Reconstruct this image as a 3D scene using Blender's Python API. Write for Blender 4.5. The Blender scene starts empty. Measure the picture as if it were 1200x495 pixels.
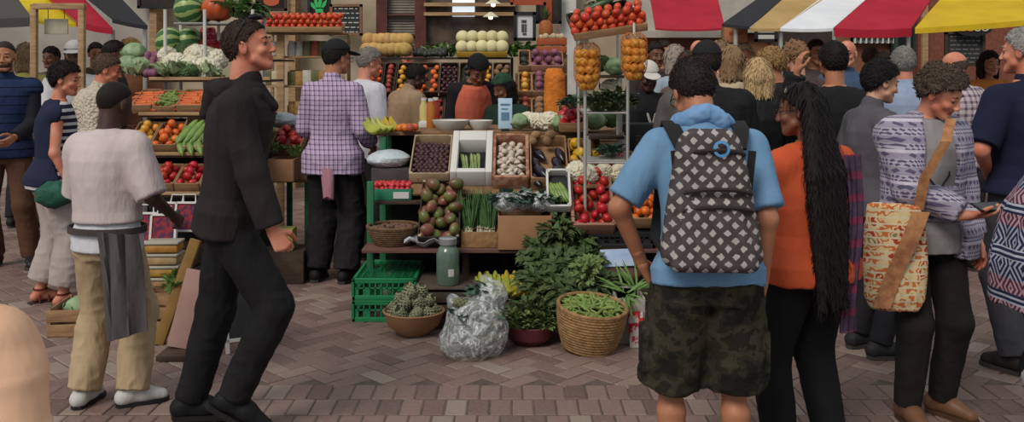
import bpy, bmesh, math, random
import numpy as np
from mathutils import Vector, Matrix, Euler
random.seed(7)
PI = math.pi
SC = bpy.context.scene
COL = SC.collection
F = 1100.0; HZ = 78.0; CAMH = 1.6          # focal length in pixels, horizon row, camera height

def at(px, py, Y):
    "point of the place seen at a pixel of the 1200x495 frame, Y metres in front of the camera"
    return Vector(((px - 600) * Y / F, Y, CAMH - (py - HZ) * Y / F))
def gx(px, Y): return (px - 600) * Y / F
def gz(py, Y): return CAMH - (py - HZ) * Y / F

# ------------------------------------------------------------------ materials
def lin(c):
    if isinstance(c, str):
        c = c.lstrip('#'); c = [int(c[i:i+2], 16) / 255 for i in (0, 2, 4)]
    return tuple((v / 12.92 if v <= .04045 else ((v + .055) / 1.055) ** 2.4) for v in c) + (1.0,)
class NT:
    def __init__(s, name):
        s.m = bpy.data.materials.new(name); s.m.use_nodes = True
        s.t = s.m.node_tree; s.n = s.t.nodes; s.b = s.n['Principled BSDF']
    def new(s, ty, **kw):
        n = s.n.new(ty)
        for k, v in kw.items(): setattr(n, k, v)
        return n
    def put(s, sock, v):
        if isinstance(v, bpy.types.NodeSocket): s.t.links.new(v, sock)
        elif v is not None: sock.default_value = v
    def math(s, op, a, b=None, c=None):
        n = s.new('ShaderNodeMath', operation=op)
        s.put(n.inputs[0], a); s.put(n.inputs[1], b)
        if c is not None: s.put(n.inputs[2], c)
        return n.outputs[0]
    def mix(s, f, a, b, blend='MIX'):
        n = s.new('ShaderNodeMix', data_type='RGBA', blend_type=blend)
        s.put(n.inputs[0], f); s.put(n.inputs[6], a); s.put(n.inputs[7], b)
        return n.outputs[2]
    def coord(s, which='Object', scale=(1, 1, 1), rot=(0, 0, 0)):
        c = s.new('ShaderNodeTexCoord'); m = s.new('ShaderNodeMapping')
        s.put(m.inputs[0], c.outputs[which]); m.inputs[3].default_value = scale; m.inputs[2].default_value = rot
        return m.outputs[0]
    def noise(s, vec, scale, detail=3, rough=.55):
        n = s.new('ShaderNodeTexNoise'); s.put(n.inputs['Vector'], vec)
        n.inputs['Scale'].default_value = scale; n.inputs['Detail'].default_value = detail; n.inputs['Roughness'].default_value = rough
        return n.outputs[0]
    def voro(s, vec, scale, feature='F1', out=0):
        n = s.new('ShaderNodeTexVoronoi', feature=feature); s.put(n.inputs['Vector'], vec); n.inputs['Scale'].default_value = scale
        return n.outputs[out]
    def ramp(s, f, stops, interp='LINEAR'):
        n = s.new('ShaderNodeValToRGB'); s.put(n.inputs[0], f); r = n.color_ramp; r.interpolation = interp
        while len(r.elements) < len(stops): r.elements.new(.5)
        for e, (p, c) in zip(r.elements, stops): e.position = p; e.color = lin(c)
        return n.outputs[0]
    def sep(s, vec):
        n = s.new('ShaderNodeSeparateXYZ'); s.put(n.inputs[0], vec); return n.outputs
    def bump(s, h, strength=.3, dist=.01):
        n = s.new('ShaderNodeBump'); s.put(n.inputs['Height'], h); n.inputs['Strength'].default_value = strength; n.inputs['Distance'].default_value = dist
        s.put(s.b.inputs['Normal'], n.outputs[0])
    def done(s, col=None, rough=.8, metal=0, spec=.3, **kw):
        s.put(s.b.inputs['Base Color'], col if not isinstance(col, str) else lin(col))
        s.put(s.b.inputs['Roughness'], rough); s.b.inputs['Metallic'].default_value = metal
        s.b.inputs['Specular IOR Level'].default_value = spec
        for k, v in kw.items(): s.put(s.b.inputs[k.replace('_', ' ')], v)
        return s.m
_M = {}
def M(name, c1, c2=None, scale=8, rough=.8, bump=.2, bscale=40, stretch=(1, 1, 1), rnd=0, metal=0, spec=.3, dist=.004, lohi=(.35, .65), **kw):
    "plain surface whose own colour wanders between c1 and c2; rnd = colour change from one copy to the next"
    if name in _M: return _M[name]
    t = NT(name); v = t.coord(scale=stretch)
    if c2 is None: c2 = c1
    c = t.ramp(t.noise(v, scale), [(lohi[0], c1), (lohi[1], c2)])
    if rnd:
        oi = t.new('ShaderNodeObjectInfo')
        h = t.new('ShaderNodeHueSaturation'); t.put(h.inputs['Color'], c)
        t.put(h.inputs['Value'], t.math('MULTIPLY_ADD', oi.outputs['Random'], rnd * 1.6, 1 - rnd * .8))
        t.put(h.inputs['Hue'], t.math('MULTIPLY_ADD', t.math('FRACT', t.math('MULTIPLY', oi.outputs['Random'], 7.3)), rnd * .12, .5 - rnd * .06))
        c = h.outputs[0]
    if bump: t.bump(t.noise(v, bscale), bump, dist)
    _M[name] = t.done(c, rough, metal, spec, **kw)
    return _M[name]

# ------------------------------------------------------------------ objects
def tag(o, label=None, cat=None, group=None, kind=None):
    if label: o['label'] = label
    if cat: o['category'] = cat
    if group: o['group'] = group
    if kind: o['kind'] = kind
    return o
def empty(name, loc=(0, 0, 0), rot=(0, 0, 0), label=None, cat=None, group=None):
    o = bpy.data.objects.new(name, None); COL.objects.link(o); o.empty_display_size = .1
    o.location = loc; o.rotation_euler = rot
    return tag(o, label, cat, group)
def link(name, me, mats=None, parent=None, loc=(0, 0, 0), rot=(0, 0, 0)):
    o = bpy.data.objects.new(name, me); COL.objects.link(o)
    if mats is not None and not me.materials:
        for m in (mats if isinstance(mats, (list, tuple)) else [mats]): me.materials.append(m)
    if parent: o.parent = parent
    o.location = loc; o.rotation_euler = rot
    return o
class MB:
    "collects shapes and links them as ONE mesh object"
    def __init__(s): s.v = []; s.f = []; s.m = []; s.mi = 0
    def add(s, vs, fs, mat=None):
        n = len(s.v); s.v += [tuple(v) for v in vs]; s.f += [tuple(i + n for i in f) for f in fs]
        s.m += [s.mi if mat is None else mat] * len(fs); return s
    def box(s, lo, hi, mtx=None, bev=0, mat=None):
        (x0, y0, z0), (x1, y1, z1) = lo, hi
        if bev:
            bm = bmesh.new(); bmesh.ops.create_cube(bm, size=1)
            for v in bm.verts: v.co = Vector(((x0+x1)/2 + v.co.x*(x1-x0), (y0+y1)/2 + v.co.y*(y1-y0), (z0+z1)/2 + v.co.z*(z1-z0)))
            bmesh.ops.bevel(bm, geom=bm.edges[:], offset=bev, segments=2, affect='EDGES', profile=.5)
            vs = [v.co.copy() for v in bm.verts]; fs = [[v.index for v in f.verts] for f in bm.faces]; bm.free()
        else:
            vs = [Vector(p) for p in ((x0,y0,z0),(x1,y0,z0),(x1,y1,z0),(x0,y1,z0),(x0,y0,z1),(x1,y0,z1),(x1,y1,z1),(x0,y1,z1))]
            fs = [(0,3,2,1),(4,5,6,7),(0,1,5,4),(1,2,6,5),(2,3,7,6),(3,0,4,7)]
        if mtx: vs = [mtx @ v for v in vs]
        return s.add(vs, fs, mat)
    def tube(s, pts, r, n=8, mat=None, cap=True):
        pts = [Vector(p) for p in pts]; rs = r if isinstance(r, (list, tuple)) else [r] * len(pts)
        vs = []; fs = []; up = None
        for i, p in enumerate(pts):
            d = (pts[min(i+1, len(pts)-1)] - pts[max(i-1, 0)]).normalized()
            if up is None:
                up = Vector((0, 0, 1)) if abs(d.z) < .9 else Vector((1, 0, 0))
            a = d.cross(up).normalized(); b = a.cross(d).normalized(); up = b
            for k in range(n):
                t = 2*PI*k/n; vs.append(p + (a*math.cos(t) + b*math.sin(t))*rs[i])
        for i in range(len(pts)-1):
            for k in range(n):
                k2 = (k+1) % n; fs.append((i*n+k, i*n+k2, (i+1)*n+k2, (i+1)*n+k))
        if cap: fs.append(tuple(range(n))[::-1]); fs.append(tuple(range((len(pts)-1)*n, len(pts)*n)))
        return s.add(vs, fs, mat)
    def lathe(s, prof, n=24, mtx=None, wob=None, mat=None, sx=1, sy=1):
        vs = []; fs = []
        for i, (r, z) in enumerate(prof):
            for k in range(n):
                t = 2*PI*k/n; q = r * (1 + (wob(t, i) if wob else 0))
                vs.append(Vector((q*math.cos(t)*sx, q*math.sin(t)*sy, z)))
        for i in range(len(prof)-1):
            for k in range(n):
                k2 = (k+1) % n; fs.append((i*n+k, i*n+k2, (i+1)*n+k2, (i+1)*n+k))
        if prof[0][0] > 1e-6: fs.append(tuple(range(n))[::-1])
        if prof[-1][0] > 1e-6: fs.append(tuple(range((len(prof)-1)*n, len(prof)*n)))
        if mtx: vs = [mtx @ v for v in vs]
        return s.add(vs, fs, mat)
    def sheet(s, fn, nu, nv, thick=0, mat=None):
        "surface fn(u, v); thick > 0 closes it into a slab"
        P = [[Vector(fn(i/nu, j/nv)) for j in range(nv+1)] for i in range(nu+1)]
        vs = [p for row in P for p in row]; w = nv+1
        fs = [(i*w+j, (i+1)*w+j, (i+1)*w+j+1, i*w+j+1) for i in range(nu) for j in range(nv)]
        if thick:
            ns = []
            for i in range(nu+1):
                for j in range(nv+1):
                    a = P[min(i+1,nu)][j]-P[max(i-1,0)][j]; b = P[i][min(j+1,nv)]-P[i][max(j-1,0)]
                    c = a.cross(b); ns.append(c.normalized() if c.length > 1e-9 else Vector((0,0,1)))
            n = len(vs); vs += [v - q*thick for v, q in zip(vs, ns)]
            fs += [(d+n, c+n, b+n, a+n) for a, b, c, d in fs[:]]
            rim = [i*w for i in range(nu+1)] + [nu*w+j for j in range(1, nv+1)] + [i*w+nv for i in range(nu-1, -1, -1)] + [j for j in range(nv-1, 0, -1)]
            for k in range(len(rim)):
                a, b = rim[k], rim[(k+1) % len(rim)]; fs.append((b, a, a+n, b+n))
        return s.add(vs, fs, mat)
    def mesh(s, name='mesh', smooth=True, fix=True):
        me = bpy.data.meshes.new(name); me.from_pydata([tuple(v) for v in s.v], [], s.f)
        me.polygons.foreach_set('material_index', s.m)
        if smooth:
            me.polygons.foreach_set('use_smooth', [True]*len(s.f)); me.set_sharp_from_angle(angle=R(38))
        if fix:
            bm = bmesh.new(); bm.from_mesh(me); bmesh.ops.recalc_face_normals(bm, faces=bm.faces[:]); bm.to_mesh(me); bm.free()
        me.update(); return me
    def build(s, name, mats, parent=None, loc=(0,0,0), rot=(0,0,0), smooth=True, fix=True):
        return link(name, s.mesh(name, smooth, fix), mats, parent, loc, rot)
def R(d): return math.radians(d)
def textobj(name, body, size, mats, parent, loc, rot=(PI/2, 0, 0), depth=.004):
    c = bpy.data.curves.new(name, 'FONT'); c.body = body; c.size = size; c.align_x = 'CENTER'; c.align_y = 'CENTER'; c.extrude = depth
    o = bpy.data.objects.new(name, c); me = bpy.data.meshes.new_from_object(o); bpy.data.objects.remove(o)
    return link(name, me, mats, parent, loc, rot)

# ------------------------------------------------------------------ volumes (signed distances -> one smooth skin)
_rng = np.random.default_rng(5); _NG = _rng.random((32, 32, 32)).astype(np.float32)
def vnoise(p, off=0.0):
    "value noise, -1..1, p is (n,3)"
    q = p + off; i = np.floor(q).astype(int); f = q - i; f = f*f*(3-2*f); i &= 31; j = (i+1) & 31
    g = lambda a, b, c: _NG[a, b, c]
    x0, y0, z0 = i.T; x1, y1, z1 = j.T; fx, fy, fz = f.T
    a = g(x0,y0,z0)*(1-fx)+g(x1,y0,z0)*fx; b = g(x0,y1,z0)*(1-fx)+g(x1,y1,z0)*fx
    c = g(x0,y0,z1)*(1-fx)+g(x1,y0,z1)*fx; d = g(x0,y1,z1)*(1-fx)+g(x1,y1,z1)*fx
    return 2*((a*(1-fy)+b*fy)*(1-fz)+(c*(1-fy)+d*fy)*fz)-1
def fold(p, sx, sy, sz, off=0.0):
    "cloth folds: ridged noise"
    n = vnoise(p*np.array([sx, sy, sz]), off); m = vnoise(p*np.array([sx, sy, sz])*2.1, off+9)
    return n*.75 + (1-2*np.abs(m))*.35
class Vol:
    def __init__(s, lo, hi, h):
        s.h = h; s.lo = np.array(lo, float)-2*h; n = np.ceil((np.array(hi)-s.lo)/h).astype(int)+3
        s.ax = [s.lo[i]+h*np.arange(n[i]) for i in range(3)]; s.F = np.full(n, 1.0, np.float32)
    def _sl(s, lo, hi, pad):
        sl = []
        for i in range(3):
            a = int(max(0, math.floor((lo[i]-pad-s.lo[i])/s.h))); b = int(min(len(s.ax[i]), math.ceil((hi[i]+pad-s.lo[i])/s.h)+1))
            if b <= a: return None
            sl.append(slice(a, b))
        return tuple(sl)
    def put(s, fn, lo, hi, k=.02, mode='add'):
        sl = s._sl(lo, hi, k+3*s.h)
        if sl is None: return s
        X = s.ax[0][sl[0]][:, None, None]; Y = s.ax[1][sl[1]][None, :, None]; Z = s.ax[2][sl[2]][None, None, :]
        d = fn(X, Y, Z); A = s.F[sl]
        if mode == 'add':
            if k <= 0: s.F[sl] = np.minimum(A, d)
            else:
                h = np.clip(.5+.5*(A-d)/k, 0, 1); s.F[sl] = A*(1-h)+d*h-k*h*(1-h)
        else:
            if k <= 0: s.F[sl] = np.maximum(A, -d)
            else:
                d = -d; h = np.clip(.5-.5*(A-d)/k, 0, 1); s.F[sl] = A*(1-h)+d*h+k*h*(1-h)
        return s
    def cap(s, a, b, ra, rb, k=.02, mode='add', cut=None):
        "tapered capsule; cut = (point, outward normal) keeps the inner side"
        a = np.array(a, float); b = np.array(b, float); ba = b-a; L = max(ba@ba, 1e-9); r = max(ra, rb)
        def fn(X, Y, Z):
            x = X-a[0]; y = Y-a[1]; z = Z-a[2]
            t = np.clip((x*ba[0]+y*ba[1]+z*ba[2])/L, 0, 1)
            d = np.sqrt((x-ba[0]*t)**2+(y-ba[1]*t)**2+(z-ba[2]*t)**2)-(ra+(rb-ra)*t)
            if cut is not None:
                q, n = cut; d = np.maximum(d, (X-q[0])*n[0]+(Y-q[1])*n[1]+(Z-q[2])*n[2])
            return d
        return s.put(fn, np.minimum(a, b)-r, np.maximum(a, b)+r, k, mode)
    def ell(s, c, r, fr=None, k=.02, mode='add', clip=None):
        "ellipsoid at c with radii r in frame fr (3x3, columns = axes)"
        c = np.array(c, float); R3 = np.eye(3) if fr is None else np.array(fr)
        ext = np.full(3, max(r))
        def fn(X, Y, Z):
            x = X-c[0]; y = Y-c[1]; z = Z-c[2]
            u = x*R3[0,0]+y*R3[1,0]+z*R3[2,0]; v = x*R3[0,1]+y*R3[1,1]+z*R3[2,1]; w = x*R3[0,2]+y*R3[1,2]+z*R3[2,2]
            k0 = np.sqrt((u/r[0])**2+(v/r[1])**2+(w/r[2])**2)+1e-9
            k1 = np.sqrt((u/r[0]**2)**2+(v/r[1]**2)**2+(w/r[2]**2)**2)+1e-9
            d = k0*(k0-1)/k1
            if clip is not None: d = np.maximum(d, clip(u, v, w))
            return d
        return s.put(fn, c-ext, c+ext, k, mode)
    def loft(s, T, zs, aa, bb, cy=None, k=.02, mode='add'):
        "stack of ellipses along the local z of the 4x4 frame T"
        Ti = np.array(T.inverted()); zs = list(zs); cy = cy or [0]*len(zs)
        cs = [T @ Vector((sx*max(aa), sy*max(bb)+0, z)) for z in (zs[0], zs[-1]) for sx in (-1, 1) for sy in (-1.5, 1.5)]
        lo = np.min([list(c) for c in cs], 0); hi = np.max([list(c) for c in cs], 0)
        def fn(X, Y, Z):
            x = X*Ti[0,0]+Y*Ti[0,1]+Z*Ti[0,2]+Ti[0,3]; y = X*Ti[1,0]+Y*Ti[1,1]+Z*Ti[1,2]+Ti[1,3]; z = X*Ti[2,0]+Y*Ti[2,1]+Z*Ti[2,2]+Ti[2,3]
            a = np.interp(z, zs, aa); b = np.interp(z, zs, bb); c = np.interp(z, zs, cy)
            e = np.sqrt((x/a)**2+((y-c)/b)**2)
            d = (e-1)*np.minimum(a, b)
            return np.maximum(np.maximum(d, z-zs[-1]), zs[0]-z)
        return s.put(fn, lo, hi, k, mode)
    def nets(s):
        F = s.F; F[0] = F[-1] = 1; F[:, 0] = F[:, -1] = 1; F[:, :, 0] = F[:, :, -1] = 1
        S = F < 0; nx, ny, nz = F.shape
        C = np.zeros((nx-1, ny-1, nz-1), int)
        for a in (0, 1):
            for b in (0, 1):
                for c in (0, 1): C += S[a:nx-1+a, b:ny-1+b, c:nz-1+c]
        act = (C > 0) & (C < 8); idx = -np.ones(C.shape, int); ii = np.argwhere(act); idx[act] = np.arange(len(ii))
        if len(ii) == 0: return np.zeros((0, 3)), np.zeros((0, 4), int)
        acc = np.zeros((len(ii), 3)); cnt = np.zeros(len(ii))
        cor = [(a, b, c) for a in (0, 1) for b in (0, 1) for c in (0, 1)]
        for p in cor:
            for ax in range(3):
                if p[ax]: continue
                q = list(p); q[ax] = 1
                fp = F[ii[:,0]+p[0], ii[:,1]+p[1], ii[:,2]+p[2]]; fq = F[ii[:,0]+q[0], ii[:,1]+q[1], ii[:,2]+q[2]]
                m = (fp < 0) != (fq < 0); t = np.where(m, fp/np.where(m, fp-fq, 1), 0)
                pos = np.array(p, float)[None]+np.zeros((len(ii), 3)); pos[:, ax] += t
                acc[m] += pos[m]; cnt[m] += 1
        V = (ii+acc/cnt[:, None])*s.h+s.lo
        Q = []
        for ax in range(3):
            o = [1, 2, 0][ax], [2, 0, 1][ax]
            a = [slice(None)]*3; b = [slice(None)]*3
            a[ax] = slice(0, -1); b[ax] = slice(1, None)
            e = np.argwhere(S[tuple(a)] != S[tuple(b)]); e = e[(e[:, o[0]] > 0) & (e[:, o[1]] > 0)]
            ins = S[tuple(e.T)]
            u = np.zeros(3, int); v = np.zeros(3, int); u[o[0]] = 1; v[o[1]] = 1
            q = np.stack([idx[tuple((e-u-v).T)], idx[tuple((e-v).T)], idx[tuple(e.T)], idx[tuple((e-u).T)]], 1)
            q[~ins] = q[~ins][:, ::-1]; Q.append(q)
        return V, np.concatenate(Q)
def vnormals(V, Q):
    n = np.cross(V[Q[:, 2]]-V[Q[:, 0]], V[Q[:, 3]]-V[Q[:, 1]]); N = np.zeros_like(V)
    for i in range(4): np.add.at(N, Q[:, i], n)
    return N/(np.linalg.norm(N, axis=1)[:, None]+1e-12)
def npmesh(name, V, Q, mi=None):
    me = bpy.data.meshes.new(name); me.vertices.add(len(V)); me.vertices.foreach_set('co', V.astype(np.float32).ravel())
    me.loops.add(len(Q)*4); me.loops.foreach_set('vertex_index', Q.astype(np.int32).ravel())
    me.polygons.add(len(Q)); me.polygons.foreach_set('loop_start', np.arange(0, len(Q)*4, 4, dtype=np.int32))
    me.polygons.foreach_set('use_smooth', np.ones(len(Q), bool))
    if mi is not None: me.polygons.foreach_set('material_index', mi.astype(np.int32))
    me.update(calc_edges=True); me.validate(); return me
def volobj(name, vol, mats, parent, amp=0, fs=(7, 7, 3), off=0, fn=None, loc=(0, 0, 0), rot=(0, 0, 0)):
    V, Q = vol.nets()
    if len(V) == 0: return None
    if amp or fn:
        N = vnormals(V, Q)
        d = fn(V) if fn else fold(V, *fs, off)*amp
        V = V+N*d[:, None]
    return link(name, npmesh(name, V, Q), mats, parent, loc, rot)
# ------------------------------------------------------------------ people
def ik(a, t, l1, l2, hint):
    a = Vector(a); t = Vector(t); d = t-a; L = min(d.length, (l1+l2)*.999); u = d.normalized(); t = a+u*L
    x = (l1*l1-l2*l2+L*L)/(2*L); h = math.sqrt(max(l1*l1-x*x, 1e-6)); w = Vector(hint); w = (w-u*w.dot(u)).normalized()
    return a+u*x+w*h, t
SKIN = dict(pale=('#c99a80', '#b98268'), tan=('#ab7455', '#9a6246'), brown=('#7a4c38', '#66402e'), dark=('#4d3027', '#3c251e'), rosy=('#c98a70', '#b5684f'))
def skin(t):
    c = SKIN[t]; return M('skin_'+t, c[0], c[1], scale=9, rough=.55, bump=.08, bscale=220, spec=.4, dist=.001)
def cloth(c, c2=None, **kw):
    kw.setdefault('scale', 5); kw.setdefault('rough', .9); kw.setdefault('bump', .45); kw.setdefault('bscale', 11); kw.setdefault('dist', .03); kw.setdefault('stretch', (1.2, 1.2, .45)); kw.setdefault('spec', .15)
    return M('cloth_'+c.strip('#')+(c2 or '').strip('#'), c, c2 or c, **kw)
HAIR = {}
def hairmat(c, c2=None):
    return M('hair_'+c.strip('#'), c, c2 or c, scale=30, rough=.7, bump=.5, bscale=60, stretch=(3, 3, .5), spec=.2, dist=.004)
def fr3(f, up=(0, 0, 1)):
    f = Vector(f).normalized(); x = f.cross(Vector(up)).normalized(); z = x.cross(f).normalized()
    return Matrix((x, f, z)).transposed()          # columns: right, forward, up

def person(label, px, Y, H=1.72, dir=0, sk='pale', h=.012, fem=False, bulk=1.0, lean=0, twist=0, side=0, pel=(0, 0, 0),
           head=(0, 0, 0), rw=None, lw=None, re=(.4, -1, -.2), le=(-.4, -1, -.2), ra=None, la=None, rk=(0.1, 1, 0), lk=(-.1, 1, 0),
           rfoot=(.15, 1, 0), lfoot=(-.15, 1, 0), hair=('short', '#2a211d'), top=None, bottom=None, shoes=('shoe', '#222222'),
           curl=(.5, .5), rh=None, lh=None, face=True, group=None, x=None, neck=0, glasses=False, beard=None, hs=1.0, sw=1.0):
    s = H/1.75; dirn = R(dir); P = {}
    root = empty('person', ((px-600)*Y/F if x is None else x, Y, 0), (0, 0, -dirn), label, 'person', group)
    pc = Vector((pel[0], pel[1], .93+pel[2])); hipw = .092 if not fem else .095
    T = Matrix.Translation(pc) @ Euler((R(-lean), R(side), R(-twist)), 'XYZ').to_matrix().to_4x4()
    T3 = T.to_3x3()
    shw = (.185 if not fem else .162)*(.6+.4*bulk)*sw; sr = T @ Vector((shw, -.005, .452)); sl_ = T @ Vector((-shw, -.005, .452))
    hr = pc+Vector((hipw, 0, -.04)); hl = pc+Vector((-hipw, 0, -.04))
    rw = Vector(rw or (.285, .06, .90))+Vector((pel[0], pel[1], 0))*0; lw = Vector(lw or (-.285, .06, .90)); ra = Vector(ra or (.115, -.02, .09)); la = Vector(la or (-.115, -.02, .09))
    er, rw = ik(sr, rw, .28, .25, re); el, lw = ik(sl_, lw, .28, .25, le)
    kr, ra = ik(hr, ra, .42, .405, rk); kl, la = ik(hl, la, .42, .405, lk)
    nb = T @ Vector((0, -.012, .535)); yaw, pitch, roll = head
    H3 = Euler((R(-pitch), R(roll), R(-yaw)), 'YXZ').to_matrix(); H3 = Matrix.Rotation(R(-yaw), 3, 'Z') @ Matrix.Rotation(R(-pitch), 3, 'X') @ Matrix.Rotation(R(roll), 3, 'Y')
    hc = nb+T3 @ Vector((0, .02, .04+neck))+H3 @ Vector((0, .02, .125))
    E3 = np.array(H3); S = lambda v: tuple(Vector(v)*s)
    hp = lambda v: tuple(np.array(hc)*s+E3 @ (np.array(v)*s*hs))       # head-frame point
    fb = 1.03 if fem else 1.0
    zs = [-.12, -.05, .0, .06, .13, .22, .32, .40, .46, .50, .535, .56]
    if fem: aa = [.12, .17, .178, .165, .142, .142, .15, .155, .150, .12, .07, .05]; bb = [.09, .118, .122, .11, .095, .1, .115, .11, .09, .075, .058, .05]
    else: aa = [.12, .158, .165, .158, .15, .155, .172, .180, .172, .135, .08, .058]; bb = [.09, .11, .115, .108, .105, .11, .122, .122, .105, .085, .064, .055]
    w = bulk; aa = [a*w*s for a in aa]; bb = [b*w*s for b in bb]; zz = [z*s for z in zs]
    Ts = T.copy(); Ts.translation = T.translation*s
    def limbs(v, g, arms=True, legs=True, k=.02):
        if arms:
            for a, b, c in ((sr, er, rw), (sl_, el, lw)):
                q = .9 if fem else 1.0
                v.cap(S(a), S(b), .047*s*q+g, .038*s*q+g, k); v.cap(S(b), S(c), .038*s*q+g, .025*s*q+g, k)
        if legs:
            for a, b, c in ((hr, kr, ra), (hl, kl, la)):
                v.cap(S(a), S(b), .085*s*w+g, .052*s+g, k); v.cap(S(b), S(c), .05*s+g, .034*s+g, k)
                m = b.lerp(c, .3)+Vector((0, -.012, 0)); v.cap(S(m), S(b.lerp(c, .45)), .056*s+g, .046*s+g, k)
    pts = [sr, sl_, er, el, rw, lw, hr, hl, kr, kl, ra, la, nb, hc]
    lo = np.min([list(p) for p in pts], 0)*s-.26*s; hi = np.max([list(p) for p in pts], 0)*s+.26*s; lo[2] = -.02
    # body
    v = Vol(lo, (hi[0], hi[1], nb.z*s+.05), h); v.loft(Ts, zz, aa, bb, k=.03); limbs(v, 0)
    for q in (sr, sl_): v.cap(S(nb-T3 @ Vector((0, 0, .05))), S(q), .04*s, .042*s, .03)
    fd = []
    for a, f in ((ra, rfoot), (la, lfoot)):
        f = Vector(f).normalized(); fd.append(f); heel = a-f*.035+Vector((0, 0, -.045)); toe = a+f*.13+Vector((0, 0, -.055))
        v.cap(S(a), S(heel), .032*s, .03*s); v.cap(S(a), S(a+f*.1+Vector((0, 0, -.045))), .03*s, .028*s); v.cap(S(heel), S(toe), .026*s, .028*s, .02)
    V, Q = v.nets(); Vs = [V]; Qs = [Q]; n = len(V)
    # head and neck, finer
    g = min(h, .0045) if face else min(h, .009)
    hv = Vol(np.array(hc)*s-.19*s, np.array(hc)*s+.17*s, g)
    hv.cap(S(nb-T3 @ Vector((0, .0, .06))), hp((0, -.025, -.05)), (.05 if fem else .06)*s, (.045 if fem else .056)*s, .02)
    hv.ell(hp((0, -.012, .028)), [.074*s*hs, .094*s*hs, .09*s*hs], E3, .02); hv.ell(hp((0, .022, -.03)), [.058*s*hs, .068*s*hs, .078*s*hs], E3, .02)
    hv.ell(hp((0, .062, -.088)), [.026*s, .024*s, .02*s], E3, .025)
    if face:
        hv.cap(hp((-.052, .028, -.06)), hp((-.02, .07, -.095)), .016*s, .014*s, .02).cap(hp((.052, .028, -.06)), hp((.02, .07, -.095)), .016*s, .014*s, .02)
        hv.cap(hp((-.034, .073, .024)), hp((.034, .073, .024)), .011*s, .011*s, .014)
        for sx in (-1, 1):
            hv.ell(hp((sx*.031, .096, .0)), [.017*s, .016*s, .012*s], E3, .01, 'sub')
            hv.ell(hp((sx*.04, .064, -.028)), [.02*s, .018*s, .016*s], E3, .02)
            hv.ell(hp((sx*.013, .099, -.034)), [.009*s, .01*s, .008*s], E3, .006)
        for sx in (-1, 1): hv.cap(hp((sx*.018, .0835, .0105)), hp((sx*.044, .077, .0085)), .0058*s, .005*s, .004)
        hv.cap(hp((0, .084, .012)), hp((0, .105, -.03)), .0075*s, .0098*s, .008)
        hv.cap(hp((-.014, .085, -.057)), hp((.014, .085, -.057)), .0055*s, .0055*s, .006); hv.cap(hp((-.015, .083, -.067)), hp((.015, .083, -.067)), .0062*s, .0062*s, .005)
    for sx in (-1, 1):
        hv.ell(hp((sx*.077, -.006, -.006)), [.009*s, .018*s, .031*s], E3, .008)
        hv.ell(hp((sx*.087, .001, -.004)), [.006*s, .009*s, .016*s], E3, .004, 'sub')
    V, Q = hv.nets(); Vs.append(V); Qs.append(Q+n); nhead = (n, n+len(V)); n += len(V)
    # hands with five fingers
    fing = []
    for sx, wst, elb, cu, ho in ((1, rw, er, curl[0], rh), (-1, lw, el, curl[1], lh)):
        d = Vector(ho[0]).normalized() if ho else (wst-elb).normalized()
        nrm = Vector(ho[1]) if ho else Vector((-sx, .1, 0)); nrm = (nrm-d*nrm.dot(d)).normalized(); wd = d.cross(nrm)*sx
        # wd points to the thumb side
        if not ho and wd.y < 0: wd = -wd
        hd = Vol(np.array(wst)*s-.15*s, np.array(wst)*s+.21*s, min(h*.6, .006) if h > .008 else .0036)
        hd.cap(S(wst-d*.05), S(wst+d*.012), .024*s, .021*s, .01)
        for j, (o, l, kl_) in enumerate(((.027, .068, .088), (.0095, .076, .092), (-.009, .070, .088), (-.026, .056, .081))):
            kn = wst+d*kl_+wd*o; hd.cap(S(wst+d*.012+wd*o*.45), S(kn), .0155*s, .0115*s, .014)
            a = cu*(.75+.12*j); p = kn; dirv = d.copy(); fi = [p]
            for q, (ln, ca) in enumerate(((.42, a*.9), (.32, a*1.2), (.26, a*.8))):
                dirv = (Matrix.Rotation(ca, 3, d.cross(nrm)) @ dirv).normalized(); p2 = p+dirv*l*ln+wd*o*.03
                hd.cap(S(p), S(p2), (.0096-.0008*q)*s, (.0089-.0008*q)*s, .004); p = p2; fi.append(p)
            fing.append(fi)
        t0 = wst+d*.025+wd*.022; t1 = t0+(d*.6+wd*.62+nrm*.35).normalized()*.042; t2 = t1+(d*.9+wd*(.35-cu*.2)+nrm*(.25+cu*.4)).normalized()*.03; t3 = t2+(d+nrm*(.15+cu*.5)).normalized()*.025
        hd.cap(S(t0), S(t1), .015*s, .0115*s, .01); hd.cap(S(t1), S(t2), .0112*s, .0098*s, .004); hd.cap(S(t2), S(t3), .0098*s, .008*s, .004)
        V, Q = hd.nets(); Vs.append(V); Qs.append(Q+n); n += len(V)
    V = np.concatenate(Vs); Q = np.concatenate(Qs)
    mi = np.zeros(len(Q))
    if face:
        c = V[Q].mean(1); loc = (c-np.array(hc)*s) @ E3/s
        mi[(np.abs(loc[:, 0]) < .024) & (loc[:, 1] > .08) & (np.abs(loc[:, 2]+.062) < .010)] = 1
    lipc = {'pale': '#a85a4e', 'tan': '#8a4438', 'brown': '#6a3630', 'dark': '#5a3230', 'rosy': '#a8503f'}[sk]
    link('body', npmesh('body', V, Q, mi), [skin(sk), M('lips_'+sk, lipc, rough=.5, bump=0)], root)
    P.update(root=root, s=s, T=T, sr=sr, sl=sl_, er=er, el=el, rw=rw, lw=lw, hc=hc, nb=nb, H3=H3, hp=hp, S=S, fing=fing, aa=aa, bb=bb, zz=zz, Ts=Ts, kr=kr, kl=kl, ra=ra, la=la, hr=hr, hl=hl)
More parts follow.
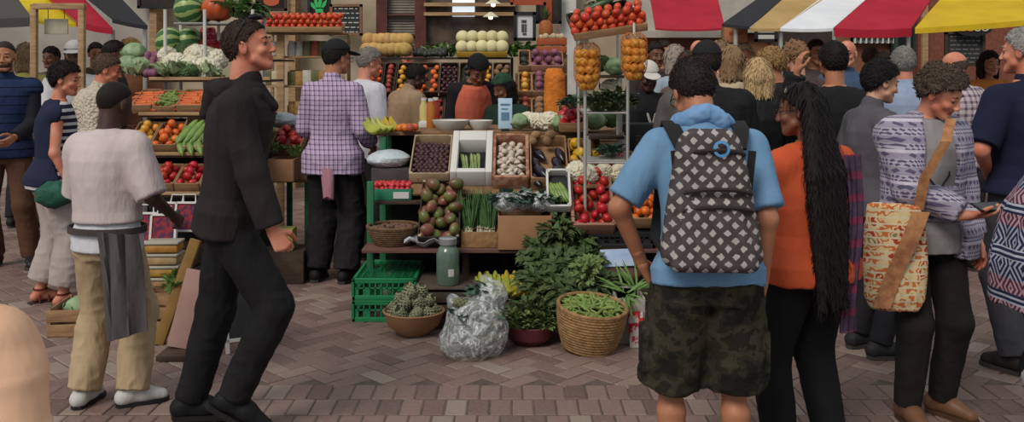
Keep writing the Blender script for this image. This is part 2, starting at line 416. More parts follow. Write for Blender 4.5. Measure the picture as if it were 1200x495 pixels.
    if face:
        for sx in (-1, 1):
            b = MB(); q = Matrix.Translation(hp((sx*.031, .0705, .0))) @ H3.to_4x4()
            for k in range(2):
                pr = [(0, -1)] + [(math.sin(PI*i/8), -math.cos(PI*i/8)) for i in range(1, 8)] + [(0, 1)] if k == 0 else [(0, 0), (.5, .0), (.52, -.06), (0, -.06)]
                rr = .0118*s; b.lathe([(r*rr, z*rr) for r, z in pr], 12, q @ Matrix.Translation((0, .0128*s if k else 0, 0)) @ Matrix.Rotation(-PI/2, 4, 'X'), mat=k)
            b.build('eye', [M('eye_white', '#7a7068', rough=.5, bump=0), M('eye_iris', '#1c1512', rough=.6, bump=0)], root)
        hc_ = hair[1] if hair[0] != 'bald' else '#6b5a4c'
        b = MB()
        for sx in (-1, 1): b.tube([hp((sx*.014, .086, .023)), hp((sx*.031, .087, .029)), hp((sx*.048, .072, .024))], [.003*s, .004*s, .002*s], 6)
        b.build('eyebrows', hairmat(hc_), root)
    if glasses:
        b = MB()
        for sx in (-1, 1):
            b.tube([hp((sx*(.034+.022*math.cos(t*PI/6)), .107, .018*math.sin(t*PI/6)-.002)) for t in range(13)], .0018*s, 6)
            b.tube([hp((sx*.056, .105, .004)), hp((sx*.078, .0, .008))], .0018*s, 6)
        b.tube([hp((-.012, .108, .002)), hp((.012, .108, .002))], .0018*s, 6); b.build('glasses', M('black_plastic', '#18181a', rough=.3), root)
    # hair
    hk, hcol = hair[0], hair[1]; hm = hairmat(hcol, hair[2] if len(hair) > 2 else None)
    hg = max(min(h, .0055), .0045) if h < .01 else .008
    if hk != 'none':
        top_ = .012; vv = Vol(np.array(hc)*s-(np.array((.2,)*3) if hk != 'long' else np.array((.25, .35, .95)))*s, np.array(hc)*s+.2*s, hg)
        def hairline(u, vy, wz):
            yy = vy/(s*hs); zz_ = wz/(s*hs)+.028
            hl_ = np.interp(yy, [-.13, -.05, -.012, .02, .06, .1], {'buzz': [-.06, -.035, .02, .04, .062, .085], 'bald': [-.05, -.03, .02, .3, .4, .5]}.get(hk, [-.085, -.06, .0, .02, .06, .08]))
            d = (hl_-zz_)*s*.75
            if hk == 'bald': d = np.maximum(d, (zz_-.035)*s)
            return d
        gg = {'buzz': .004, 'short': .012, 'crop': .006, 'curly': .022, 'long': .013, 'bun': .012, 'bob': .022, 'bald': .004, 'tousled': .017, 'afro': .016}.get(hk, .012)
        base = hp((0, -.014, .028))
        vv.ell(base, [(.076+gg*.8)*s*hs, (.096+gg)*s*hs, (.092+gg)*s*hs], E3, .0, clip=hairline)
        if hk == 'long':
            L = hair[3] if len(hair) > 3 else .45
            bk = Vector(hp((0, -.06, .0))); dn = T3 @ Vector((0, -.02, -1))
            for ox in np.linspace(-.08, .08, 8):
                o = Vector(E3 @ np.array((ox, 0, 0)))*s; p0 = bk+o+Vector(E3 @ np.array((0, 0, .02)))*s
                p1 = (T @ Vector((ox-.04, -.14, .42)))*s; p2 = (T @ Vector((ox*.85-.05, -.19, .56-L*random.uniform(.93, 1.05))))*s
                vv.cap(p0, p1, .038*s, .034*s, .02); vv.cap(p1, p2, .034*s, .018*s, .015)
        if hk == 'bob':
            for sx in (-1, 1):
                for yy in (-.07, -.04, -.01): vv.cap(hp((sx*.07, yy, .02)), hp((sx*.078, yy, -.13)), .03*s, .02*s, .02)
            for ox in (-.05, 0, .05): vv.cap(hp((ox, -.085, .0)), hp((ox, -.09, -.13)), .032*s, .022*s, .02)
        if hk == 'bun':
            vv.cap(hp((0, -.1, .0)), hp((0, -.115, -.02)), .035*s, .038*s, .01)
        ha = {'curly': .014, 'buzz': .001, 'short': .004, 'tousled': .007, 'long': .006, 'bob': .006, 'afro': .005, 'bald': .002}.get(hk, .004); hf = {'curly': (34, 34, 34), 'long': (60, 60, 6), 'bob': (60, 60, 8), 'tousled': (40, 40, 40)}.get(hk, (60, 60, 30))
        V, Q = vv.nets(); N = vnormals(V, Q); V = V+N*(fold(V, *hf)*ha*s)[:, None]
        b = MB(); b.add(V.tolist(), Q.tolist()); rr = random.Random(len(V))
        TL = {'short': .020, 'crop': .018, 'tousled': .028, 'curly': .02, 'bob': .05, 'long': .07, 'bun': .03, 'bald': .01}.get(hk, 0)
        if TL:
            cr = np.array(hp((0, -.05, .14))); nt_ = (1500 if h < .0075 else (800 if h < .012 else 260)); wd_ = (.0035 if h < .0075 else (.005 if h < .012 else .009))*s
            for _ in range(nt_):
                i = rr.randrange(len(V)); p = V[i]; n = N[i]; 
                if hk == 'curly': d = np.array([rr.gauss(0, 1) for _ in range(3)])
                elif hk in ('bob', 'long'): d = np.array([0, 0, -1.])+n*.2
                else: d = (p-cr); d = d/np.linalg.norm(d)+np.array([rr.gauss(0, .35) for _ in range(3)])*(1.2 if hk == 'tousled' else 1)
                d = d-n*(d@n); d = d/(np.linalg.norm(d)+1e-9); sd = np.cross(d, n)*wd_; L = TL*s*rr.uniform(.5, 1.2); o = n*L*(.22 if hk in ('short', 'crop', 'bob', 'long', 'bald') else (.32 if hk == 'tousled' else .5))
                q1 = p+d*L*.5+o*.8; q2 = p+d*L+o*(.4 if hk != 'curly' else 1.0); a0 = p-n*.003
                b.add([a0-sd, a0+sd, q1+sd*.8, q1-sd*.8, q2], [(0, 1, 2, 3), (3, 2, 4)])
        b.build('hair', hm, root, fix=False)
    if beard:
        vv = Vol(np.array(hc)*s-.2*s, np.array(hc)*s+.2*s, hg)
        vv.ell(hp((0, .026, -.045)), [.063*s, .071*s, .078*s], E3, 0, clip=lambda u, vy, wz: np.maximum(wz-.0*s-np.where(np.abs(u) > .035*s, .03*s, -.012*s), -.01*s-vy))
        volobj('beard', vv, hairmat(beard), root, fn=lambda p: fold(p, 60, 60, 60)*.002)
    # clothes
    def sleeve(v, g, g2, frac, side_, k=.02):
        a, b, c = (sr, er, rw) if side_ > 0 else (sl_, el, lw); q = .9 if fem else 1.0
        if frac <= 1:
            e = a.lerp(b, frac); n_ = (b-a).normalized(); v.cap(S(a), S(a.lerp(b, min(frac+.15, 1.3))), .05*s*q+g, .044*s*q+g2, k, cut=(S(e), n_))
        else:
            e = b.lerp(c, frac-1); n_ = (c-b).normalized(); v.cap(S(a), S(b), .05*s*q+g, .041*s*q+g, k)
            v.cap(S(b), S(c.lerp(b, -.1)), .041*s*q+g, .029*s*q+g2, k, cut=(S(e), n_))
    def garment(name, mat, g=.014, hem=-.04, sl=(1.95, 1.95), flare=0.0, g2=None, amp=.006, top_=.535, fs=(9, 9, 4), open_=None, neckw=1.15, coll=0, off=0):
        g2 = g if g2 is None else g2; vv = Vol((lo[0], lo[1], min(lo[2]+.5*s, (T @ Vector((0, 0, hem))).z*s-.15)), hi, max(h, .006) if h < .01 else h)
        z0 = [hem]+[z for z in zs if z > hem+.01 and z < top_]+[top_]
        A = [float(np.interp(z, zs, [a/s for a in aa]))+g+(flare*max(0, (.12-z))) for z in z0]; B = [float(np.interp(z, zs, [b/s for b in bb]))+g+(flare*max(0, .12-z)) for z in z0]
        for i, z in enumerate(z0):
            if z < .04: A[i] = max(A[i], .188*w+g+flare*.12); B[i] = max(B[i], .122*w+g+flare*.12)
        vv.loft(Ts, [z*s for z in z0], [a*s for a in A], [b*s for b in B], k=.02)
        for q in (sr, sl_): vv.cap(S(nb-T3 @ Vector((0, 0, .048))), S(q), (.04+g)*s, (.042+g)*s, .03)
        for sd, f_ in ((1, sl[0]), (-1, sl[1])):
            if f_: sleeve(vv, g*s, g2*s, f_, sd)
        if coll: vv.cap(S(nb-T3 @ Vector((0, 0, .02))), S(nb+T3 @ Vector((0, .012, coll))), .07*s, .066*s, .015)
        if open_: open_(vv)
        return volobj(name, vv, mat, root, amp=amp*s, fs=fs, off=off)
    P['garment'] = garment
    if top: 
        for gm in (top if isinstance(top, list) else [top]): garment(**gm)
    if bottom:
        kind_, bm_, *rest = bottom; o = rest[0] if rest else {}
        g = o.get('g', .012)*s; endk = {'trousers': 2.0, 'shorts': 1.02, 'cropped': 1.75, 'skirt': 1.4}[kind_]; endk = o.get('end', endk)
        vv = Vol((lo[0], lo[1], 0), (hi[0], hi[1], (pc.z+.16)*s), max(h, .006) if h < .01 else h)
        wz = o.get('waist', .06); z0 = [-.13, -.05, 0, wz]
        vv.loft(Ts, [z*s for z in z0], [float(np.interp(z, zz and zs, [a/s for a in aa]))*s+g*.8 for z in z0], [float(np.interp(z, zs, [b/s for b in bb]))*s+g*.8 for z in z0], k=.02)
        for a, b, c in ((hr, kr, ra), (hl, kl, la)):
            kg = o.get('knee', .0)*s; hg2 = o.get('hem', .012)*s
            if endk <= 1.05:
                e = a.lerp(b, endk); nn = (b-a).normalized(); vv.cap(S(a), S(a.lerp(b, endk+.2)), .09*s*w+g, .062*s+g+kg, .02, cut=(S(e), nn))
            else:
                e = b.lerp(c, endk-1); nn = (c-b).normalized(); vv.cap(S(a), S(b), .088*s*w+g, .061*s+g+kg, .02)
                vv.cap(S(b), S(b.lerp(c, 1.1)), .063*s+g+kg, .038*s+g+hg2, .02, cut=(S(e-nn*.0), nn))
        volobj(kind_, vv, bm_, root, amp=o.get('amp', .006)*s, fs=o.get('fs', (9, 9, 9)), off=o.get('off', 3))
    if shoes and shoes[0] != 'none':
        for a, f in ((ra, fd[0]), (la, fd[1])):
            hz_ = .0; sv = Vol(np.array(a)*s-.24*s, np.array(a)*s+.24*s, max(min(h, .006), .005))
            heel = a-f*.045+Vector((0, 0, -.04)); mid = a+f*.06+Vector((0, 0, -.035)); toe = a+f*.15+Vector((0, 0, -.055))
            up = shoes[0]
            bot = (a+Vector((0, 0, -.092)))
            if up == 'sandal':
                pass
            else:
                sv.cap(S(heel), S(mid), .042*s, .043*s, .02); sv.cap(S(mid), S(toe), .043*s, .033*s, .02); sv.cap(S(a), S(heel), .042*s, .04*s, .02)
                if up == 'boot': sv.cap(S(a+Vector((0, 0, .06))), S(a), .047*s, .045*s, .015)
                f3 = Vector(f); nn = (Vector((0, 0, -1))); 
                sp = a+Vector((0, 0, -.072)); pl = (sp, Vector((-f.z*0, 0, -1)))
                # flatten against the sole plane (follows the foot's pitch)
                un = f.cross(Vector((0, 0, 1)).cross(f)).normalized(); un = un if un.z < 0 else -un
                sv.put(lambda X, Y_, Z: -((X-sp.x*s)*un.x+(Y_-sp.y*s)*un.y+(Z-sp.z*s)*un.z), S(a-Vector((.3, .3, .3))), S(a+Vector((.3, .3, .3))), 0, 'sub')
                so = volobj('shoe', sv, cloth(shoes[1], None, rough=.6) if shoes[0] != 'boot' else M('leather_'+shoes[1][1:], shoes[1], rough=.5, bump=.3), root)
            b = MB(); un = f.cross(Vector((0, 0, 1)).cross(f)).normalized(); un = un if un.z < 0 else -un; xr = f.cross(un).normalized()
            outl = [(-.085, .0), (-.07, .03), (-.02, .036), (.05, .04), (.11, .047), (.16, .04), (.185, .018), (.19, 0)]
            ring = [(u_, q) for u_, q in outl]+[(u_, -q) for u_, q in outl[1:-1][::-1]]
            c0 = a+un*(.068 if up != 'sandal' else .082); c1 = a+un*.09; n_ = len(ring)
            vs = [S(c0+f*u_+xr*q) for u_, q in ring]+[S(c1+f*u_+xr*q) for u_, q in ring]
            b.add(vs, [tuple(range(n_))[::-1], tuple(range(n_, 2*n_))]+[(i, (i+1) % n_, n_+(i+1) % n_, n_+i) for i in range(n_)])
            solem = M('sole_'+(shoes[2] if len(shoes) > 2 else '#d8d2c8')[1:], shoes[2] if len(shoes) > 2 else '#3a3634', rough=.7, bump=.1)
            if up == 'sandal':
                sd = b.build('sandal', solem, root)
                st = MB()
                for uu in (.1, .05, -.01):
                    st.tube([S(a+f*uu+xr*(.045*math.cos(t))+un*(.085-(.06 if uu > .04 else .075)*math.sin(t))) for t in [PI*i/8 for i in range(9)]], .007*s, 6)
                st.tube([S(a+Vector((0, 0, .01))+f*.045*math.cos(t)+xr*.045*math.sin(t)) for t in [2*PI*i/12 for i in range(13)]], .007*s, 6)
                st.build('strap', cloth(shoes[1]), sd)
            else: b.build('sole', solem, so)
    return P
def cap_hat(P, mat, brim=True, g=.02, mat2=None, flip=1):
    "flat cap / baseball cap worn on the head, a part of its wearer"
    s = P['s']; hp = P['hp']; E3 = np.array(P['H3']); hc = np.array(P['hc'])*s
    v = Vol(hc-.2*s, hc+.22*s, .006)
    v.ell(hp((0, -.012, .038)), [(.078+g)*s, (.098+g)*s, (.092+g)*s], E3, 0, clip=lambda u, vy, wz: .022*s+(.1*(vy) if flip > 0 else 0)-wz)
    if brim: v.ell(hp((0, flip*.12, .05)), [.075*s, .075*s, .010*s], (P['H3'] @ Matrix.Rotation(R(-8*flip), 3, 'X')), .012)
    return volobj('cap', v, mat, P['root'])
# ------------------------------------------------------------------ the setting
def struct(mb, name, mats, **k):
    return tag(mb.build(name, mats, **k), kind='structure')
WOODL = M('wood_pale', '#a98a66', '#8d6f4e', scale=6, stretch=(1, 1, 6), bump=.3)
WOODD = M('wood_dark', '#4a3a2e', '#382b22', scale=6, stretch=(1, 6, 6), bump=.3)
WOODM = M('wood_mid', '#87684a', '#6b5038', scale=7, stretch=(2, 1, 6), bump=.4)
WHITE = M('white_paint', '#c9c6c0', '#b8b5af', scale=4, bump=.1)
CHROME = M('chrome_pole', '#b5b3ae', rough=.35, metal=.5, bump=0)
BLACK = M('black_paint', '#1b1b1d', '#242426', rough=.6, bump=.1)
GREENP = M('green_paint', '#1f5a3c', '#2a6a48', rough=.6, bump=.2)
CARD = M('cardboard', '#9a7454', '#8a6648', scale=5, rough=.9, bump=.15)
# herringbone brick floor: real bricks on a bed of mortar
def brick_floor():
    m = NT('brick_paving'); va = m.new('ShaderNodeAttribute', attribute_name='tone'); v = m.coord()
    base = m.ramp(va.outputs['Fac'], [(0, '#5f4a45'), (.35, '#755d56'), (.7, '#836d64'), (1, '#928478')])
    n1 = m.noise(v, 2.2, 5); n2 = m.noise(v, 45, 4)
    c = m.mix(m.ramp(n1, [(.35, '#000000'), (.7, '#999999')]), base, lin('#75655e'))
    c = m.mix(m.ramp(n2, [(.45, '#000000'), (.75, '#777777')]), c, lin('#a5978d'))
    m.bump(n2, .5, .004); mb_ = m.done(c, .62, 0, .35)
    L, W, g = .205, .1025, .006; V = []; Fc = []; tone = []; th = R(45); ct, st = math.cos(th), math.sin(th)
    def brick(cx, cy, l, w, rot):
        hx, hy = (l/2-g/2, w/2-g/2) if not rot else (w/2-g/2, l/2-g/2); b = .006; n = len(V); dz = random.uniform(-.003, .001)
        for ix, z in ((0, -.02), (0, dz-b*.6), (b, dz)):
            for sx, sy in ((-1, -1), (1, -1), (1, 1), (-1, 1)):
                x = cx+sx*(hx-ix); y = cy+sy*(hy-ix); V.append((x, y, z))
        for k in range(2):
            for i in range(4): j = (i+1) % 4; Fc.append((n+4*k+i, n+4*k+j, n+4*k+4+j, n+4*k+4+i))
        Fc.append((n+8, n+9, n+10, n+11)); t = min(1, max(0, random.gauss(.45, .25))); tone.extend([t]*9)
    U = W                       # unit grid: an L-shaped herringbone repeat
    y_line = 4.62               # a straight course crosses the square here
    N = 130
    for i in range(-N, N):
        for j in range(-N, N):
            k = (i-j) % 4
            if k == 0: cx, cy, r_ = (i+1)*U, (j+.5)*U, 0
            elif k == 3: cx, cy, r_ = (i+.5)*U, (j+1)*U, 1
            else: continue
            x = cx*ct-cy*st; y = cx*st+cy*ct+8
            if not (-7.5 < x < 7.5 and y_line+.1 < y < 12.6): continue
            if abs(x) > 1.0+y*.62: continue
            n0 = len(V); brick(0, 0, L, W, r_)
            for q in range(n0, n0+12):
                a, b_, z = V[q]; V[q] = (x+a*ct-b_*st, y+a*st+b_*ct, z)
    for row in range(26):         # nearer than the line: plain courses
        y = y_line-.02-row*(.205 if row else .0)-(.0 if row else 0)
        y = y_line-.1*0-row*.2055
        for i in range(-60, 60):
            x = (i+.5*(row % 2))*.1045
            if abs(x) > 1.2+max(y, 0)*.7 or y < -.5: continue
            brick(x, y, .1025, .2, 0)
    me = bpy.data.meshes.new('floor'); me.from_pydata(V, [], Fc); a = me.attributes.new('tone', 'FLOAT', 'FACE'); a.data.foreach_set('value', tone); me.update()
    f = link('floor', me, [mb_]); tag(f, kind='structure')
    struct(MB().box((-16, -3, -.3), (16, 16, -.006)), 'floor', [M('mortar', '#51463f', '#63574e', scale=14, bump=.5)])
brick_floor()
# back walls
def facade():
    brick = NT('brown_brick'); v = brick.coord(scale=(1, 1, 1), rot=(PI/2, 0, 0)); bt = brick.new('ShaderNodeTexBrick'); brick.put(bt.inputs['Vector'], v)
    bt.inputs['Scale'].default_value = 4.2; bt.inputs['Color1'].default_value = lin('#6a4636'); bt.inputs['Color2'].default_value = lin('#7c5340'); bt.inputs['Mortar'].default_value = lin('#5c463a'); bt.inputs['Mortar Size'].default_value = .018
    c = brick.mix(brick.noise(brick.coord(), 3), bt.outputs[0], lin('#8a5a42')); brick.bump(bt.outputs[1], -.3, .01); bm_ = brick.done(c, .9)
    plaster = M('cream_plaster', '#b3a48f', '#a09078', scale=2.5, rough=.9, bump=.15); 
    xs = lambda p, Y: gx(p, Y)
    struct(MB().box((-9.5, 12.6, -.1), (xs(752, 12.6), 12.9, 5.5)), 'wall_back', plaster)
    struct(MB().box((xs(752, 12.6), 12.6, -.1), (9.5, 12.9, 5.5)), 'wall_right', bm_)
    # pale render band over the brick behind the red awning
    struct(MB().box((xs(750, 12.5), 12.45, 2.05), (xs(905, 12.5), 12.6, 5.4)).box((xs(750, 12.4), 12.3, 1.98), (xs(862, 12.4), 12.6, 2.07)), 'trim_1', [M('pale_render', '#b0aaa0', '#9c958a', scale=3)])
    struct(MB().box((xs(656, 12.5), 12.3, 0), (xs(674, 12.5), 12.6, 5.5)), 'trim_2', WHITE)
    struct(MB().box((xs(182, 12.5), 12.3, 0), (xs(190, 12.5), 12.6, 5.5)).box((xs(342, 12.5), 12.3, 0), (xs(350, 12.5), 12.6, 5.5)), 'trim_3', WOODL)
    # wide louvred opening with a bright pane
    w = MB(); 
    for py in (6, 17): w.box((xs(498, 12.5), 12.35, gz(py+2, 12.5)), (xs(604, 12.5), 12.6, gz(py-2, 12.5)))
    w.box((xs(498, 12.5), 12.5, gz(52, 12.5)), (xs(604, 12.5), 12.62, gz(-15, 12.5)), mat=1)
    w.box((xs(530, 12.4), 12.42, gz(19, 12.4)), (xs(556, 12.4), 12.52, gz(-8, 12.4)), mat=2)
    struct(w, 'window_1', [WOODL, M('shop_interior', '#40362f', '#5c4c40', scale=6), M('lit_pane', '#c8d4dc', rough=.3, bump=0, Emission_Color=lin('#cfdbe6'), Emission_Strength=.7)])
    # dark red shutter frame with grey slats
    b = MB(); b.box((xs(442, 12.5), 12.4, gz(70, 12.5)), (xs(455, 12.5), 12.6, gz(-20, 12.5))).box((xs(487, 12.5), 12.4, gz(70, 12.5)), (xs(500, 12.5), 12.6, gz(-20, 12.5)))
    for py in (18, 41, -8): b.box((xs(442, 12.5), 12.42, gz(py+1, 12.5)), (xs(500, 12.5), 12.6, gz(py-1, 12.5)))
    for i in range(30): z = gz(66, 12.5)+i*.036; b.box((xs(455, 12.5), 12.5, z), (xs(487, 12.5), 12.58, z+.026), mat=1)
    struct(b, 'window_2', [M('oxblood_paint', '#4c2a26', '#5e342e', scale=5), M('grey_slat', '#8a8174', '#777067', scale=9)])
    w = MB(); w.box((xs(1000, 12.5), 12.5, gz(50, 12.5)), (xs(1046, 12.5), 12.6, gz(35, 12.5)), mat=1)
    for i in range(8): w.box((xs(1000+i*6.5, 12.5), 12.45, gz(51, 12.5)), (xs(1001.5+i*6.5, 12.5), 12.6, gz(34, 12.5)))
    w.box((xs(999, 12.5), 12.44, gz(44, 12.5)), (xs(1047, 12.5), 12.6, gz(42, 12.5)))
    struct(w, 'window_3', [WHITE, M('pale_glass', '#8f9a98', rough=.2, bump=0)])
    w = MB(); w.box((xs(1046, 12.5), 12.45, gz(62, 12.5)), (xs(1072, 12.5), 12.6, gz(28, 12.5))).box((xs(1051, 12.5), 12.42, gz(55, 12.5)), (xs(1067, 12.5), 12.46, gz(30, 12.5)), mat=1)
    struct(w, 'window_4', [M('green_frame', '#2b3a31', '#34443a'), M('dark_glass', '#1f2426', rough=.2, bump=0)])
    struct(MB().box((xs(905, 12.4), 12.3, 0), (xs(975, 12.4), 12.6, gz(36, 12.4))), 'door_1', M('dark_timber', '#332a26', '#40342e', scale=5))
    struct(MB().box((xs(1079, 12.4), 12.35, 0), (xs(1086, 12.4), 12.6, 5)).box((xs(1074, 12.45), 12.4, 0), (9, 12.6, 5.2), mat=1), 'trim_4', [WOODL, M('red_brick_plain', '#7c4a38', '#6b3d30', scale=22, bump=.5)])
    # far white wall on the left
    struct(MB().box((-9.5, 12.4, -.1), (xs(182, 12.4), 12.6, 5.5)), 'wall_left', M('grey_render', '#8f8780', '#a39b92', scale=2))
facade()
def board(name, px0, px1, py0, py1, Y, mats, label, cat='sign', deco=None, thick=.04, group=None):
    "framed board hung on the back wall"
    x0, x1, z0, z1 = gx(px0, Y), gx(px1, Y), gz(py1, Y), gz(py0, Y); cx, cz = (x0+x1)/2, (z0+z1)/2
    r = empty(name, (cx, Y, z0), label=label, cat=cat, group=group); w, hh = (x1-x0)/2, z1-z0; f = .035
    b = MB(); b.box((-w, -thick, 0), (-w+f, 0, hh)).box((w-f, -thick, 0), (w, 0, hh)).box((-w, -thick, 0), (w, 0, f)).box((-w, -thick, hh-f), (w, 0, hh))
    b.build('frame', mats[0], r); MB().box((-w+f*.9, -thick*.5, f*.9), (w-f*.9, -.002, hh-f*.9)).build('panel', mats[1], r)
    if deco: deco(r, w, hh, -thick*.5-.006)
    return r
SLATE = M('slate_board', '#2b2c2d', '#36383a', scale=6, rough=.85); CHALK = M('chalk', '#b5b2aa', rough=.95, bump=0)
def scribble(rows, col=CHALK, seed=1):
    def d(r, w, hh, y):
        rr = random.Random(seed); b = MB(); 
        for i in range(rows):
            z = hh*(.86-.74*i/max(rows-1, 1)); x = -w*.72
            while x < w*.7:
                l = rr.uniform(.02, .07); b.box((x, y, z-.007), (min(x+l, w*.78), y+.004, z+.007)); x += l+rr.uniform(.012, .03)
        b.build('lettering', col, r)
    return d
def leafhand(r, w, hh, y):
    g = M('leaf_green', '#3fae62', rough=.8, bump=0); b = MB()
    for a, l, ox in ((-38, .13, -.05), (-14, .17, -.02), (8, .19, .0), (30, .15, .03)):
        t = R(a); p0 = Vector((ox, y, hh*.3)); p1 = p0+Vector((math.sin(t)*l, 0, math.cos(t)*l)); q = Vector((math.cos(t), 0, -math.sin(t)))
        b.add([p0-q*.014, p0.lerp(p1, .5)-q*.024, p1, p0.lerp(p1, .5)+q*.024, p0+q*.014], [(0, 1, 2, 3, 4)])
    b.box((-.05, y, hh*.16), (.05, y+.004, hh*.34)); b.build('leaf_emblem', g, r, smooth=False)
def ellipse_deco(col, rx, rz, cz=.5, cx=0):
    def d(r, w, hh, y):
        b = MB(); n = 24; b.add([(cx*w+rx*w*math.cos(2*PI*k/n), y, hh*cz+rz*hh*math.sin(2*PI*k/n)) for k in range(n)], [tuple(range(n))]); b.build('picture', M('pic_'+col[1:], col, bump=0), r, smooth=False)
    return d
BW = 12.28
board('wall_board', 162, 210, -12, 10, BW, [BLACK, M('dark_panel', '#2a2320', '#3a302b')], 'long dark panel on the wall above the left fruit stall')
board('picture_frame', 300, 337, -14, 13, BW, [WOODD, M('near_black', '#221c1a')], 'dark framed picture with an orange oval, right of the walking man', deco=ellipse_deco('#b5583c', .5, .2, .42))
board('wall_sign', 361, 388, -12, 20, BW, [BLACK, M('near_black', '#221c1a')], 'black sign with a bright green leaf emblem', deco=leafhand)
board('menu_board', 387, 425, 5, 42, BW-.05, [WOODM, SLATE], 'chalk menu board next to the green leaf sign', deco=scribble(6))
def poster(r, w, hh, y):
    b = MB(); 
    for x0, z0, x1, z1 in ((-.3, .62, .15, .72), (-.3, .3, -.05, .58), (.0, .3, .15, .58), (-.2, .2, .15, .27)): b.box((x0*w, y, z0*hh), (x1*w, y+.004, z1*hh))
    b.build('drawing', M('ink', '#4a4644', bump=0), r)
board('poster', 602, 628, 14, 48, 10.4, [BLACK, M('poster_white', '#c2c2c4', bump=0)], 'white poster in a black frame behind the pineapple', 'poster', poster)
board('wall_board', 628, 658, -12, 28, 12.2, [BLACK, M('dark_panel', '#2a2320')], 'dark board with an orange vertical strip behind the pineapple', deco=lambda r, w, hh, y: MB().box((-.04, y, .02), (.04, y+.004, hh*.9)).build('strip', M('rust', '#9a4a30'), r))
board('shop_sign', 598, 640, -8, 6, 11.9, [M('rust', '#9a4a30'), M('rust', '#9a4a30')], 'rust red fascia sign over the white poster')
def whiteband(r, w, hh, y):
    b = MB(); b.box((-w*.75, y, hh*.66), (w*.75, y+.004, hh*.84)).box((-w*.75, y, hh*.2), (w*.75, y+.004, hh*.5)); b.build('stripe', WHITE, r)
board('wall_sign', 884, 910, 33, 49, 11.8, [BLACK, BLACK], 'small black and white striped sign under the tan canopy', deco=whiteband)
board('menu_board', 1106, 1153, 37, 78, 11.6, [WOODD, SLATE], 'large chalk menu board below the oval sign', deco=scribble(7, M('chalk_dim', '#6f6c68', bump=0), 4))
def oval_sign():
    Y = 11.5; r = empty('oval_sign', (gx(1139, Y), Y, gz(33, Y)), label='dark oval shop sign with orange and white letters above the menu board', cat='sign')
    b = MB(); n = 32; w, hh = .235, .1
    pts = [(w*math.cos(2*PI*k/n), hh*math.sin(2*PI*k/n)) for k in range(n)]
    b.add([(x, -.04, z) for x, z in pts]+[(x, 0, z) for x, z in pts], [tuple(range(n)), tuple(range(2*n-1, n-1, -1))]+[(k, (k+1) % n, n+(k+1) % n, n+k) for k in range(n)]); b.build('panel', BLACK, r, smooth=False)
    textobj('lettering', 'CO', .13, M('orange_letter', '#c87838', bump=0), r, (-.09, -.05, 0)); textobj('lettering', 'CO', .13, M('cream_letter', '#c9bfa0', bump=0), r, (.09, -.05, 0))
oval_sign()
def post_sign():
    Y = 9.6; r = empty('post_sign', (gx(862, Y), Y, 0), label='pale orange timber sign on two posts behind the capped man', cat='sign'); b = MB()
    w = .115; MB().box((-w, -.02, gz(50, Y)), (w, .02, gz(28, Y)), bev=.006).build('board', M('orange_wood', '#b07850', '#a06a44', scale=9), r)
    for sx in (-1, 1): MB().box((sx*w-.015, .02, 0), (sx*w+.015, .05, gz(28, Y))).build('post', WOODM, r)
    b = MB(); b.box((-.07, -.026, gz(41, Y)), (-.02, -.02, gz(37, Y))).box((-.01, -.026, gz(41, Y)), (.07, -.02, gz(37, Y))); b.build('lettering', M('rust', '#9a4a30'), r)
post_sign()
# canopies: cloth slabs on frames, laid out by their corners
def canopy(corners, mat, label, val=.12, sag=.05, legs=(), polemat=None):
    A, B, C, D = [at(*c) for c in corners]       # front-left, front-right, back-right, back-left
    o = (A+B)/2; r = empty('market_canopy', (o.x, o.y, 0), label=label, cat='canopy'); of = Vector((o.x, o.y, 0))
    b = MB(); f = lambda u, v: (A.lerp(B, u)).lerp(D.lerp(C, u), v)-of-Vector((0, 0, sag*4*u*(1-u)*(.3+v*.7)*(1-v*.6)))
    b.sheet(f, 12, 8, .012); b.build('cloth', mat, r)
    b = MB(); b.sheet(lambda u, v: f(u, 0)-Vector((0, .004, v*val)), 24, 2, .006); b.build('valance', mat, r)
    for p, q in legs:
        P0 = A.lerp(B, p).lerp(D.lerp(C, p), q)-of; MB().tube([(P0.x, P0.y+.05, 0), (P0.x, P0.y+.05, P0.z-.03)], .022, 8).build('pole', polemat or CHROME, r)
    return r
def canvas(c, c2=None): return M('canvas_'+c[1:], c, c2 or c, scale=3, rough=.85, bump=.3, bscale=6, dist=.03)
canopy([(768, 33, 10.2), (850, 33, 10.2), (838, -14, 11.8), (760, -14, 11.8)], canvas('#a81f33', '#9a1a2c'), 'red awning above the crowd, in front of the pale wall', val=.02, legs=((1, .1),))
canopy([(846, 28, 9.3), (878, 31, 9.3), (935, -14, 10.6), (905, -14, 10.6)], canvas('#2a2a2e'), 'charcoal edge canopy left of the tan canopy', val=.03, sag=0, legs=((.5, .02),))
canopy([(879, 33, 9.2), (914, 33, 9.2), (984, -14, 10.6), (932, -14, 10.6)], canvas('#ae9160', '#a08452'), 'tan canvas canopy between charcoal and white canopies', val=.03, sag=.02)
canopy([(914, 33, 9.2), (976, 33, 9.2), (1030, -14, 10.6), (978, -14, 10.6)], canvas('#d8dade', '#cfd2d6'), 'white canvas canopy between the tan and the red one', val=.03, sag=.03, legs=((0.02, .02),))
canopy([(977, 33, 9.0), (1068, 33, 9.0), (1100, -14, 10.4), (1030, -14, 10.4)], canvas('#a81f33', '#9a1a2c'), 'bright red canopy beside the yellow canopy on the right', val=.08, legs=((.02, .02), (.98, .02)))
canopy([(1072, 33, 8.4), (1290, 14, 8.4), (1300, -22, 9.8), (1110, -10, 9.8)], canvas('#c8a81c', '#bb9a18'), 'yellow canopy at the top right of the market', val=.05, legs=((.98, .02),))
canopy([(-60, 20, 8.2), (37, 20, 8.2), (0, -30, 9.6), (-100, -30, 9.6)], canvas('#45413e'), 'grey brown canopy in the far left corner', val=.08, legs=((.02, .02),))
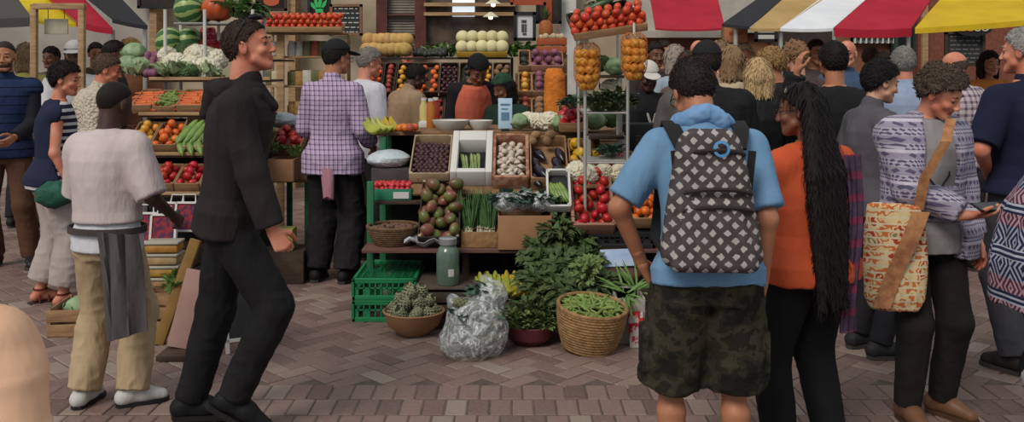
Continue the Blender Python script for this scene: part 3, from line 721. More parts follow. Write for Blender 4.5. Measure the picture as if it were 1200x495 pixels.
canopy([(34, 22, 9.6), (92, 28, 9.6), (30, -25, 11), (-25, -25, 11)], canvas('#c8b01e', '#bba418'), 'yellow canopy at the left of the market', val=.03)
canopy([(90, 24, 9.4), (132, 33, 9.4), (76, -25, 10.8), (30, -25, 10.8)], canvas('#a81f33', '#9a1a2c'), 'red canopy on the left between yellow and black ones', val=.06, legs=((.98, .02),))
canopy([(132, 22, 9.2), (173, 30, 9.2), (120, -25, 10.6), (74, -25, 10.6)], canvas('#26262a'), 'black canopy on the left beside the red one', val=.04, sag=.02, legs=((.9, .02),))
def gate():
    Y = 7.9; r = empty('timber_frame', (gx(68, Y), Y, 0), label='pale timber stall frame standing behind the left shoppers', cat='frame'); x0, x1 = gx(40, Y)-gx(68, Y), gx(96, Y)-gx(68, Y)
    for x in (x0, x1): MB().box((x-.025, -.025, 0), (x+.025, .025, gz(5, Y)), bev=.004).build('post', WOODL, r)
    MB().box((x0, -.03, gz(11, Y)), (x1+.03, .03, gz(4, Y)), bev=.004).build('beam', WOODL, r)
    q = empty('hanging_sign', (gx(66, 8), 8.0, gz(40, 8)), label='pale paper sign hanging in the timber stall frame', cat='sign')
    MB().box((-.1, -.01, 0), (.1, .01, .13), bev=.003).build('sheet', M('paper_pale', '#c2baa4', '#b0a68e', scale=12), q); MB().tube([(-.07, 0, .13), (-.07, 0, .26)], .003, 5).build('cord', BLACK, q); MB().tube([(.07, 0, .13), (.07, 0, .26)], .003, 5).build('cord', BLACK, q)
gate()
def lamp(px, py, Y, lab):
    r = empty('pendant_lamp', (gx(px, Y), Y, gz(py, Y)), label=lab, cat='lamp')
    MB().lathe([(.0, .06), (.02, .06), (.1, .0), (.095, .0), (.015, .05)], 20).build('shade', M('lamp_cream', '#c9c2a8', bump=0), r)
    MB().lathe([(0, -.03), (.02, -.025), (.028, 0), (.02, .025), (0, .03)], 12).build('bulb', M('bulb', '#fff2d0', Emission_Color=lin('#ffe8b0'), Emission_Strength=2.5, bump=0), r)
    MB().tube([(0, 0, .05), (0, 0, 1.2)], .004, 5).build('cord', BLACK, r)
lamp(578, 5, 10.8, 'small cream pendant lamp beside the bright window'); lamp(575, 20, 11.4, 'tiny pendant lamp hanging lower beside the bright window') 
# ------------------------------------------------------------------ patterned cloths
def pat(name, fn, rough=.9, bump=.5):
    if name in _M: return _M[name]
    t = NT(name); v = t.coord(); x, y, z = t.sep(v); c = fn(t, v, x, y, z)
    if bump: t.bump(t.noise(v, 13), bump, .025)
    _M[name] = t.done(c, rough, 0, .15); return _M[name]
def tri(t, a, per, off=0): # 0..1..0 triangle wave
    return t.math('ABSOLUTE', t.math('SUBTRACT', t.math('FRACT', t.math('MULTIPLY_ADD', a, 1/per, off)), .5))
def lt(t, a, b): return t.math('LESS_THAN', a, b)
def f_plaid(t, v, x, y, z):
    xy = t.math('ADD', x, t.math('MULTIPLY', y, .6)); a = lt(t, tri(t, xy, .036), .13); b = lt(t, tri(t, z, .036), .13)
    a2 = lt(t, tri(t, xy, .036, .3), .1); c = t.mix(t.math('MULTIPLY', a2, .5), lin('#a994b0'), lin('#c3b6c6'))
    c = t.mix(t.math('MULTIPLY', t.math('ADD', a, b), .5), c, lin('#4a3352'))
    return c
def f_stripes(t, v, x, y, z): return t.mix(lt(t, tri(t, z, .046), .22), lin('#1f2536'), lin('#b8b6b6'))
def f_quilt(t, v, x, y, z):
    return t.mix(lt(t, tri(t, z, .07), .07), lin('#23304f'), lin('#10172a'))
def f_jacket(t, v, x, y, z):
    xy = t.math('ADD', x, t.math('MULTIPLY', y, .8)); band = t.math('FLOOR', t.math('MULTIPLY', z, 1/.034))
    odd = lt(t, t.math('FRACT', t.math('MULTIPLY', band, .5)), .25)
    d1 = lt(t, t.math('ADD', tri(t, xy, .034), tri(t, z, .034)), .36); d2 = lt(t, t.math('ADD', tri(t, xy, .014), tri(t, z, .017)), .45)
    m = t.mix(odd, d1, d2); base = t.mix(odd, lin('#8d8798'), lin('#a39dab')); c = t.mix(m, base, lin('#54506a'))
    return t.mix(lt(t, tri(t, z, .136, .5), .05), c, lin('#b8b2c0'))
def f_bag(t, v, x, y, z):
    n = t.noise(v, 14, 2); vo = t.voro(v, 26)
    c = t.ramp(n, [(.3, '#c9b489'), (.42, '#b9673c'), (.47, '#c9b68e'), (.53, '#a33a30'), (.58, '#c4ad80'), (.66, '#6d7a52'), (.72, '#c8b48a')], 'CONSTANT')
    c = t.mix(lt(t, vo, .2), c, lin('#c77840')); return t.mix(lt(t, tri(t, z, .03), .12), c, lin('#c6ba9c'))
def f_pack(t, v, x, y, z):
    a = t.math('ADD', x, z); b = t.math('SUBTRACT', x, z); m = t.math('MAXIMUM', tri(t, a, .05), tri(t, b, .05))
    n = t.noise(v, 70, 2); m = t.math('MULTIPLY_ADD', n, .34, m); c = t.mix(t.noise(v, 22, 2), lin('#2b2526'), lin('#5a5252')); return t.mix(lt(t, m, .42), c, lin('#a09b97'))
def f_poncho(t, v, x, y, z):
    xy = t.math('ADD', x, t.math('MULTIPLY', y, 1.0)); d = t.math('ADD', tri(t, xy, .17), tri(t, z, .17)); r = tri(t, d, .19)
    band = t.math('FRACT', t.math('MULTIPLY', z, 1/.33)); c = t.mix(lt(t, r, .22), lin('#222a44'), lin('#9a9cae'))
    c2 = t.mix(lt(t, r, .25), lin('#4d2c3c'), lin('#a98a94')); c = t.mix(lt(t, band, .42), c, c2)
    st = t.mix(lt(t, tri(t, z, .02), .22), lin('#222a44'), lin('#a5a8b6')); return t.mix(lt(t, tri(t, z, .165, .1), .12), c, st)
def f_ikat(t, v, x, y, z):
    n = t.noise(t.coord(scale=(1, 1, .35)), 26, 2); return t.ramp(n, [(.46, '#1d1f26'), (.52, '#b3b3b4')], 'CONSTANT')
def f_camo(t, v, x, y, z): return t.ramp(t.noise(v, 9, 3), [(.38, '#1e1d19'), (.46, '#2b2920'), (.53, '#3a362a'), (.62, '#26231e')], 'CONSTANT')
def f_shawl(t, v, x, y, z): return t.mix(t.math('GREATER_THAN', tri(t, z, .09), .33), t.mix(t.noise(v, 30), lin('#3c3040'), lin('#4d3e50')), lin('#6d2f45'))
def f_bgplaid(t, v, x, y, z): return t.mix(t.math('MULTIPLY', t.math('ADD', lt(t, tri(t, x, .05), .2), lt(t, tri(t, z, .05), .2)), .5), lin('#b5a8ac'), lin('#58485a'))
def f_fleece(t, v, x, y, z): t.bump(t.voro(v, 45), .9, .02); return t.mix(t.voro(v, 45), lin('#c9bfae'), lin('#a89c8a'))
PLAID = pat('plaid_purple', f_plaid); STRIPE = pat('stripe_navy', f_stripes); QUILT = pat('quilt_navy', f_quilt); JACK = pat('jacket_pattern', f_jacket)
FLORAL = pat('floral_cotton', f_bag, bump=0); PACK = pat('backpack_print', f_pack, bump=.3); PONCHO = pat('poncho_weave', f_poncho); IKAT = pat('black_white_print', f_ikat); CAMO = pat('camouflage', f_camo); FLEECE = pat('cream_fleece', f_fleece, bump=0)
def g(name, mat, **k): return dict(name=name, mat=mat if not isinstance(mat, str) else cloth(mat), **k)
DN = dict
# 1 young man in white T-shirt with apron
P = person('young man in a white T-shirt and beige trousers with grey apron, seen from behind', 126, 4.43, 1.53, 12, 'dark', .006, bulk=.92, sw=.84, head=(20, 12, 0), rw=(.27, .2, 1.0), lw=(-.2, .27, 1.0), re=(.5, -1, -.3), le=(-.5, -1, -.2),
    ra=(.13, .03, .09), la=(-.125, -.03, .09), rfoot=(.75, .65, 0), lfoot=(-.1, 1, 0), hair=('buzz', '#1c1614'), top=[g('vest', '#c4c6cc', g=.027, hem=-.085, sl=(0, 0), amp=.004), g('shirt', cloth('#c2b4b2', '#b9aaa8'), g=.044, hem=.07, sl=(.98, .98), g2=.032, amp=.014, fs=(7, 7, 3), top_=.545)],
    bottom=('trousers', cloth('#b09a7c', '#a08a6c'), dict(g=.018, knee=.012, hem=.028, amp=.014, fs=(12, 12, 9), waist=.02)), shoes=('shoe', '#b9b7b2', '#1c1c1e'), face=False)
s = P['s']; b = MB()       # the apron hangs askew from a waistband
b.sheet(lambda u, v: (s*((.055+.16*u+.07*v)+.012*math.sin(u*14)), s*(-.165-.03*math.sin(u*3)*v+.012*math.sin(u*19+v*4)+(.10*u*u)), s*(.965-.56*v*(1-.1*u)-.02*u)), 16, 18, .006)
b.build('apron', cloth('#55504f', '#4a4647'), P['root'])
b = MB(); b.sheet(lambda u, v: (s*.206*math.sin(u*2*PI), s*(-.0-.155*math.cos(u*2*PI)), s*(.975-.035*v)), 32, 2, .008); b.build('waistband', cloth('#46403f'), P['root'])
# 2 walking man in charcoal hoodie
def hood(vv, P=None): pass
P = person('tall man in charcoal hooded top and black jeans walking right', 268, 4.15, 1.80, 84, 'rosy', .006, lean=8, head=(6, -10, 0), rw=(.21, .25, .765), re=(.3, -1, .1), lw=(-.2, -.02, .84), curl=(1.25, .8), rh=((0, .5, -.85), (-1, -.1, .0)),
    ra=(.1, .04, .17), rk=(0, 1, 0), la=(-.1, -.18, .10), lk=(0, 1, 0), pel=(0, 0, .015), rfoot=(0, .85, -.5), lfoot=(0, 1, 0), hair=('crop', '#33251e', '#4a362a'),
    top=g('hooded_top', cloth('#2c2828', '#262222'), g=.02, hem=-.10, sl=(1.93, 1.93), g2=.02, amp=.012, coll=.02, top_=.55), bottom=('trousers', cloth('#1b1a1c', '#222124'), dict(g=.012, knee=.008, hem=.014, amp=.008)), shoes=('shoe', '#1a1a1c', '#151515'))
s = P['s']; T = P['T']; hd = Vol(np.array(P['nb'])*s-.3, np.array(P['nb'])*s+.25, .006); tp = lambda v: tuple((T @ Vector(v))*s)
hd.cap(tp((-.06, -.08, .505)), tp((.06, -.08, .505)), .046, .046, .03).cap(tp((0, -.12, .49)), tp((0, -.145, .40)), .06, .035, .03)
for sx in (-1, 1): hd.cap(tp((sx*.065, -.075, .51)), tp((sx*.07, .05, .50)), .038, .03, .03).cap(tp((sx*.075, .06, .5)), tp((sx*.03, .12, .46)), .03, .022, .02)
volobj('hood', hd, cloth('#2c2828', '#262222'), P['root'], fn=lambda p: fold(p, 14, 14, 14)*.008)
hb = MB(); hp = P['hp']
for sx in (-1, 1): hb.tube([hp((sx*(.02+.02*i/3), .045+.02*math.sin(i), .128-.002*i)) for i in range(5)], [.007, .012, .013, .012, .006], 8); hb.tube([hp((sx*.06, .02, .11)), hp((sx*.088, -.03, .04))], .0035, 6)
hb.tube([hp((-.02, .05, .13)), hp((.02, .05, .13))], .004, 6); hb.build('sunglasses', M('black_plastic', '#18181a', rough=.3), P['root'])
# 3 man at the left edge
person('bearded man in navy quilted vest at the left edge facing the camera', 6, 7.5, 1.8, 168, 'tan', .009, head=(-8, 2, 0), rw=(.12, .27, 1.02), lw=(-.14, .27, 1.02), ra=(.09, -.05, .09), la=(-.2, .02, .09), lfoot=(-.2, 1, 0), hair=('buzz', '#2e2420'), beard='#3d322b',
    top=[g('sweater', '#22222a', g=.02, hem=-.05, sl=(1.95, 1.95)), g('vest', QUILT, g=.038, hem=-.08, sl=(.12, .12), coll=.02)], bottom=('trousers', cloth('#5c4034', '#513729'), dict(g=.016, hem=.02)), shoes=('boot', '#201b1a'))
# 4 woman with striped top
P = person('dark-haired woman in striped top and navy waistcoat with white cropped trousers', 62, 6.3, 1.63, 62, 'rosy', .007, True, lean=4, head=(25, 8, 0), rw=(.25, .1, .88), re=(.2, -1, 0), lw=(-.12, .3, 1.0), ra=(.12, .06, .09), la=(-.12, -.08, .09), rfoot=(.1, 1, 0), lfoot=(-.2, 1, 0),
    hair=('tousled', '#1c1413', '#2a1c1a'), top=[g('top', STRIPE, g=.02, hem=-.1, sl=(0, 0), flare=.2), g('waistcoat', '#22273c', g=.03, hem=-.06, sl=(0, 0), flare=.25, open_=lambda vv: vv.ell((.12, .2, 1.0), [.22, .2, .6], None, .02, 'sub'))],
    bottom=('cropped', cloth('#a89c96', '#9c908b'), dict(g=.025, knee=.03, hem=.045, end=1.82, amp=.012)), shoes=('sandal', '#6a2f2c', '#3a2622'), bulk=1.05)
# 5 man in plaid shirt
P = person('man in purple checked shirt and dark cap, standing with his back to us', 390, 7.0, 1.79, 14, 'tan', .007, bulk=.94, sw=.92, head=(30, 6, 0), rw=(.22, .2, .98), re=(.3, -1, -.1), lw=(-.16, .24, 1.0), le=(-.5, -1, 0), hair=('short', '#1f1a18'),
    top=g('shirt', PLAID, g=.024, hem=-.14, sl=(1.75, 1.75), g2=.024, flare=.25, amp=.012, coll=.02), bottom=('trousers', cloth('#1e1c1f', '#252327'), dict(g=.024, knee=.02, hem=.03, amp=.012)), shoes=('shoe', '#1c1c1e'), glasses=True)
cap_hat(P, cloth('#232224'), True, .014)
s = P['s']; b = MB(); b.sheet(lambda u, v: (s*(.0+.05*math.sin(u*2*PI)*(1-.3*v)+.015*v), s*(-.15-.028*math.cos(u*2*PI)-.01*v), s*(.84-.20*v-.03*math.sin(u*PI)*v)), 16, 10, .004)
tag(b.build('pink_cloth', cloth('#b0808c', '#a0707e'), None, (gx(394, 7.0), 7.0, 0), (0, 0, -R(14))), "pink cloth hanging from the checked-shirt man's back pocket", 'cloth')
# 6 grey-haired man in white shirt
person('grey-haired man in a white shirt behind the man in checked shirt', 427, 7.9, 1.76, 48, 'rosy', .009, head=(15, 10, 0), rw=(.25, .12, .9), hair=('short', '#77706a', '#8a837c'), top=g('shirt', '#bcbcc4', g=.03, hem=-.1, sl=(.95, .95), g2=.02, amp=.01), bottom=('trousers', cloth('#3a3436')), shoes=('shoe', '#28211e'))
# 7 beige jacket man
P = person('man in beige hooded jacket standing in front of the back fruit display', 470, 8.7, 1.64, 50, 'dark', .009, lean=10, head=(20, 22, 0), rw=(.2, .3, 1.05), lw=(-.15, .32, 1.05), hair=('short', '#171312'), top=g('jacket', cloth('#9a8268', '#8a725a'), g=.04, hem=-.02, sl=(1.95, 1.95), coll=.04, g2=.02, amp=.014), bottom=('trousers', cloth('#1c1b1d')), shoes=('shoe', '#1c1c1e'))
# 8 vendor in coral apron
P = person('stallholder in coral apron and black cap serving behind the stall', 555, 8.3, 1.78, 175, 'brown', .008, True, lean=15, head=(-15, 36, 0), neck=-.035, bulk=1.05, rw=(.13, .34, 1.06), lw=(-.06, .36, 1.02), curl=(.8, .8), hair=('short', '#151212'), top=g('shirt', cloth('#1f1c1f'), g=.02, hem=-.08, sl=(1.95, 1.95)), bottom=('trousers', cloth('#1c1b1d')), shoes=('shoe', '#1c1c1e'))
cap_hat(P, cloth('#1b1a1c'), False, .018)
s = P['s']; T = P['T']
ap = Vol((-.3, -.3, .3), (.3, .5, 1.6), .009); Tz = P['Ts']
zz_ = [-.5, -.1, .1, .32, .45, .52]
ap.loft(Tz, [z*s for z in zz_], [a*s for a in (.21, .215, .20, .185, .15, .10)], [b*s for b in (.165, .165, .16, .168, .168, .16)], [.01]*6, k=0)
ap.put(lambda X, Y_, Z: Y_-.03+0*X+0*Z, (-1, -1, 0), (1, 1, 2), 0, 'sub'); volobj('apron', ap, cloth('#c0644e', '#b45a46'), P['root'], amp=.006)
for sx in (-1, 1): MB().tube([tuple((T @ Vector((sx*x, y, z)))*s) for x, y, z in ((.075, .14, .40), (.085, .12, .46), (.085, .05, .51), (.08, -.06, .51), (.06, -.13, .42))], .014, 6).build('apron_strap', cloth('#b5604c', '#a85543'), P['root'])
# 9 vendor in dark green
P = person('stallholder in dark green hat and top with head turned left', 595, 7.95, 1.53, 205, 'brown', .009, True, head=(25, 18, 0), rw=(.15, .3, 1.0), lw=(-.15, .3, 1.0), hair=('bob', '#181413'), top=g('sweater', cloth('#22352c', '#1c2c25'), g=.03, hem=-.08, sl=(1.95, 1.95), coll=.03), bottom=('trousers', cloth('#1c1b1d')), shoes=('shoe', '#1c1c1e'))
cap_hat(P, cloth('#2c4638', '#25402f'), False, .024)
# 10 man in black jacket with white straps
P = person('man in black jacket and white cap with pale lanyard straps', 757, 7.6, 1.64, 172, 'dark', .008, bulk=1.1, head=(0, 18, 0), rw=(.12, .33, 1.02), lw=(-.12, .33, 1.04), hair=('buzz', '#141211'), top=g('jacket', cloth('#1a1a1d', '#222226'), g=.04, hem=-.1, sl=(1.95, 1.95), coll=.03), bottom=('trousers', cloth('#1c1b1d')), shoes=('shoe', '#1c1c1e'))
cap_hat(P, cloth('#bdb9b2'), True, .016); s = P['s']; T = P['T']
for sx in (-1, 1): MB().tube([tuple((T @ Vector((sx*x, y, z)))*s) for x, y, z in ((.075, .03, .54), (.06, .13, .47), (.03, .17, .36), (.004, .175, .27))], .011, 6).build('lanyard_strap', cloth('#a8a29c'), P['root'])
# 11 man in blue T-shirt
P = person('man in sky blue T-shirt and camouflage shorts, back to us with hand on hip', 828, 3.35, 1.66, 2, 'tan', .006, bulk=.95, sw=.93, lean=9, head=(-14, 26, -4), lw=(-.235, .1, .93), le=(-1, -.5, .1), rw=(.215, .03, .88), re=(.3, -1, .2), curl=(.6, .8), lh=((.35, .4, -.8), (.9, 0, .3)), neck=-.01,
    ra=(.12, -.02, .09), la=(-.13, .0, .09), hair=('short', '#241c19', '#33282a'), top=g('t_shirt', cloth('#6c8fae', '#6387a8'), g=.022, hem=-.06, sl=(.86, .86), g2=.022, amp=.011, flare=.1, top_=.545), bottom=('shorts', CAMO, dict(g=.03, knee=.045, amp=.014, end=1.0)), shoes=('shoe', '#3a3633'), glasses=True)
BLUE = P; s = P['s']; T = P['T']; tp = lambda *v: tuple((T @ Vector(v))*s)
sc = Vol(np.array(P['nb'])*s-.2, np.array(P['nb'])*s+.2, .006)
for i in range(16):
    a0, a1 = 2*PI*i/16, 2*PI*(i+1)/16; q = lambda a: tp(.083*math.cos(a), .078*math.sin(a)+.01, .545+.022*math.cos(a-PI/2)*-1+.012*math.sin(3*a)); sc.cap(q(a0), q(a1), .034, .034, .01)
volobj('neck_scarf', sc, cloth('#5f86b0', '#7a9cc2'), P['root'], fn=lambda p: fold(p, 26, 26, 26)*.008)
for sx in (-1, 1): # cargo pockets
    kk = P['kr'] if sx > 0 else P['kl']; hh_ = P['hr'] if sx > 0 else P['hl']; c = hh_.lerp(kk, .68)*s
    MB().box((c.x+sx*.105-.02, c.y-.07, c.z-.08), (c.x+sx*.105+.02, c.y+.06, c.z+.08), bev=.015).build('cargo_pocket', CAMO, P['root'])
# backpack: a thing of its own, worn on his back
def backpack():
    r = empty('backpack', (gx(828, 3.35), 3.35, 0), (0, 0, -R(2)), 'grey backpack with white spotted print worn by the man in blue T-shirt', 'backpack')
    v = Vol((-.25, -.45, .8), (.25, .1, 1.6), .006)
    def bx_(c, hx, hy, hz, rr): 
        Ti = np.array(T.inverted())
        def fn(X, Y_, Z):
            X_, Y2, Z_ = X/s, Y_/s, Z/s
            x = X_*Ti[0,0]+Y2*Ti[0,1]+Z_*Ti[0,2]+Ti[0,3]-c[0]; y = X_*Ti[1,0]+Y2*Ti[1,1]+Z_*Ti[1,2]+Ti[1,3]-c[1]; z = X_*Ti[2,0]+Y2*Ti[2,1]+Z_*Ti[2,2]+Ti[2,3]-c[2]
            tw = 1-.25*np.clip(z/hz, -1, 1)-.12*np.clip(z/hz, 0, 1)**3
            qx, qy, qz = np.abs(x)/tw-(hx-rr), np.abs(y)-(hy-rr), np.abs(z)-(hz-rr)
            return np.sqrt(np.maximum(qx, 0)**2+np.maximum(qy, 0)**2+np.maximum(qz, 0)**2)+np.minimum(np.maximum(np.maximum(qx, qy), qz), 0)-rr
        return fn
    v.put(bx_((-.015, -.2, .255), .15, .075, .25, .06), (-.25, -.45, .8), (.25, .1, 1.6), 0)
    volobj('bag_body', v, PACK, r, fn=lambda p: fold(p, 9, 9, 9)*.005)
    v = Vol((-.25, -.5, .8), (.25, .1, 1.4), .006); v.put(bx_((-.015, -.258, .125), .128, .04, .13, .035), (-.25, -.5, .7), (.25, .1, 1.6), 0)
    volobj('front_pocket', v, PACK, r, fn=lambda p: fold(p, 9, 9, 9)*.004)
    b = MB()
    for z, w_, y_ in ((.262, .125, -.304), (.20, .13, -.306), (.40, .11, -.288)):
        b.tube([tp(w_*math.sin(a)*1.0, y_+.045*(1-math.cos(a))*1.2, z+.02*math.cos(a*1.0)) for a in [(-1.2+2.4*i/12) for i in range(13)]], .008, 6)
    b.build('zip', M('zip_brown', '#2a2322'), r)
    b = MB(); b.tube([tp(.04*math.cos(a), -.26, .43+.03*math.sin(a)) for a in [PI*i/8 for i in range(9)]], .008, 6); b.build('loop_handle', M('strap_black', '#1b1a1c'), r)
    n = 20; b = MB(); cc = Vector((.015, -.288, .425)); b.add([tp(cc.x+.03*math.cos(2*PI*k/n), cc.y-.004, cc.z+.03*math.sin(2*PI*k/n)) for k in range(n)]+[tp(cc.x+.02*math.cos(2*PI*k/n), cc.y-.006, cc.z+.02*math.sin(2*PI*k/n)) for k in range(n)], [(k, (k+1) % n, n+(k+1) % n, n+k) for k in range(n)]); b.build('round_badge', M('badge_blue', '#4a86b8', bump=0), r)
    for sx in (-1, 1):
        b = MB(); path = [(.10, -.16, .43), (.125, -.10, .505), (.13, .0, .545), (.13, .09, .50), (.135, .155, .38), (.15, .15, .22), (.175, .05, .12), (.15, -.12, .06)]
        pts = [Vector(tp(sx*x, y, z)) for x, y, z in path]; dense = []
        for i in range(len(pts)-1): dense += [pts[i].lerp(pts[i+1], t/4) for t in range(4)]
        dense.append(pts[-1]); ax = (T.to_3x3() @ Vector((1, 0, 0)))
        b.sheet(lambda u, v_: dense[min(int(u*(len(dense)-1)+.5), len(dense)-1)]+ax*(.028*(v_*2-1)), len(dense)-1, 2, .01)
        b.build('shoulder_strap', M('strap_black', '#1b1a1c'), r)
        b = MB(); b.box((-.012, -.006, -.12), (.012, .006, .12), Matrix.Translation(tp(sx*.128, -.19, .3)) @ Matrix.Rotation(sx*.1, 4, 'Y')); b.build('side_strap', M('strap_black', '#1b1a1c'), r)
backpack()
# 12 woman in orange
P = person('woman in orange T-shirt with very long black hair and black trousers', 948, 3.8, 1.53, -28, 'brown', .006, True, bulk=1.12, head=(-38, 8, 0), lw=(-.1, .28, .88), le=(-1, -.6, -.1), rw=(.22, .15, .86), hair=('long', '#181213', '#221a1a', .70), glasses=True,
    ra=(.12, -.02, .09), la=(-.14, .04, .09), top=[g('undershirt', '#17171a', g=.018, hem=.1, sl=(1.15, 1.15), g2=.012), g('t_shirt', cloth('#c05634', '#b34d2e'), g=.032, hem=-.08, sl=(.72, .72), g2=.03, flare=.2, amp=.01)], bottom=('trousers', cloth('#161618', '#1c1c1f'), dict(g=.018, knee=.012, hem=.02)), shoes=('shoe', '#1a1a1c'))
s = P['s']; b = MB(); b.tube([P['hp']((x, .04+.0*x, .112-abs(x)*.25)) for x in (-.07, -.04, 0, .04, .07)], .006, 6); b.build('hair_band', M('hairband', '#8a8474'), P['root'])
b = MB(); T = P['T']; ph = lambda u, v: (T @ Vector((.045+.10*u+.02*math.sin(v*5), -.155-.012*math.sin(u*16+v*3)-.03*v*(1-v)-.03*(u-.5)**2, .5-.80*v)))*s
b.sheet(ph, 16, 26, .006); b.build('shawl', pat('shawl_weave', f_shawl), P['root'])
# 13 woman in patterned jacket
P = person('woman with short curly hair in grey patterned jacket looking down', 1081, 4.3, 1.63, 172, 'rosy', .006, True, bulk=1.06, sw=.88, lean=2, head=(-38, 30, 8), rw=(-.03, .30, 1.03), re=(.9, -.5, -.5), rh=((-.9, .35, .1), (0, -.1, 1)), curl=(.35, .4), lw=(-.24, .06, .88), le=(-.3, -1, 0),
    ra=(.12, .07, .09), la=(-.1, .0, .09), rfoot=(.05, 1, 0), lfoot=(-.45, .9, 0), hair=('curly', '#4a3d33', '#6b5a4a'), neck=-.01,
    top=[g('top', cloth('#8e8a8a', '#7c7878'), g=.03, hem=-.10, sl=(.3, .3), flare=.15), g('jacket', JACK, g=.048, hem=-.13, sl=(1.9, 1.95), g2=.03, flare=.25, amp=.012, open_=lambda vv: (vv.loft(Matrix.Translation((0, .19, 0)), [1.07, 1.3, 1.5], [.095, .08, .06], [.14, .14, .14], None, .01, 'sub'), vv.loft(Matrix.Translation((0, .19, 0)), [.6, .92], [.11, .095], [.14, .14], None, .01, 'sub')))],
    bottom=('trousers', cloth('#1d1b1b', '#252221'), dict(g=.012, knee=.008, hem=.01, waist=.1)), shoes=('boot', '#6b4a35', '#4a3426'))
PW = P; s = P['s']
b = MB(); b.tube([(s*.06, .0, 1.36*s), (s*.075, .1*s, 1.32*s), (s*.07, .15*s, 1.2*s), (.02*s, .17*s, 1.13*s), (-.04*s, .16*s, 1.2*s), (-.07*s, .1*s, 1.32*s)], .005*s, 6); b.build('lanyard', M('black_cord', '#18181a'), P['root'])
R0 = Matrix.Translation((gx(1081, 4.3), 4.3, 0)) @ Matrix.Rotation(-R(172), 4, 'Z')
pm = R0 @ Vector((-.12*s, .34*s, 1.075*s)); r = empty('phone', pm, (R(20), 0, R(15)), 'black phone in the hand of the woman in patterned jacket', 'phone')
MB().box((-.07, -.036, -.004), (.07, .036, .004), bev=.003).build('case', BLACK, r); MB().box((-.062, -.031, .004), (.062, .031, .0048)).build('screen', M('phone_screen', '#30353c', rough=.15, bump=0), r)
def tote():
    r = empty('tote_bag', (gx(1045, 4.12), 4.1, 0), (0, 0, R(-14)), 'floral cream and orange cloth tote bag hanging from a long strap', 'bag')
    v = Vol((-.25, -.2, .3), (.25, .2, 1.2), .007); zt, zb = 1.0, .54
    v.loft(Matrix.Identity(4), [zb, zb+.05, .75, zt], [.10, .125, .135, .11], [.04, .055, .05, .025], None, 0)
    volobj('bag_body', v, FLORAL, r, fn=lambda p: fold(p, 14, 14, 5)*.012)
    p = [Vector((.1, 0, .98)), Vector((.12, -.03, 1.12)), Vector((.20, -.055, 1.28)), Vector((.235, .02, 1.37))]; dn = [p[i].lerp(p[i+1], t/4) for i in range(3) for t in range(4)]+[p[-1]]
    for off in (0,): b = MB(); b.sheet(lambda u, v_: dn[min(int(u*(len(dn)-1)+.5), len(dn)-1)]+Vector((.021*(v_*2-1), .0, 0)), len(dn)-1, 2, .008); b.build('strap', M('strap_tan', '#8a5a3c', '#a87850', scale=30), r)
    b = MB(); b.sheet(lambda u, v_: (.10-.16*u+.035*(v_*2-1), -.075-.012*math.sin(u*7), .98-.42*u), 14, 3, .008); b.build('trim', M('strap_tan', '#8a5a3c'), r)
tote()
# 14 man in navy shirt, right edge
person('grey-haired man in navy polo shirt and grey jeans at the right edge', 1205, 4.95, 1.8, -20, 'rosy', .007, bulk=1.15, head=(-25, 0, 0), lw=(-.16, .1, 1.0), le=(-1, -.5, 0), rw=(.27, .1, .95), hair=('short', '#8a8782', '#a09d98'), top=g('polo_shirt', cloth('#20233a', '#1c1f33'), g=.035, hem=-.02, sl=(.9, .9), g2=.03, coll=.02), bottom=('trousers', cloth('#3b3a40', '#444349'), dict(g=.02)), shoes=('shoe', '#2a2624'))
# 15 black top man
P = person('dark-haired man in black top with one hand raised beside his head', 978, 5.8, 1.75, 0, 'tan', .007, bulk=1.1, head=(0, 0, 0), lw=(-.17, .2, 1.56), le=(-.2, .6, -1), lh=((.15, .0, 1), (1, .2, 0)), rw=(.27, .2, 1.0), hair=('short', '#1a1615'), top=g('shirt', cloth('#191a1b', '#202122'), g=.03, hem=-.1, sl=(1.95, 1.95)), bottom=('trousers', cloth('#1d1d20')), shoes=('shoe', '#1c1c20', '#9a9896'))
# 16 blonde
person('blonde woman with shoulder-length bob in black top, back to us', 889, 6.3, 1.64, -5, 'pale', .008, True, bulk=1.1, hair=('bob', '#a88a62', '#bda278'), head=(10, 0, 0), top=g('top', '#1a1a1c', g=.03, hem=-.1, sl=(1.95, 1.95)), bottom=('trousers', cloth('#1d1d20')), face=False)
# 17 capped hoodie man
P = person('man in black cap and grey black hooded jacket behind the backpack', 829, 5.7, 1.74, 6, 'rosy', .007, bulk=1.12, head=(-4, 4, 0), lw=(-.2, .3, 1.05), rw=(.2, .3, 1.05), hair=('short', '#2a211e'), top=g('jacket', pat('two_tone', lambda t, v, x, y, z: t.mix(t.math('GREATER_THAN', t.math('ADD', x, t.math('MULTIPLY', z, .25)), .3), lin('#55514f'), lin('#1f1f21'))), g=.045, hem=-.12, sl=(1.95, 1.95), coll=.05, amp=.014), bottom=('trousers', cloth('#2a282a')), face=False)
cap_hat(P, cloth('#232325'), False, .016)
# 18 short dark hair woman
person('woman with cropped black hair and grey jacket in profile', 1022, 5.25, 1.63, 78, 'pale', .007, True, head=(8, 14, 0), rw=(.2, .2, .95), hair=('tousled', '#171416', '#201c1e'), top=g('jacket', cloth('#59565c', '#4c494f'), g=.03, hem=-.1, sl=(1.95, 1.95), coll=.02), bottom=('trousers', cloth('#232226')), shoes=('shoe', '#2a2a2c'))
# 19 light blue shirt
person('grey-haired man in pale blue shirt standing behind, back to us', 1060, 6.9, 1.74, -8, 'rosy', .009, bulk=1.15, head=(10, 0, 0), hair=('short', '#6a6762', '#7d7a75'), top=g('shirt', cloth('#8f9cb4', '#8492aa'), g=.035, hem=-.1, sl=(1.9, 1.9), coll=.02), bottom=('trousers', cloth('#2e2f36')), face=False)
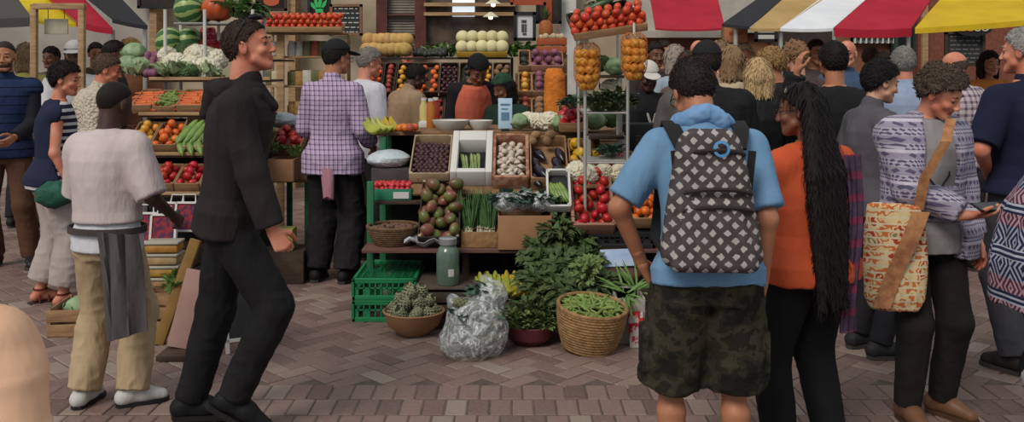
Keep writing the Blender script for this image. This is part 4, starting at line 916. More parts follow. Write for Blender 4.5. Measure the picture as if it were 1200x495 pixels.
# 20 balding plaid man
person('balding man in pale checked shirt near the menu board', 1125, 7.35, 1.72, -30, 'rosy', .009, bulk=1.1, head=(-20, 10, 0), hair=('bald', '#4f433b'), top=g('shirt', pat('faint_check', f_bgplaid), g=.035, hem=-.1, sl=(1.9, 1.9), coll=.02), bottom=('trousers', cloth('#35322f')))
# 21 bald man denim
person('bald man with dark glasses and denim shirt at the back', 993, 8.6, 1.84, 200, 'rosy', .010, head=(10, 0, 0), lw=(-.1, .3, 1.2), hair=('none', '#000000'), glasses=True, top=g('shirt', cloth('#44566c', '#3b4c62'), g=.03, hem=-.1, sl=(1.9, 1.9), coll=.02), bottom=('trousers', cloth('#2e2f36')))
# 22 curly blond
person('person with curly sandy hair looking left past the blonde woman', 912, 7.4, 1.74, -60, 'tan', .010, True, head=(-10, 15, 0), hair=('curly', '#8d6f48', '#a5875a'), top=g('top', '#242223', g=.03, hem=-.1, sl=(1.95, 1.95)), bottom=('trousers', cloth('#2e2f36')))
# 23 lower left shoulder and poncho person
person('shopper in a peach long-sleeved shirt, only the shoulder in view', 0, 1.42, 1.485, 8, 'pale', .006, True, bulk=1.15, rw=(.27, .12, .95), hair=('bob', '#6a5038'), top=g('shirt', cloth('#dcb294', '#d4a888', bump=.25), g=.03, hem=-.1, sl=(1.9, 1.9), g2=.03, amp=.012, fs=(4, 4, 14)), bottom=('trousers', cloth('#3a3634')), face=False, x=-.915)
P = person('person wrapped in a patterned navy and pink blanket at the right edge', 1262, 3.6, 1.42, -70, 'tan', .010, True, bulk=1.0, lw=(-.12, .2, .95), rw=(.12, .2, .95), hair=('bob', '#2a2220'), top=g('shirt', '#2a2a35', g=.02), bottom=('trousers', IKAT, dict(g=.03, knee=.04, hem=.05)), shoes=('shoe', '#2a2a2c'), face=False)
s = P['s']; v = Vol((-.6, -.6, .5), (.6, .6, 1.35), .009)
v.loft(Matrix.Identity(4), [.68, .85, 1.05, 1.2, 1.26], [.33, .32, .28, .20, .09], [.30, .30, .25, .16, .085], None, 0)
volobj('blanket', v, PONCHO, P['root'], fn=lambda p: fold(p, 7, 7, 1.5)*.022)
# far crowd: px, top row, Y, dir, skin, hair, top colour, label
CR = [(792, 54, 8.9, -10, 'pale', ('bob', '#8d8076', '#a39588'), '#8d9aa6', 'grey-blonde shopper in pale blue top beyond the fruit rack'),
 (806, 62, 7.9, 5, 'pale', ('bob', '#3d2b23', '#4d372c'), '#5a4a44', 'brown-haired shopper standing left of the black cap'),
 (766, 50, 9.4, 160, 'brown', ('short', '#1c1614'), '#3a3434', 'dark-haired shopper against the pale ledge, in grey'),
 (776, 44, 10.2, 150, 'tan', ('short', '#241c1a'), '#4a3434', 'shopper in maroon at the very back under the red awning'),
 (819, 47, 9.1, 190, 'rosy', ('bald', '#5a4a40'), '#a8a8ac', 'shopper in white facing us right of the awning middle'),
 (845, 50, 8.7, 20, 'pale', ('curly', '#7a6248', '#8d7456'), '#8a7460', 'curly brown-haired shopper just right of the black cap'),
 (858, 55, 7.3, -30, 'pale', ('bob', '#7d6448', '#8d7456'), '#b09c80', 'long fair-haired shopper in cream beside the post sign'),
 (871, 52, 9.7, 185, 'rosy', ('bob', '#9d8666'), '#a55c48', 'fair shopper in brick red facing us under the post sign'),
 (935, 50, 7.9, -20, 'pale', ('curly', '#7a5c42'), '#4d3f3a', 'brown curly-haired shopper behind the raised hand'),
 (955, 47, 9.6, 170, 'tan', ('short', '#2a221e'), '#4a4244', 'shopper in dark clothes under the white canopy'),
 (1033, 62, 8.9, 170, 'brown', ('short', '#1c1614'), '#4d3c38', 'dark shopper in brown beneath the barred window'),
 (1020, 55, 10.0, 20, 'tan', ('short', '#3a2c26'), '#6a5a50', 'shopper in taupe, far back beneath the barred window'),
 (1158, 61, 9.6, 185, 'tan', ('bob', '#241a18'), '#c07838', 'small far woman in orange beside the menu board'),
 (88, 50, 8.7, 150, 'brown', ('short', '#1a1514'), '#c4c4c8', 'man in bright white shirt behind the striped-top woman'),
 (130, 48, 9.4, 70, 'brown', ('short', '#1a1514'), '#3a3638', 'dark-haired shopper beneath the black canopy'),
 (112, 42, 11.2, 150, 'tan', ('short', '#2a221e'), '#35402f', 'shopper in olive beneath the red canopy on the left'),
 (155, 44, 10.0, 190, 'rosy', ('curly', '#b08a58'), '#8a5c44', 'sandy curly-haired shopper left of the watermelons'),
 (30, 52, 9.4, -10, 'pale', ('bob', '#8a7254'), '#b0a85c', 'fair-haired shopper in pale yellow behind the bearded man'),
 (62, 55, 10.9, 180, 'brown', ('short', '#1a1514'), '#54484a', 'shopper in mauve grey inside the timber frame'),
 (478, 52, 11.7, 170, 'rosy', ('short', '#5a4a42'), '#c2c4c8', 'small figure in white beyond the beige jacket')]
for i, (px, ty, Y, d, sk, hr_, tc, lab) in enumerate(CR):
    H = min(1.88, max(1.5, gz(ty, Y))); P = person(lab, px, Y, H, d, sk, .013, fem=hr_[0] in ('bob', 'long'), hair=hr_, head=(random.uniform(-15, 15), 5, 0), rw=(.22, .15+.1*(i % 2), .95), top=g('top', tc, g=.032, hem=-.1, sl=(1.9, 1.9)), bottom=('trousers', cloth(('#2a2a30', '#3a3430', '#24242a')[i % 3])), glasses=False)
    if lab.startswith('man in bright'): cap_hat(P, cloth('#a8a6a4'), True, .018)
P = person('shopper in cream fleece with short brown hair, back half turned', 108, 7.2, 1.70, 65, 'rosy', .009, bulk=1.2, lean=6, head=(10, 12, 0), rw=(.2, .22, 1.0), hair=('short', '#4a382c', '#5a4636'), top=g('fleece', FLEECE, g=.05, hem=-.1, sl=(1.95, 1.95), coll=.03), bottom=('trousers', cloth('#2c2a2e')))
# ------------------------------------------------------------------ produce
PRO = random.Random(21)
def globe(r, squash=1, lobes=0, la=0, dimple=0, n=16, m=10, stem=None, jitter=0, sy=1):
    "round fruit as one mesh: skin is slot 0, stem / calyx slot 1"
    prof = []
    for i in range(m+1):
        t = PI*i/m; q = math.sin(t); z = -math.cos(t)*squash
        if dimple: z -= dimple*math.exp(-(q/.35)**2)*(1 if z > 0 else -.6)
        prof.append((max(q, 0)*r if 0 < i < m else 0.0, z*r))
    ph = PRO.uniform(0, 6)
    b = MB().lathe(prof, n, wob=lambda t, i: (la*math.cos(lobes*t+ph) if lobes else 0)+jitter*math.sin(3*t+i), sy=sy)
    topz = prof[-1][1]
    if stem == 'star':
        for k in range(5):
            a = 2*PI*k/5; c, s_ = math.cos(a), math.sin(a); b.add([(-s_*r*.12, c*r*.12, topz+.03*r), (c*r*.55, s_*r*.55, topz+.02*r), (s_*r*.12, -c*r*.12, topz+.03*r)], [(0, 1, 2)], 1)
    if stem in ('stalk', 'star'): b.tube([(0, 0, topz-.1*r), (r*.05, 0, topz+r*.3)], r*.09, 5, mat=1)
    return b.mesh('fruit')
def fm(name, c1, c2, **k):
    k.setdefault('rough', .38); k.setdefault('bump', .08); k.setdefault('spec', .45); k.setdefault('rnd', .12); return M('skin_'+name, c1, c2, **k)
STEMG = M('stem_green', '#4a5a2c', '#3c4a26', bump=.1)
def setm(me, *mats):
    me.materials.clear()
    for m in mats: me.materials.append(m)
    return me
F_ = {}
F_['tomato'] = setm(globe(.034, .82, 5, .03, .16, stem='star'), fm('tomato', '#b3211c', '#a31c1a'), STEMG)
F_['orange'] = setm(globe(.033, .93, dimple=.06, n=12, m=8), fm('orange', '#d2691e', '#c65a1a'))
F_['mandarin'] = setm(globe(.029, .82, 8, .012, .1, n=12, m=8), fm('mandarin', '#c2451c', '#b63a1a'))
F_['yellowfruit'] = setm(globe(.031, .95, n=12, m=8), fm('yellow', '#c99a32', '#d0842a'))
F_['apple'] = setm(globe(.034, .9, dimple=.2, n=12, m=8, stem='stalk'), fm('apple', '#8e2a28', '#a04a34'), STEMG)
F_['plum'] = setm(globe(.022, 1.08, n=10, m=7), fm('plum', '#4a1e28', '#38182a'))
F_['fig'] = setm(globe(.017, 1.1, n=8, m=6), fm('fig', '#3a2226', '#4a2a2a', rough=.6))
F_['mango'] = setm(globe(.041, 1.22, n=14, m=9, sy=.82, jitter=.03, stem='stalk'), fm('mango', '#7a3238', '#5f6b34', scale=9, rnd=.3), STEMG)
F_['pepper'] = setm(globe(.036, 1.15, 4, .09, .22, stem='stalk'), fm('redpepper', '#b02220', '#981c1e'), STEMG)
F_['yellowpepper'] = setm(globe(.036, 1.1, 4, .09, .22, stem='stalk'), fm('ypepper', '#c8a020', '#b88f1c'), STEMG)
F_['chilli'] = setm(globe(.02, 2.3, n=8, m=8, jitter=.05, stem='stalk'), fm('chilli', '#a82a20', '#b8401f'), STEMG)
F_['strawberry'] = setm(globe(.016, 1.2, n=8, m=6, stem='star'), fm('strawberry', '#b0242a', '#c23a3c'), STEMG)
F_['melon'] = setm(globe(.088, .96, 10, .018, .05, n=24, m=12), fm('melon', '#c09a5c', '#a98448', scale=14, rough=.7, bump=.4))
F_['palemelon'] = setm(globe(.075, 1.0, n=20, m=12), fm('palemelon', '#cfc79c', '#c2b784', rough=.6))
F_['avocado'] = setm(globe(.035, 1.3, n=12, m=8), fm('avocado', '#1f261e', '#2a2f24', rough=.6))
F_['beet'] = setm(globe(.034, .95, n=12, m=8, jitter=.04, stem='stalk'), fm('beet', '#6d3a52', '#854f64', rough=.6), M('beet_stem', '#7a4258', bump=.1))
F_['nut'] = setm(globe(.014, 1.1, n=7, m=5), fm('nut', '#5c4034', '#6e5040', rough=.8))
F_['potato'] = setm(globe(.034, 1.3, n=12, m=8, jitter=.07), fm('potato', '#8a6a4c', '#7a5c42', rough=.85))
F_['onion'] = setm(globe(.032, .95, n=12, m=8, stem='stalk'), fm('onion', '#b8a68c', '#a89070', rough=.6), STEMG)
F_['yam'] = setm(globe(.04, 1.8, n=12, m=9, jitter=.08), fm('yam', '#4a2c2c', '#5a3632', rough=.85))
F_['courgette'] = setm(globe(.026, 4.2, n=12, m=10, jitter=.02, stem='stalk'), fm('courgette', '#5d7a38', '#7a9448', scale=20), STEMG)
F_['cucumber'] = setm(globe(.03, 3.4, n=12, m=10, jitter=.03), fm('cucumber', '#24401f', '#2f4f28'))
F_['aubergine'] = setm(globe(.033, 2.3, n=14, m=10, jitter=.03, stem='stalk'), fm('aubergine', '#1a161e', '#241c28', rough=.25), STEMG)
def stretch_long(me, f=.6):   # pear outline: one end slimmer
    zs = [v.co.z for v in me.vertices]; zm = max(zs)
    for v in me.vertices: q = 1-f*max(0, v.co.z/zm)*.7; v.co.x *= q; v.co.y *= q
stretch_long(F_['aubergine']); stretch_long(F_['mango'], .3); stretch_long(F_['chilli'], 1.2); stretch_long(F_['avocado'], .7); stretch_long(F_['strawberry'], -.2)
def mushroom():
    b = MB(); b.lathe([(0, .004), (.019, 0), (.024, .004), (.022, .014), (.013, .022), (0, .025)], 12); b.lathe([(0, -.02), (.009, -.019), (.008, .004)], 8, mat=1); return b.mesh('mushroom')
F_['mushroom'] = setm(mushroom(), fm('mushroom', '#c4b8a8', '#b0a290', rough=.8), M('mush_stem', '#b8ac9c', bump=.1))
def carrot():
    b = MB().lathe([(0, -.09), (.006, -.08), (.012, -.02), (.017, .05), (.016, .068), (.006, .072), (0, .07)], 10, wob=lambda t, i: .06*math.sin(i*2+t)); 
    for k in range(4): b.tube([(0, 0, .068), (.006*math.cos(k*1.6), .006*math.sin(k*1.6), .1)], .002, 4, mat=1)
    return b.mesh('carrot')
F_['carrot'] = setm(carrot(), fm('carrot', '#c4622a', '#b55422', rough=.6), STEMG)
def artichoke(r=.042):
    b = MB().lathe([(0, -r*.9), (r*.6, -r*.7), (r*.78, 0), (r*.55, r*.7), (0, r*.95)], 12)
    for ring in range(6):
        z = -r*.75+ring*r*.33; n = 8; rr = r*(1.02-.10*abs(ring-1.6)**1.3*.6)
        for k in range(n):
            a = 2*PI*(k+.5*(ring % 2))/n; c = Vector((math.cos(a), math.sin(a), 0)); t = Vector((-math.sin(a), math.cos(a), 0)); base = c*rr*.8+Vector((0, 0, z))
            tip = c*rr*(.98-.1*ring*.8)+Vector((0, 0, z+r*.55)); mid = base.lerp(tip, .5)+c*r*.12
            b.add([base-t*r*.22, base+t*r*.22, mid+t*r*.3, tip, mid-t*r*.3, mid+c*r*.06], [(0, 1, 5), (1, 2, 5), (2, 3, 5), (3, 4, 5), (4, 0, 5)], PRO.choice((0, 0, 1)))
    b.tube([(0, 0, -r*.8), (0, 0, -r*1.5)], r*.2, 7, mat=1); return b.mesh('artichoke', smooth=False)
F_['artichoke'] = setm(artichoke(), fm('artichoke', '#868a6e', '#747558', rough=.8, rnd=.15), fm('artichoke2', '#9c9678', '#8a7c66', rough=.8))
def lumpy(name, r, mat, f=30, amp=.12, sq=.75, lm=None, leaves=0, cut=-.4):
    v = Vol((-r*1.2,)*3, (r*1.2,)*3, r/11); v.ell((0, 0, 0), [r, r, r*sq], None, 0)
    V, Q = v.nets(); N = vnormals(V, Q); n = vnoise(V*f/r*.12*1.0); V = V+N*(np.abs(n)*-amp*r*1.6+amp*r*.5)[:, None]
    b = MB(); b.add([tuple(p) for p in V], [tuple(int(i) for i in q) for q in Q])
    for k in range(leaves):
        a = 2*PI*k/leaves+PRO.uniform(-.2, .2); c = Vector((math.cos(a), math.sin(a), 0)); t = Vector((-math.sin(a), math.cos(a), 0)); hh_ = PRO.uniform(.5, .95)
        b.sheet(lambda u, w: c*r*(.55+.6*math.sin(u*PI*.62))+t*r*.55*(w-.5)*2*math.sin(PI*(.12+.8*u))*(1-.15*math.sin(w*9))+Vector((0, 0, r*(-.62+u*hh_*1.25+.06*math.sin(w*12+u*5)))), 5, 5, 0, mat=1)
    me = b.mesh(name); return setm(me, mat, lm or mat)
LEAFC = fm('cabbage_leaf', '#7f9a62', '#a5b58a', rough=.6, scale=14)
F_['cauliflower'] = lumpy('cauliflower', .085, fm('cauli', '#d6d0bc', '#c9c2aa', rough=.85, rnd=.05, bump=.6), 60, .18, .8, LEAFC, 4)
F_['cauli_white'] = lumpy('cauliflower', .085, fm('cauli', '#d6d0bc', '#c9c2aa'), 60, .16, .85)
F_['cabbage'] = lumpy('cabbage', .085, fm('cabbage', '#6a8a5e', '#93a680', rough=.6), 16, .07, .85, LEAFC, 7)
F_['broccoli'] = lumpy('broccoli', .075, fm('broccoli', '#3f5a38', '#5c7448', rough=.9, bump=.7), 70, .22, .75, LEAFC, 4)
def stripes_mat(name, a, b_, per):
    t = NT(name); v = t.coord(); x, y, z = t.sep(v); at_ = t.math('ARCTAN2', y, x); n = t.noise(v, 12)
    c = t.mix(lt(t, tri(t, t.math('MULTIPLY_ADD', n, .35, at_), per), .2), lin(a), lin(b_)); return t.done(c, .35, 0, .4)
WM = setm(globe(.135, .9, n=28, m=16, stem='stalk'), stripes_mat('watermelon_rind', '#2f5a2c', '#8fa060', 2*PI/9), STEMG)
PK = setm(globe(.15, .78, 10, .05, .2, n=40, m=16, stem='stalk'), fm('pumpkin', '#b85a22', '#a84e1e'), STEMG)
def leafmesh(n=60, R_=.14, L=.09, W=.04, up=.6, H=.12, mats=None, curl=.5, stems=True, seed=1, sharp=False):
    "bunch of separate leaves springing from one foot"
    rr = random.Random(seed); b = MB()
    for k in range(n):
        a = rr.uniform(0, 2*PI); q = math.sqrt(rr.random()); base = Vector((math.cos(a)*q*R_*.35, math.sin(a)*q*R_*.35, 0)); tip = Vector((math.cos(a)*q*R_, math.sin(a)*q*R_, H*(1-.55*q*q)*rr.uniform(.55, 1.05)))
        if stems: b.tube([base, base.lerp(tip, .6)+Vector((0, 0, .012)), tip], .0022, 4, mat=1, cap=False)
        d = (Vector((math.cos(a)*q, math.sin(a)*q, up))+Vector((rr.uniform(-.5, .5), rr.uniform(-.5, .5), rr.uniform(-.3, .3)))).normalized(); s_ = d.cross(Vector((rr.uniform(-.3, .3), rr.uniform(-.3, .3), 1))).normalized(); nn = s_.cross(d)
        l = L*rr.uniform(.7, 1.2); w = W*rr.uniform(.7, 1.2); cu = curl*rr.uniform(.4, 1.4); ph = rr.uniform(0, 6)
        f = lambda u, v: tip+d*l*u-nn*cu*l*u*u*.7+s_*w*(v-.5)*(math.sin(PI*(.1+.86*u**.8)) if not sharp else (1-u)*.9+.05)+nn*.18*w*(abs(v-.5)*2)+nn*.10*w*math.sin(ph+u*9+v*7)
        b.sheet(f, 4, 2, 0, mat=0 if rr.random() < .7 else 2)
    me = b.mesh('leaves', fix=False); return setm(me, *(mats or GREEN1))
def lf(n, c1, c2): return M('leaf_'+n, c1, c2, scale=18, rough=.6, bump=.3, spec=.3)
GREEN1 = (lf('dark', '#3a4a28', '#4a5c34'), STEMG, lf('mid', '#5a6c3c', '#687e46')); GREEN2 = (lf('bright', '#55753a', '#6a8a48'), STEMG, lf('pale', '#8aa55c', '#7a9650')); GREEN3 = (lf('blue', '#3a5444', '#4a6450'), STEMG, lf('greyg', '#66785e', '#586c54')); GREEN4 = (lf('paleg', '#8f9f74', '#a4b08a'), M('white_stem', '#b9bfa4', bump=.1), lf('pale2', '#b6bca0', '#a0aa84'))
L_ = dict(kale=[leafmesh(120, .16, .065, .05, .6, .15, GREEN1, 1.3, seed=i) for i in range(3)], parsley=leafmesh(110, .15, .045, .035, .6, .16, GREEN1, .8, seed=5), bright=leafmesh(60, .12, .09, .05, .7, .11, GREEN2, .8, seed=6), herb=leafmesh(90, .12, .04, .03, .7, .12, (GREEN1[2], STEMG, GREEN2[0]), .8, seed=7), lettuce=leafmesh(36, .08, .09, .08, 1.2, .05, GREEN4, .6, stems=False, seed=8), grey=leafmesh(60, .12, .07, .05, .7, .1, GREEN3, .8, seed=9), leek=leafmesh(16, .05, .26, .028, .5, .03, GREEN2, .5, stems=False, seed=10))
L_['small'] = leafmesh(26, .05, .05, .03, .8, .045, GREEN2, .8, seed=11)

def put(name, me, M4, label, cat, group=None, mats=None, rnd=True, sc=1.0, tilt=.6, up=False):
    o = bpy.data.objects.new(name, me); COL.objects.link(o)
    e = Euler((PRO.uniform(-tilt, tilt), PRO.uniform(-tilt, tilt), PRO.uniform(0, 6.28))) if rnd else Euler((0, 0, 0))
    o.matrix_world = M4 @ e.to_matrix().to_4x4() @ Matrix.Scale(sc*PRO.uniform(.93, 1.06), 4)
    return tag(o, label, cat, group)
COUNT = {}
def heap(M4, W, D, z0, key, r, label, cat, group, layers=1, dens=1.0, name=None, jit=.15, tilt=PI, rx=None, hr=None, maxn=999, lie=None, shrink=.25):
    "counted pieces laid layer on layer inside a W x D tray (frame M4); each one an object"
    rx = rx or r; hr = hr or r*1.5; n = 0
    for k in range(layers):
        w = W-2*rx*(1+k*shrink*2); d = D-2*r*(1+k*shrink*2); nx = max(1, int(w/(2*rx)*dens+1.001)); ny = max(1, int(d/(1.92*r)*dens+1.001))
        for j in range(ny):
            for i in range(nx):
                if n >= maxn: return
                x = -w/2+w*(i/(nx-1) if nx > 1 else .5)+(rx*.5 if (j+k) % 2 else -rx*.5)*(nx > 1)*.8; y = (d*(j/(ny-1)) if ny > 1 else d/2)+r*(1+k*shrink*2)
                p = Vector((x+PRO.uniform(-jit, jit)*rx, y+PRO.uniform(-jit, jit)*r, z0+r+k*hr+PRO.uniform(0, jit)*r))
                m = M4 @ Matrix.Translation(p)
                if lie is not None: m = m @ Euler((PI/2+PRO.uniform(-.1, .1), PRO.uniform(-.15, .15), lie+PRO.uniform(-.25, .25)), 'XYZ').to_matrix().to_4x4() if False else m @ Matrix.Rotation(lie+PRO.uniform(-.22, .22), 4, 'Z') @ Matrix.Rotation(PI/2+PRO.uniform(-.1, .1), 4, 'X') @ Matrix.Rotation(PRO.uniform(0, 6), 4, 'Z')
                put(name or key, F_[key], m, label, cat, group, tilt=tilt if lie is None else .05, rnd=lie is None); n += 1
    COUNT[key] = COUNT.get(key, 0)+n
def tray_frame(px0, px1, Y0, z0, tilt): return Matrix.Translation(((gx(px0, Y0)+gx(px1, Y0))/2, Y0, z0)) @ Matrix.Rotation(R(tilt), 4, 'X'), gx(px1, Y0)-gx(px0, Y0)
def crate(M4, W, D, H, mat, label, slats=2, name='wooden_crate', cat='crate', base=None, front=1.0, lift=0, group=None, rimmat=None, thick=.009, post=True):
    r = empty(name, label=label, cat=cat, group=group); r.matrix_world = M4
    def panel(nm, a, b_, h):   # slatted wall from a to b
        d = (b_-a); L = d.length; ax = d/L; nn = Vector((0, 0, 1)).cross(ax); mtx = Matrix((ax.to_4d(), nn.to_4d(), Vector((0, 0, 1, 0)), Vector((0, 0, 0, 1)))).transposed(); mtx[0][3], mtx[1][3], mtx[2][3] = a; mtx[3] = (0, 0, 0, 1)
        g_ = MB(); sh = h/slats
        for i in range(slats): g_.box((0, -thick/2, i*sh+(.08*sh if slats > 1 else 0)), (L, thick/2, (i+1)*sh-(.1*sh if slats > 1 else 0)), mtx, bev=.0015)
        return g_.build(nm, mat, r)
    c = [Vector((-W/2, 0, 0)), Vector((W/2, 0, 0)), Vector((W/2, D, 0)), Vector((-W/2, D, 0))]
    panel('front_panel', c[0], c[1], H*front); panel('side_panel', c[1], c[2], H); panel('back_panel', c[2], c[3], H); panel('side_panel', c[3], c[0], H)
    MB().box((-W/2, 0, 0), (W/2, D, .008)).build('base', base or mat, r)
    if post:
        for i, q in enumerate(c):
            sx = -1 if q.x > 0 else 1; sy = 1 if q.y < D/2 else -1; MB().box((min(q.x, q.x+sx*.018), min(q.y, q.y+sy*.018), 0), (max(q.x, q.x+sx*.018), max(q.y, q.y+sy*.018), H*(1.0 if i > 1 or front >= 1 else front))).build('corner_post', rimmat or mat, r)
    return r
def plastic_crate(M4, W, D, H, mat, label, group=None):
    r = empty('plastic_crate', label=label, cat='crate', group=group); r.matrix_world = M4
    def wall(nm, mtx, L):
        b = MB(); b.box((0, 0, H-.03), (L, .02, H), mtx, bev=.003).box((0, 0, 0), (L, .015, .03), mtx, bev=.003).box((0, .002, H*.52), (L, .012, H*.58), mtx)
        n = max(4, int(L/.035))
        for i in range(n+1): b.box((L*i/n-.004, .002, .02), (L*i/n+.004, .012, H-.02), mtx)
        for q in (0, L): b.box((q-.02 if q else 0, 0, 0), (q if q else .02, .02, H), mtx, bev=.003)
        for i in range(0, n): 
            if i % 2 == 0 and not (n*.35 < i < n*.65): b.box((L*i/n, .004, .03), (L*(i+1)/n, .010, H*.52), mtx)
        b.build(nm, mat, r)
    T_ = Matrix.Translation
    wall('front_panel', T_((-W/2, 0, 0)), W); wall('back_panel', T_((W/2, D, 0)) @ Matrix.Rotation(PI, 4, 'Z'), W)
    wall('side_panel', T_((W/2, 0, 0)) @ Matrix.Rotation(PI/2, 4, 'Z'), D); wall('side_panel', T_((-W/2, D, 0)) @ Matrix.Rotation(-PI/2, 4, 'Z'), D)
    b = MB(); nx, ny = 8, 12
    for i in range(nx+1): b.box((-W/2+W*i/nx-.003, 0, H*.94), (-W/2+W*i/nx+.003, D, H*.96))
    for j in range(ny+1): b.box((-W/2, D*j/ny-.003, H*.94), (W/2, D*j/ny+.003, H*.96))
    b.build('lattice_top', mat, r); return r
def basket(M4, r0, r1, H, mat, label, name='wicker_basket', n=40, rows=14, bulge=.04, sx=1, thick=.012):
    "woven wall: strands go in and out round the stakes"
    r = empty(name, label=label, cat='basket'); r.matrix_world = M4; b = MB(); prof = []
    for i in range(rows*2+1):
        u = i/(rows*2); q = r0+(r1-r0)*u+bulge*math.sin(PI*u)*r1; prof.append((q+.0035*(i % 2), H*u))
    inner = [(q-thick, z) for q, z in prof[::-1][:-2]]+[(0, .012)]
    b.lathe([(0, 0)]+prof+inner, n*2, wob=lambda t, i: .008*math.cos(n*t+PI*(i//2 % 2)), sx=sx); b.build('woven_body', mat, r)
    MB().tube([((r1-thick/2)*math.cos(a)*sx, (r1-thick/2)*math.sin(a), H+.004) for a in [2*PI*i/40 for i in range(41)]], .011, 8).build('rim', mat, r); return r
WICK = M('wicker', '#9a7850', '#7d5f3e', scale=28, rough=.85, bump=.7, bscale=60); WICKD = M('wicker_dark', '#5a4430', '#6e5640', scale=28, rough=.85, bump=.6)
WCR = M('crate_wood', '#9c7a58', '#7e5f44', scale=7, stretch=(1, 1, 5), bump=.4); WCP = M('crate_pale', '#b09a7c', '#958066', scale=7, bump=.4); PINKW = M('crate_pinkish', '#9a7060', '#8a6252', scale=6, bump=.3)
STYRO = M('white_foam', '#c8c6c0', rough=.9, bump=.2, bscale=120); DARKP = M('dark_plastic', '#222224', '#2a2a2c', rough=.5, bump=.1); GPL = M('green_plastic', '#1f7046', '#24804f', scale=4, rough=.5, bump=.05)
# ------------------------------------------------------------------ centre stall
TB = 'table'
def stand():
    r = empty('market_stand', (0, 6.0, 0), label='stepped timber market stand that carries the crates of the centre stall', cat='stand')
    x0, x1 = gx(428, 6.1), gx(775, 6.1)
    MB().box((x0, -.05, .415), (x1, .75, .44), bev=.004).build('lower_shelf', M('shelf_red', '#6b4c44', '#5c4038', scale=5, stretch=(1, 5, 5)), r)
    MB().box((x0, .28, .675), (gx(490, 6.1), .85, .70), bev=.004).build('middle_shelf', WOODD, r)
    dk = MB(); T_ = Matrix.Translation((0, .31, .745)) @ Matrix.Rotation(R(30), 4, 'X')
    for i in range(6): dk.box((gx(478, 6.3), .125*i, -.02), (gx(745, 6.3), .125*i+.11, 0), T_, bev=.003)
    dk.build('sloping_deck', WOODM, r)
    MB().box((gx(425, 6.6), .92, 1.09), (gx(737, 6.6), 1.75, 1.12), bev=.004).build('counter_top', WOODM, r)
    MB().box((gx(425, 6.6), 1.70, .05), (gx(737, 6.6), 1.72, 1.09)).build('back_cloth', M('black_cloth', '#1a1a1c', bump=.3), r)
    MB().box((x0+.1, .62, 0), (x1, .64, .68)).build('dark_void_panel', M('black_cloth', '#1a1a1c', bump=.3), r)  # black sheet set in for the shaded void under the stand
    for x, y, h_, m_ in ((x0+.02, .2, .84, GREENP), (x0+.02, .8, 1.09, GREENP), (-.05, .58, .9, WOODD), (x1-.04, .1, .43, WOODD), (x1-.04, .9, 1.09, WOODD), (-.3, .1, .42, WOODD), (gx(425, 6.6)+.05, 1.66, 1.09, GREENP), (gx(737, 6.6)-.05, 1.66, 1.09, WOODD)):
        MB().box((x-.022, y-.022, 0), (x+.022, y+.022, h_), bev=.003).build('post', m_, r)
stand()
def deck(px0, px1, v=0.0, lift=.0): # a tilted spot on the deck, v metres up the slope
    Y = 6.31+v*math.cos(R(30)); return Matrix.Translation(((gx(px0, 6.5)+gx(px1, 6.5))/2, Y, .747+v*.5+lift)) @ Matrix.Rotation(R(30), 4, 'X'), gx(px1, 6.5)-gx(px0, 6.5)
m, w_ = deck(481, 528, .12); crate(m, w_-.012, .46, .08, WCP, 'pale wooden tray full of dark dried fruit, left on the sloping deck', 1)
MB_ = 0
heap(m, w_-.03, .40, .012, 'fig', .0165, 'dark plum-brown fig in the tray beside the white foam box', 'fig', 'dark figs in the pale tray', 2, 1.0, jit=.3)
m, w_ = deck(529, 577, .08)
def foam_box():
    r = empty('foam_box', label='white foam box with a dark inside holding green asparagus', cat='box'); r.matrix_world = m; W, D, H = w_, .50, .12; t_ = .045
    b = MB(); b.box((-W/2, 0, 0), (-W/2+t_, D, H), bev=.006).box((W/2-t_, 0, 0), (W/2, D, H), bev=.006).box((-W/2+t_, 0, 0), (W/2-t_, .045, H), bev=.006).box((-W/2+t_, D-.12, 0), (W/2-t_, D, H), bev=.006); b.build('rim', STYRO, r)
    MB().box((-W/2+t_, .045, 0), (W/2-t_, D-.12, .012)).build('lining', DARKP, r)
    sp = MB().tube([(0, 0, 0), (.004, 0, .12), (.002, 0, .21), (0, 0, .235)], [.007, .0075, .0095, .002], 7).mesh('asparagus'); setm(sp, fm('asparagus', '#8c9c60', '#5f7440'))
    for i in range(9):
        mm = m @ Matrix.Translation((-.048+.012*i, .05+PRO.uniform(0, .03), .03+.008*(i % 3))) @ Matrix.Rotation(PRO.uniform(-.16, .16), 4, 'Z') @ Matrix.Rotation(-PI/2+.08, 4, 'X')
        put('asparagus_spear', sp, mm, 'green asparagus spear in the white foam box', 'asparagus', 'asparagus in the foam box', rnd=False)
foam_box()
m, w_ = deck(579, 618, .06); crate(m, w_, .50, .10, M('printed_card', '#8a5a44', '#a88068', scale=22, lohi=(.45, .55)), 'reddish printed cardboard tray of white mushrooms', 1, 'cardboard_tray', 'tray', base=CARD, post=False, thick=.022)
heap(m, w_-.05, .42, .02, 'mushroom', .022, 'white button mushroom in the reddish cardboard tray', 'mushroom', 'mushrooms in the cardboard tray', 2, 1.0, jit=.3, tilt=1.2)
m, w_ = deck(622, 664, .04); crate(m, w_, .50, .10, WCR, 'brown wooden crate of shiny dark aubergines', 1)
heap(m, w_-.03, .36, .015, 'aubergine', .035, 'shiny black aubergine in the brown crate right of the mushrooms', 'aubergine', 'aubergines in the crate', 2, .8, lie=.5, rx=.033, maxn=10)
m2, w2 = deck(622, 650, .42, .05); heap(m2, w2, .14, .02, 'potato', .03, 'small pinkish potato at the top of the aubergine crate', 'potato', 'potatoes above the aubergines', 1)
m, w_ = deck(668, 705, .26); crate(m, w_, .26, .09, WCR, 'small crate of yellow peppers beside the chrome rack', 1)
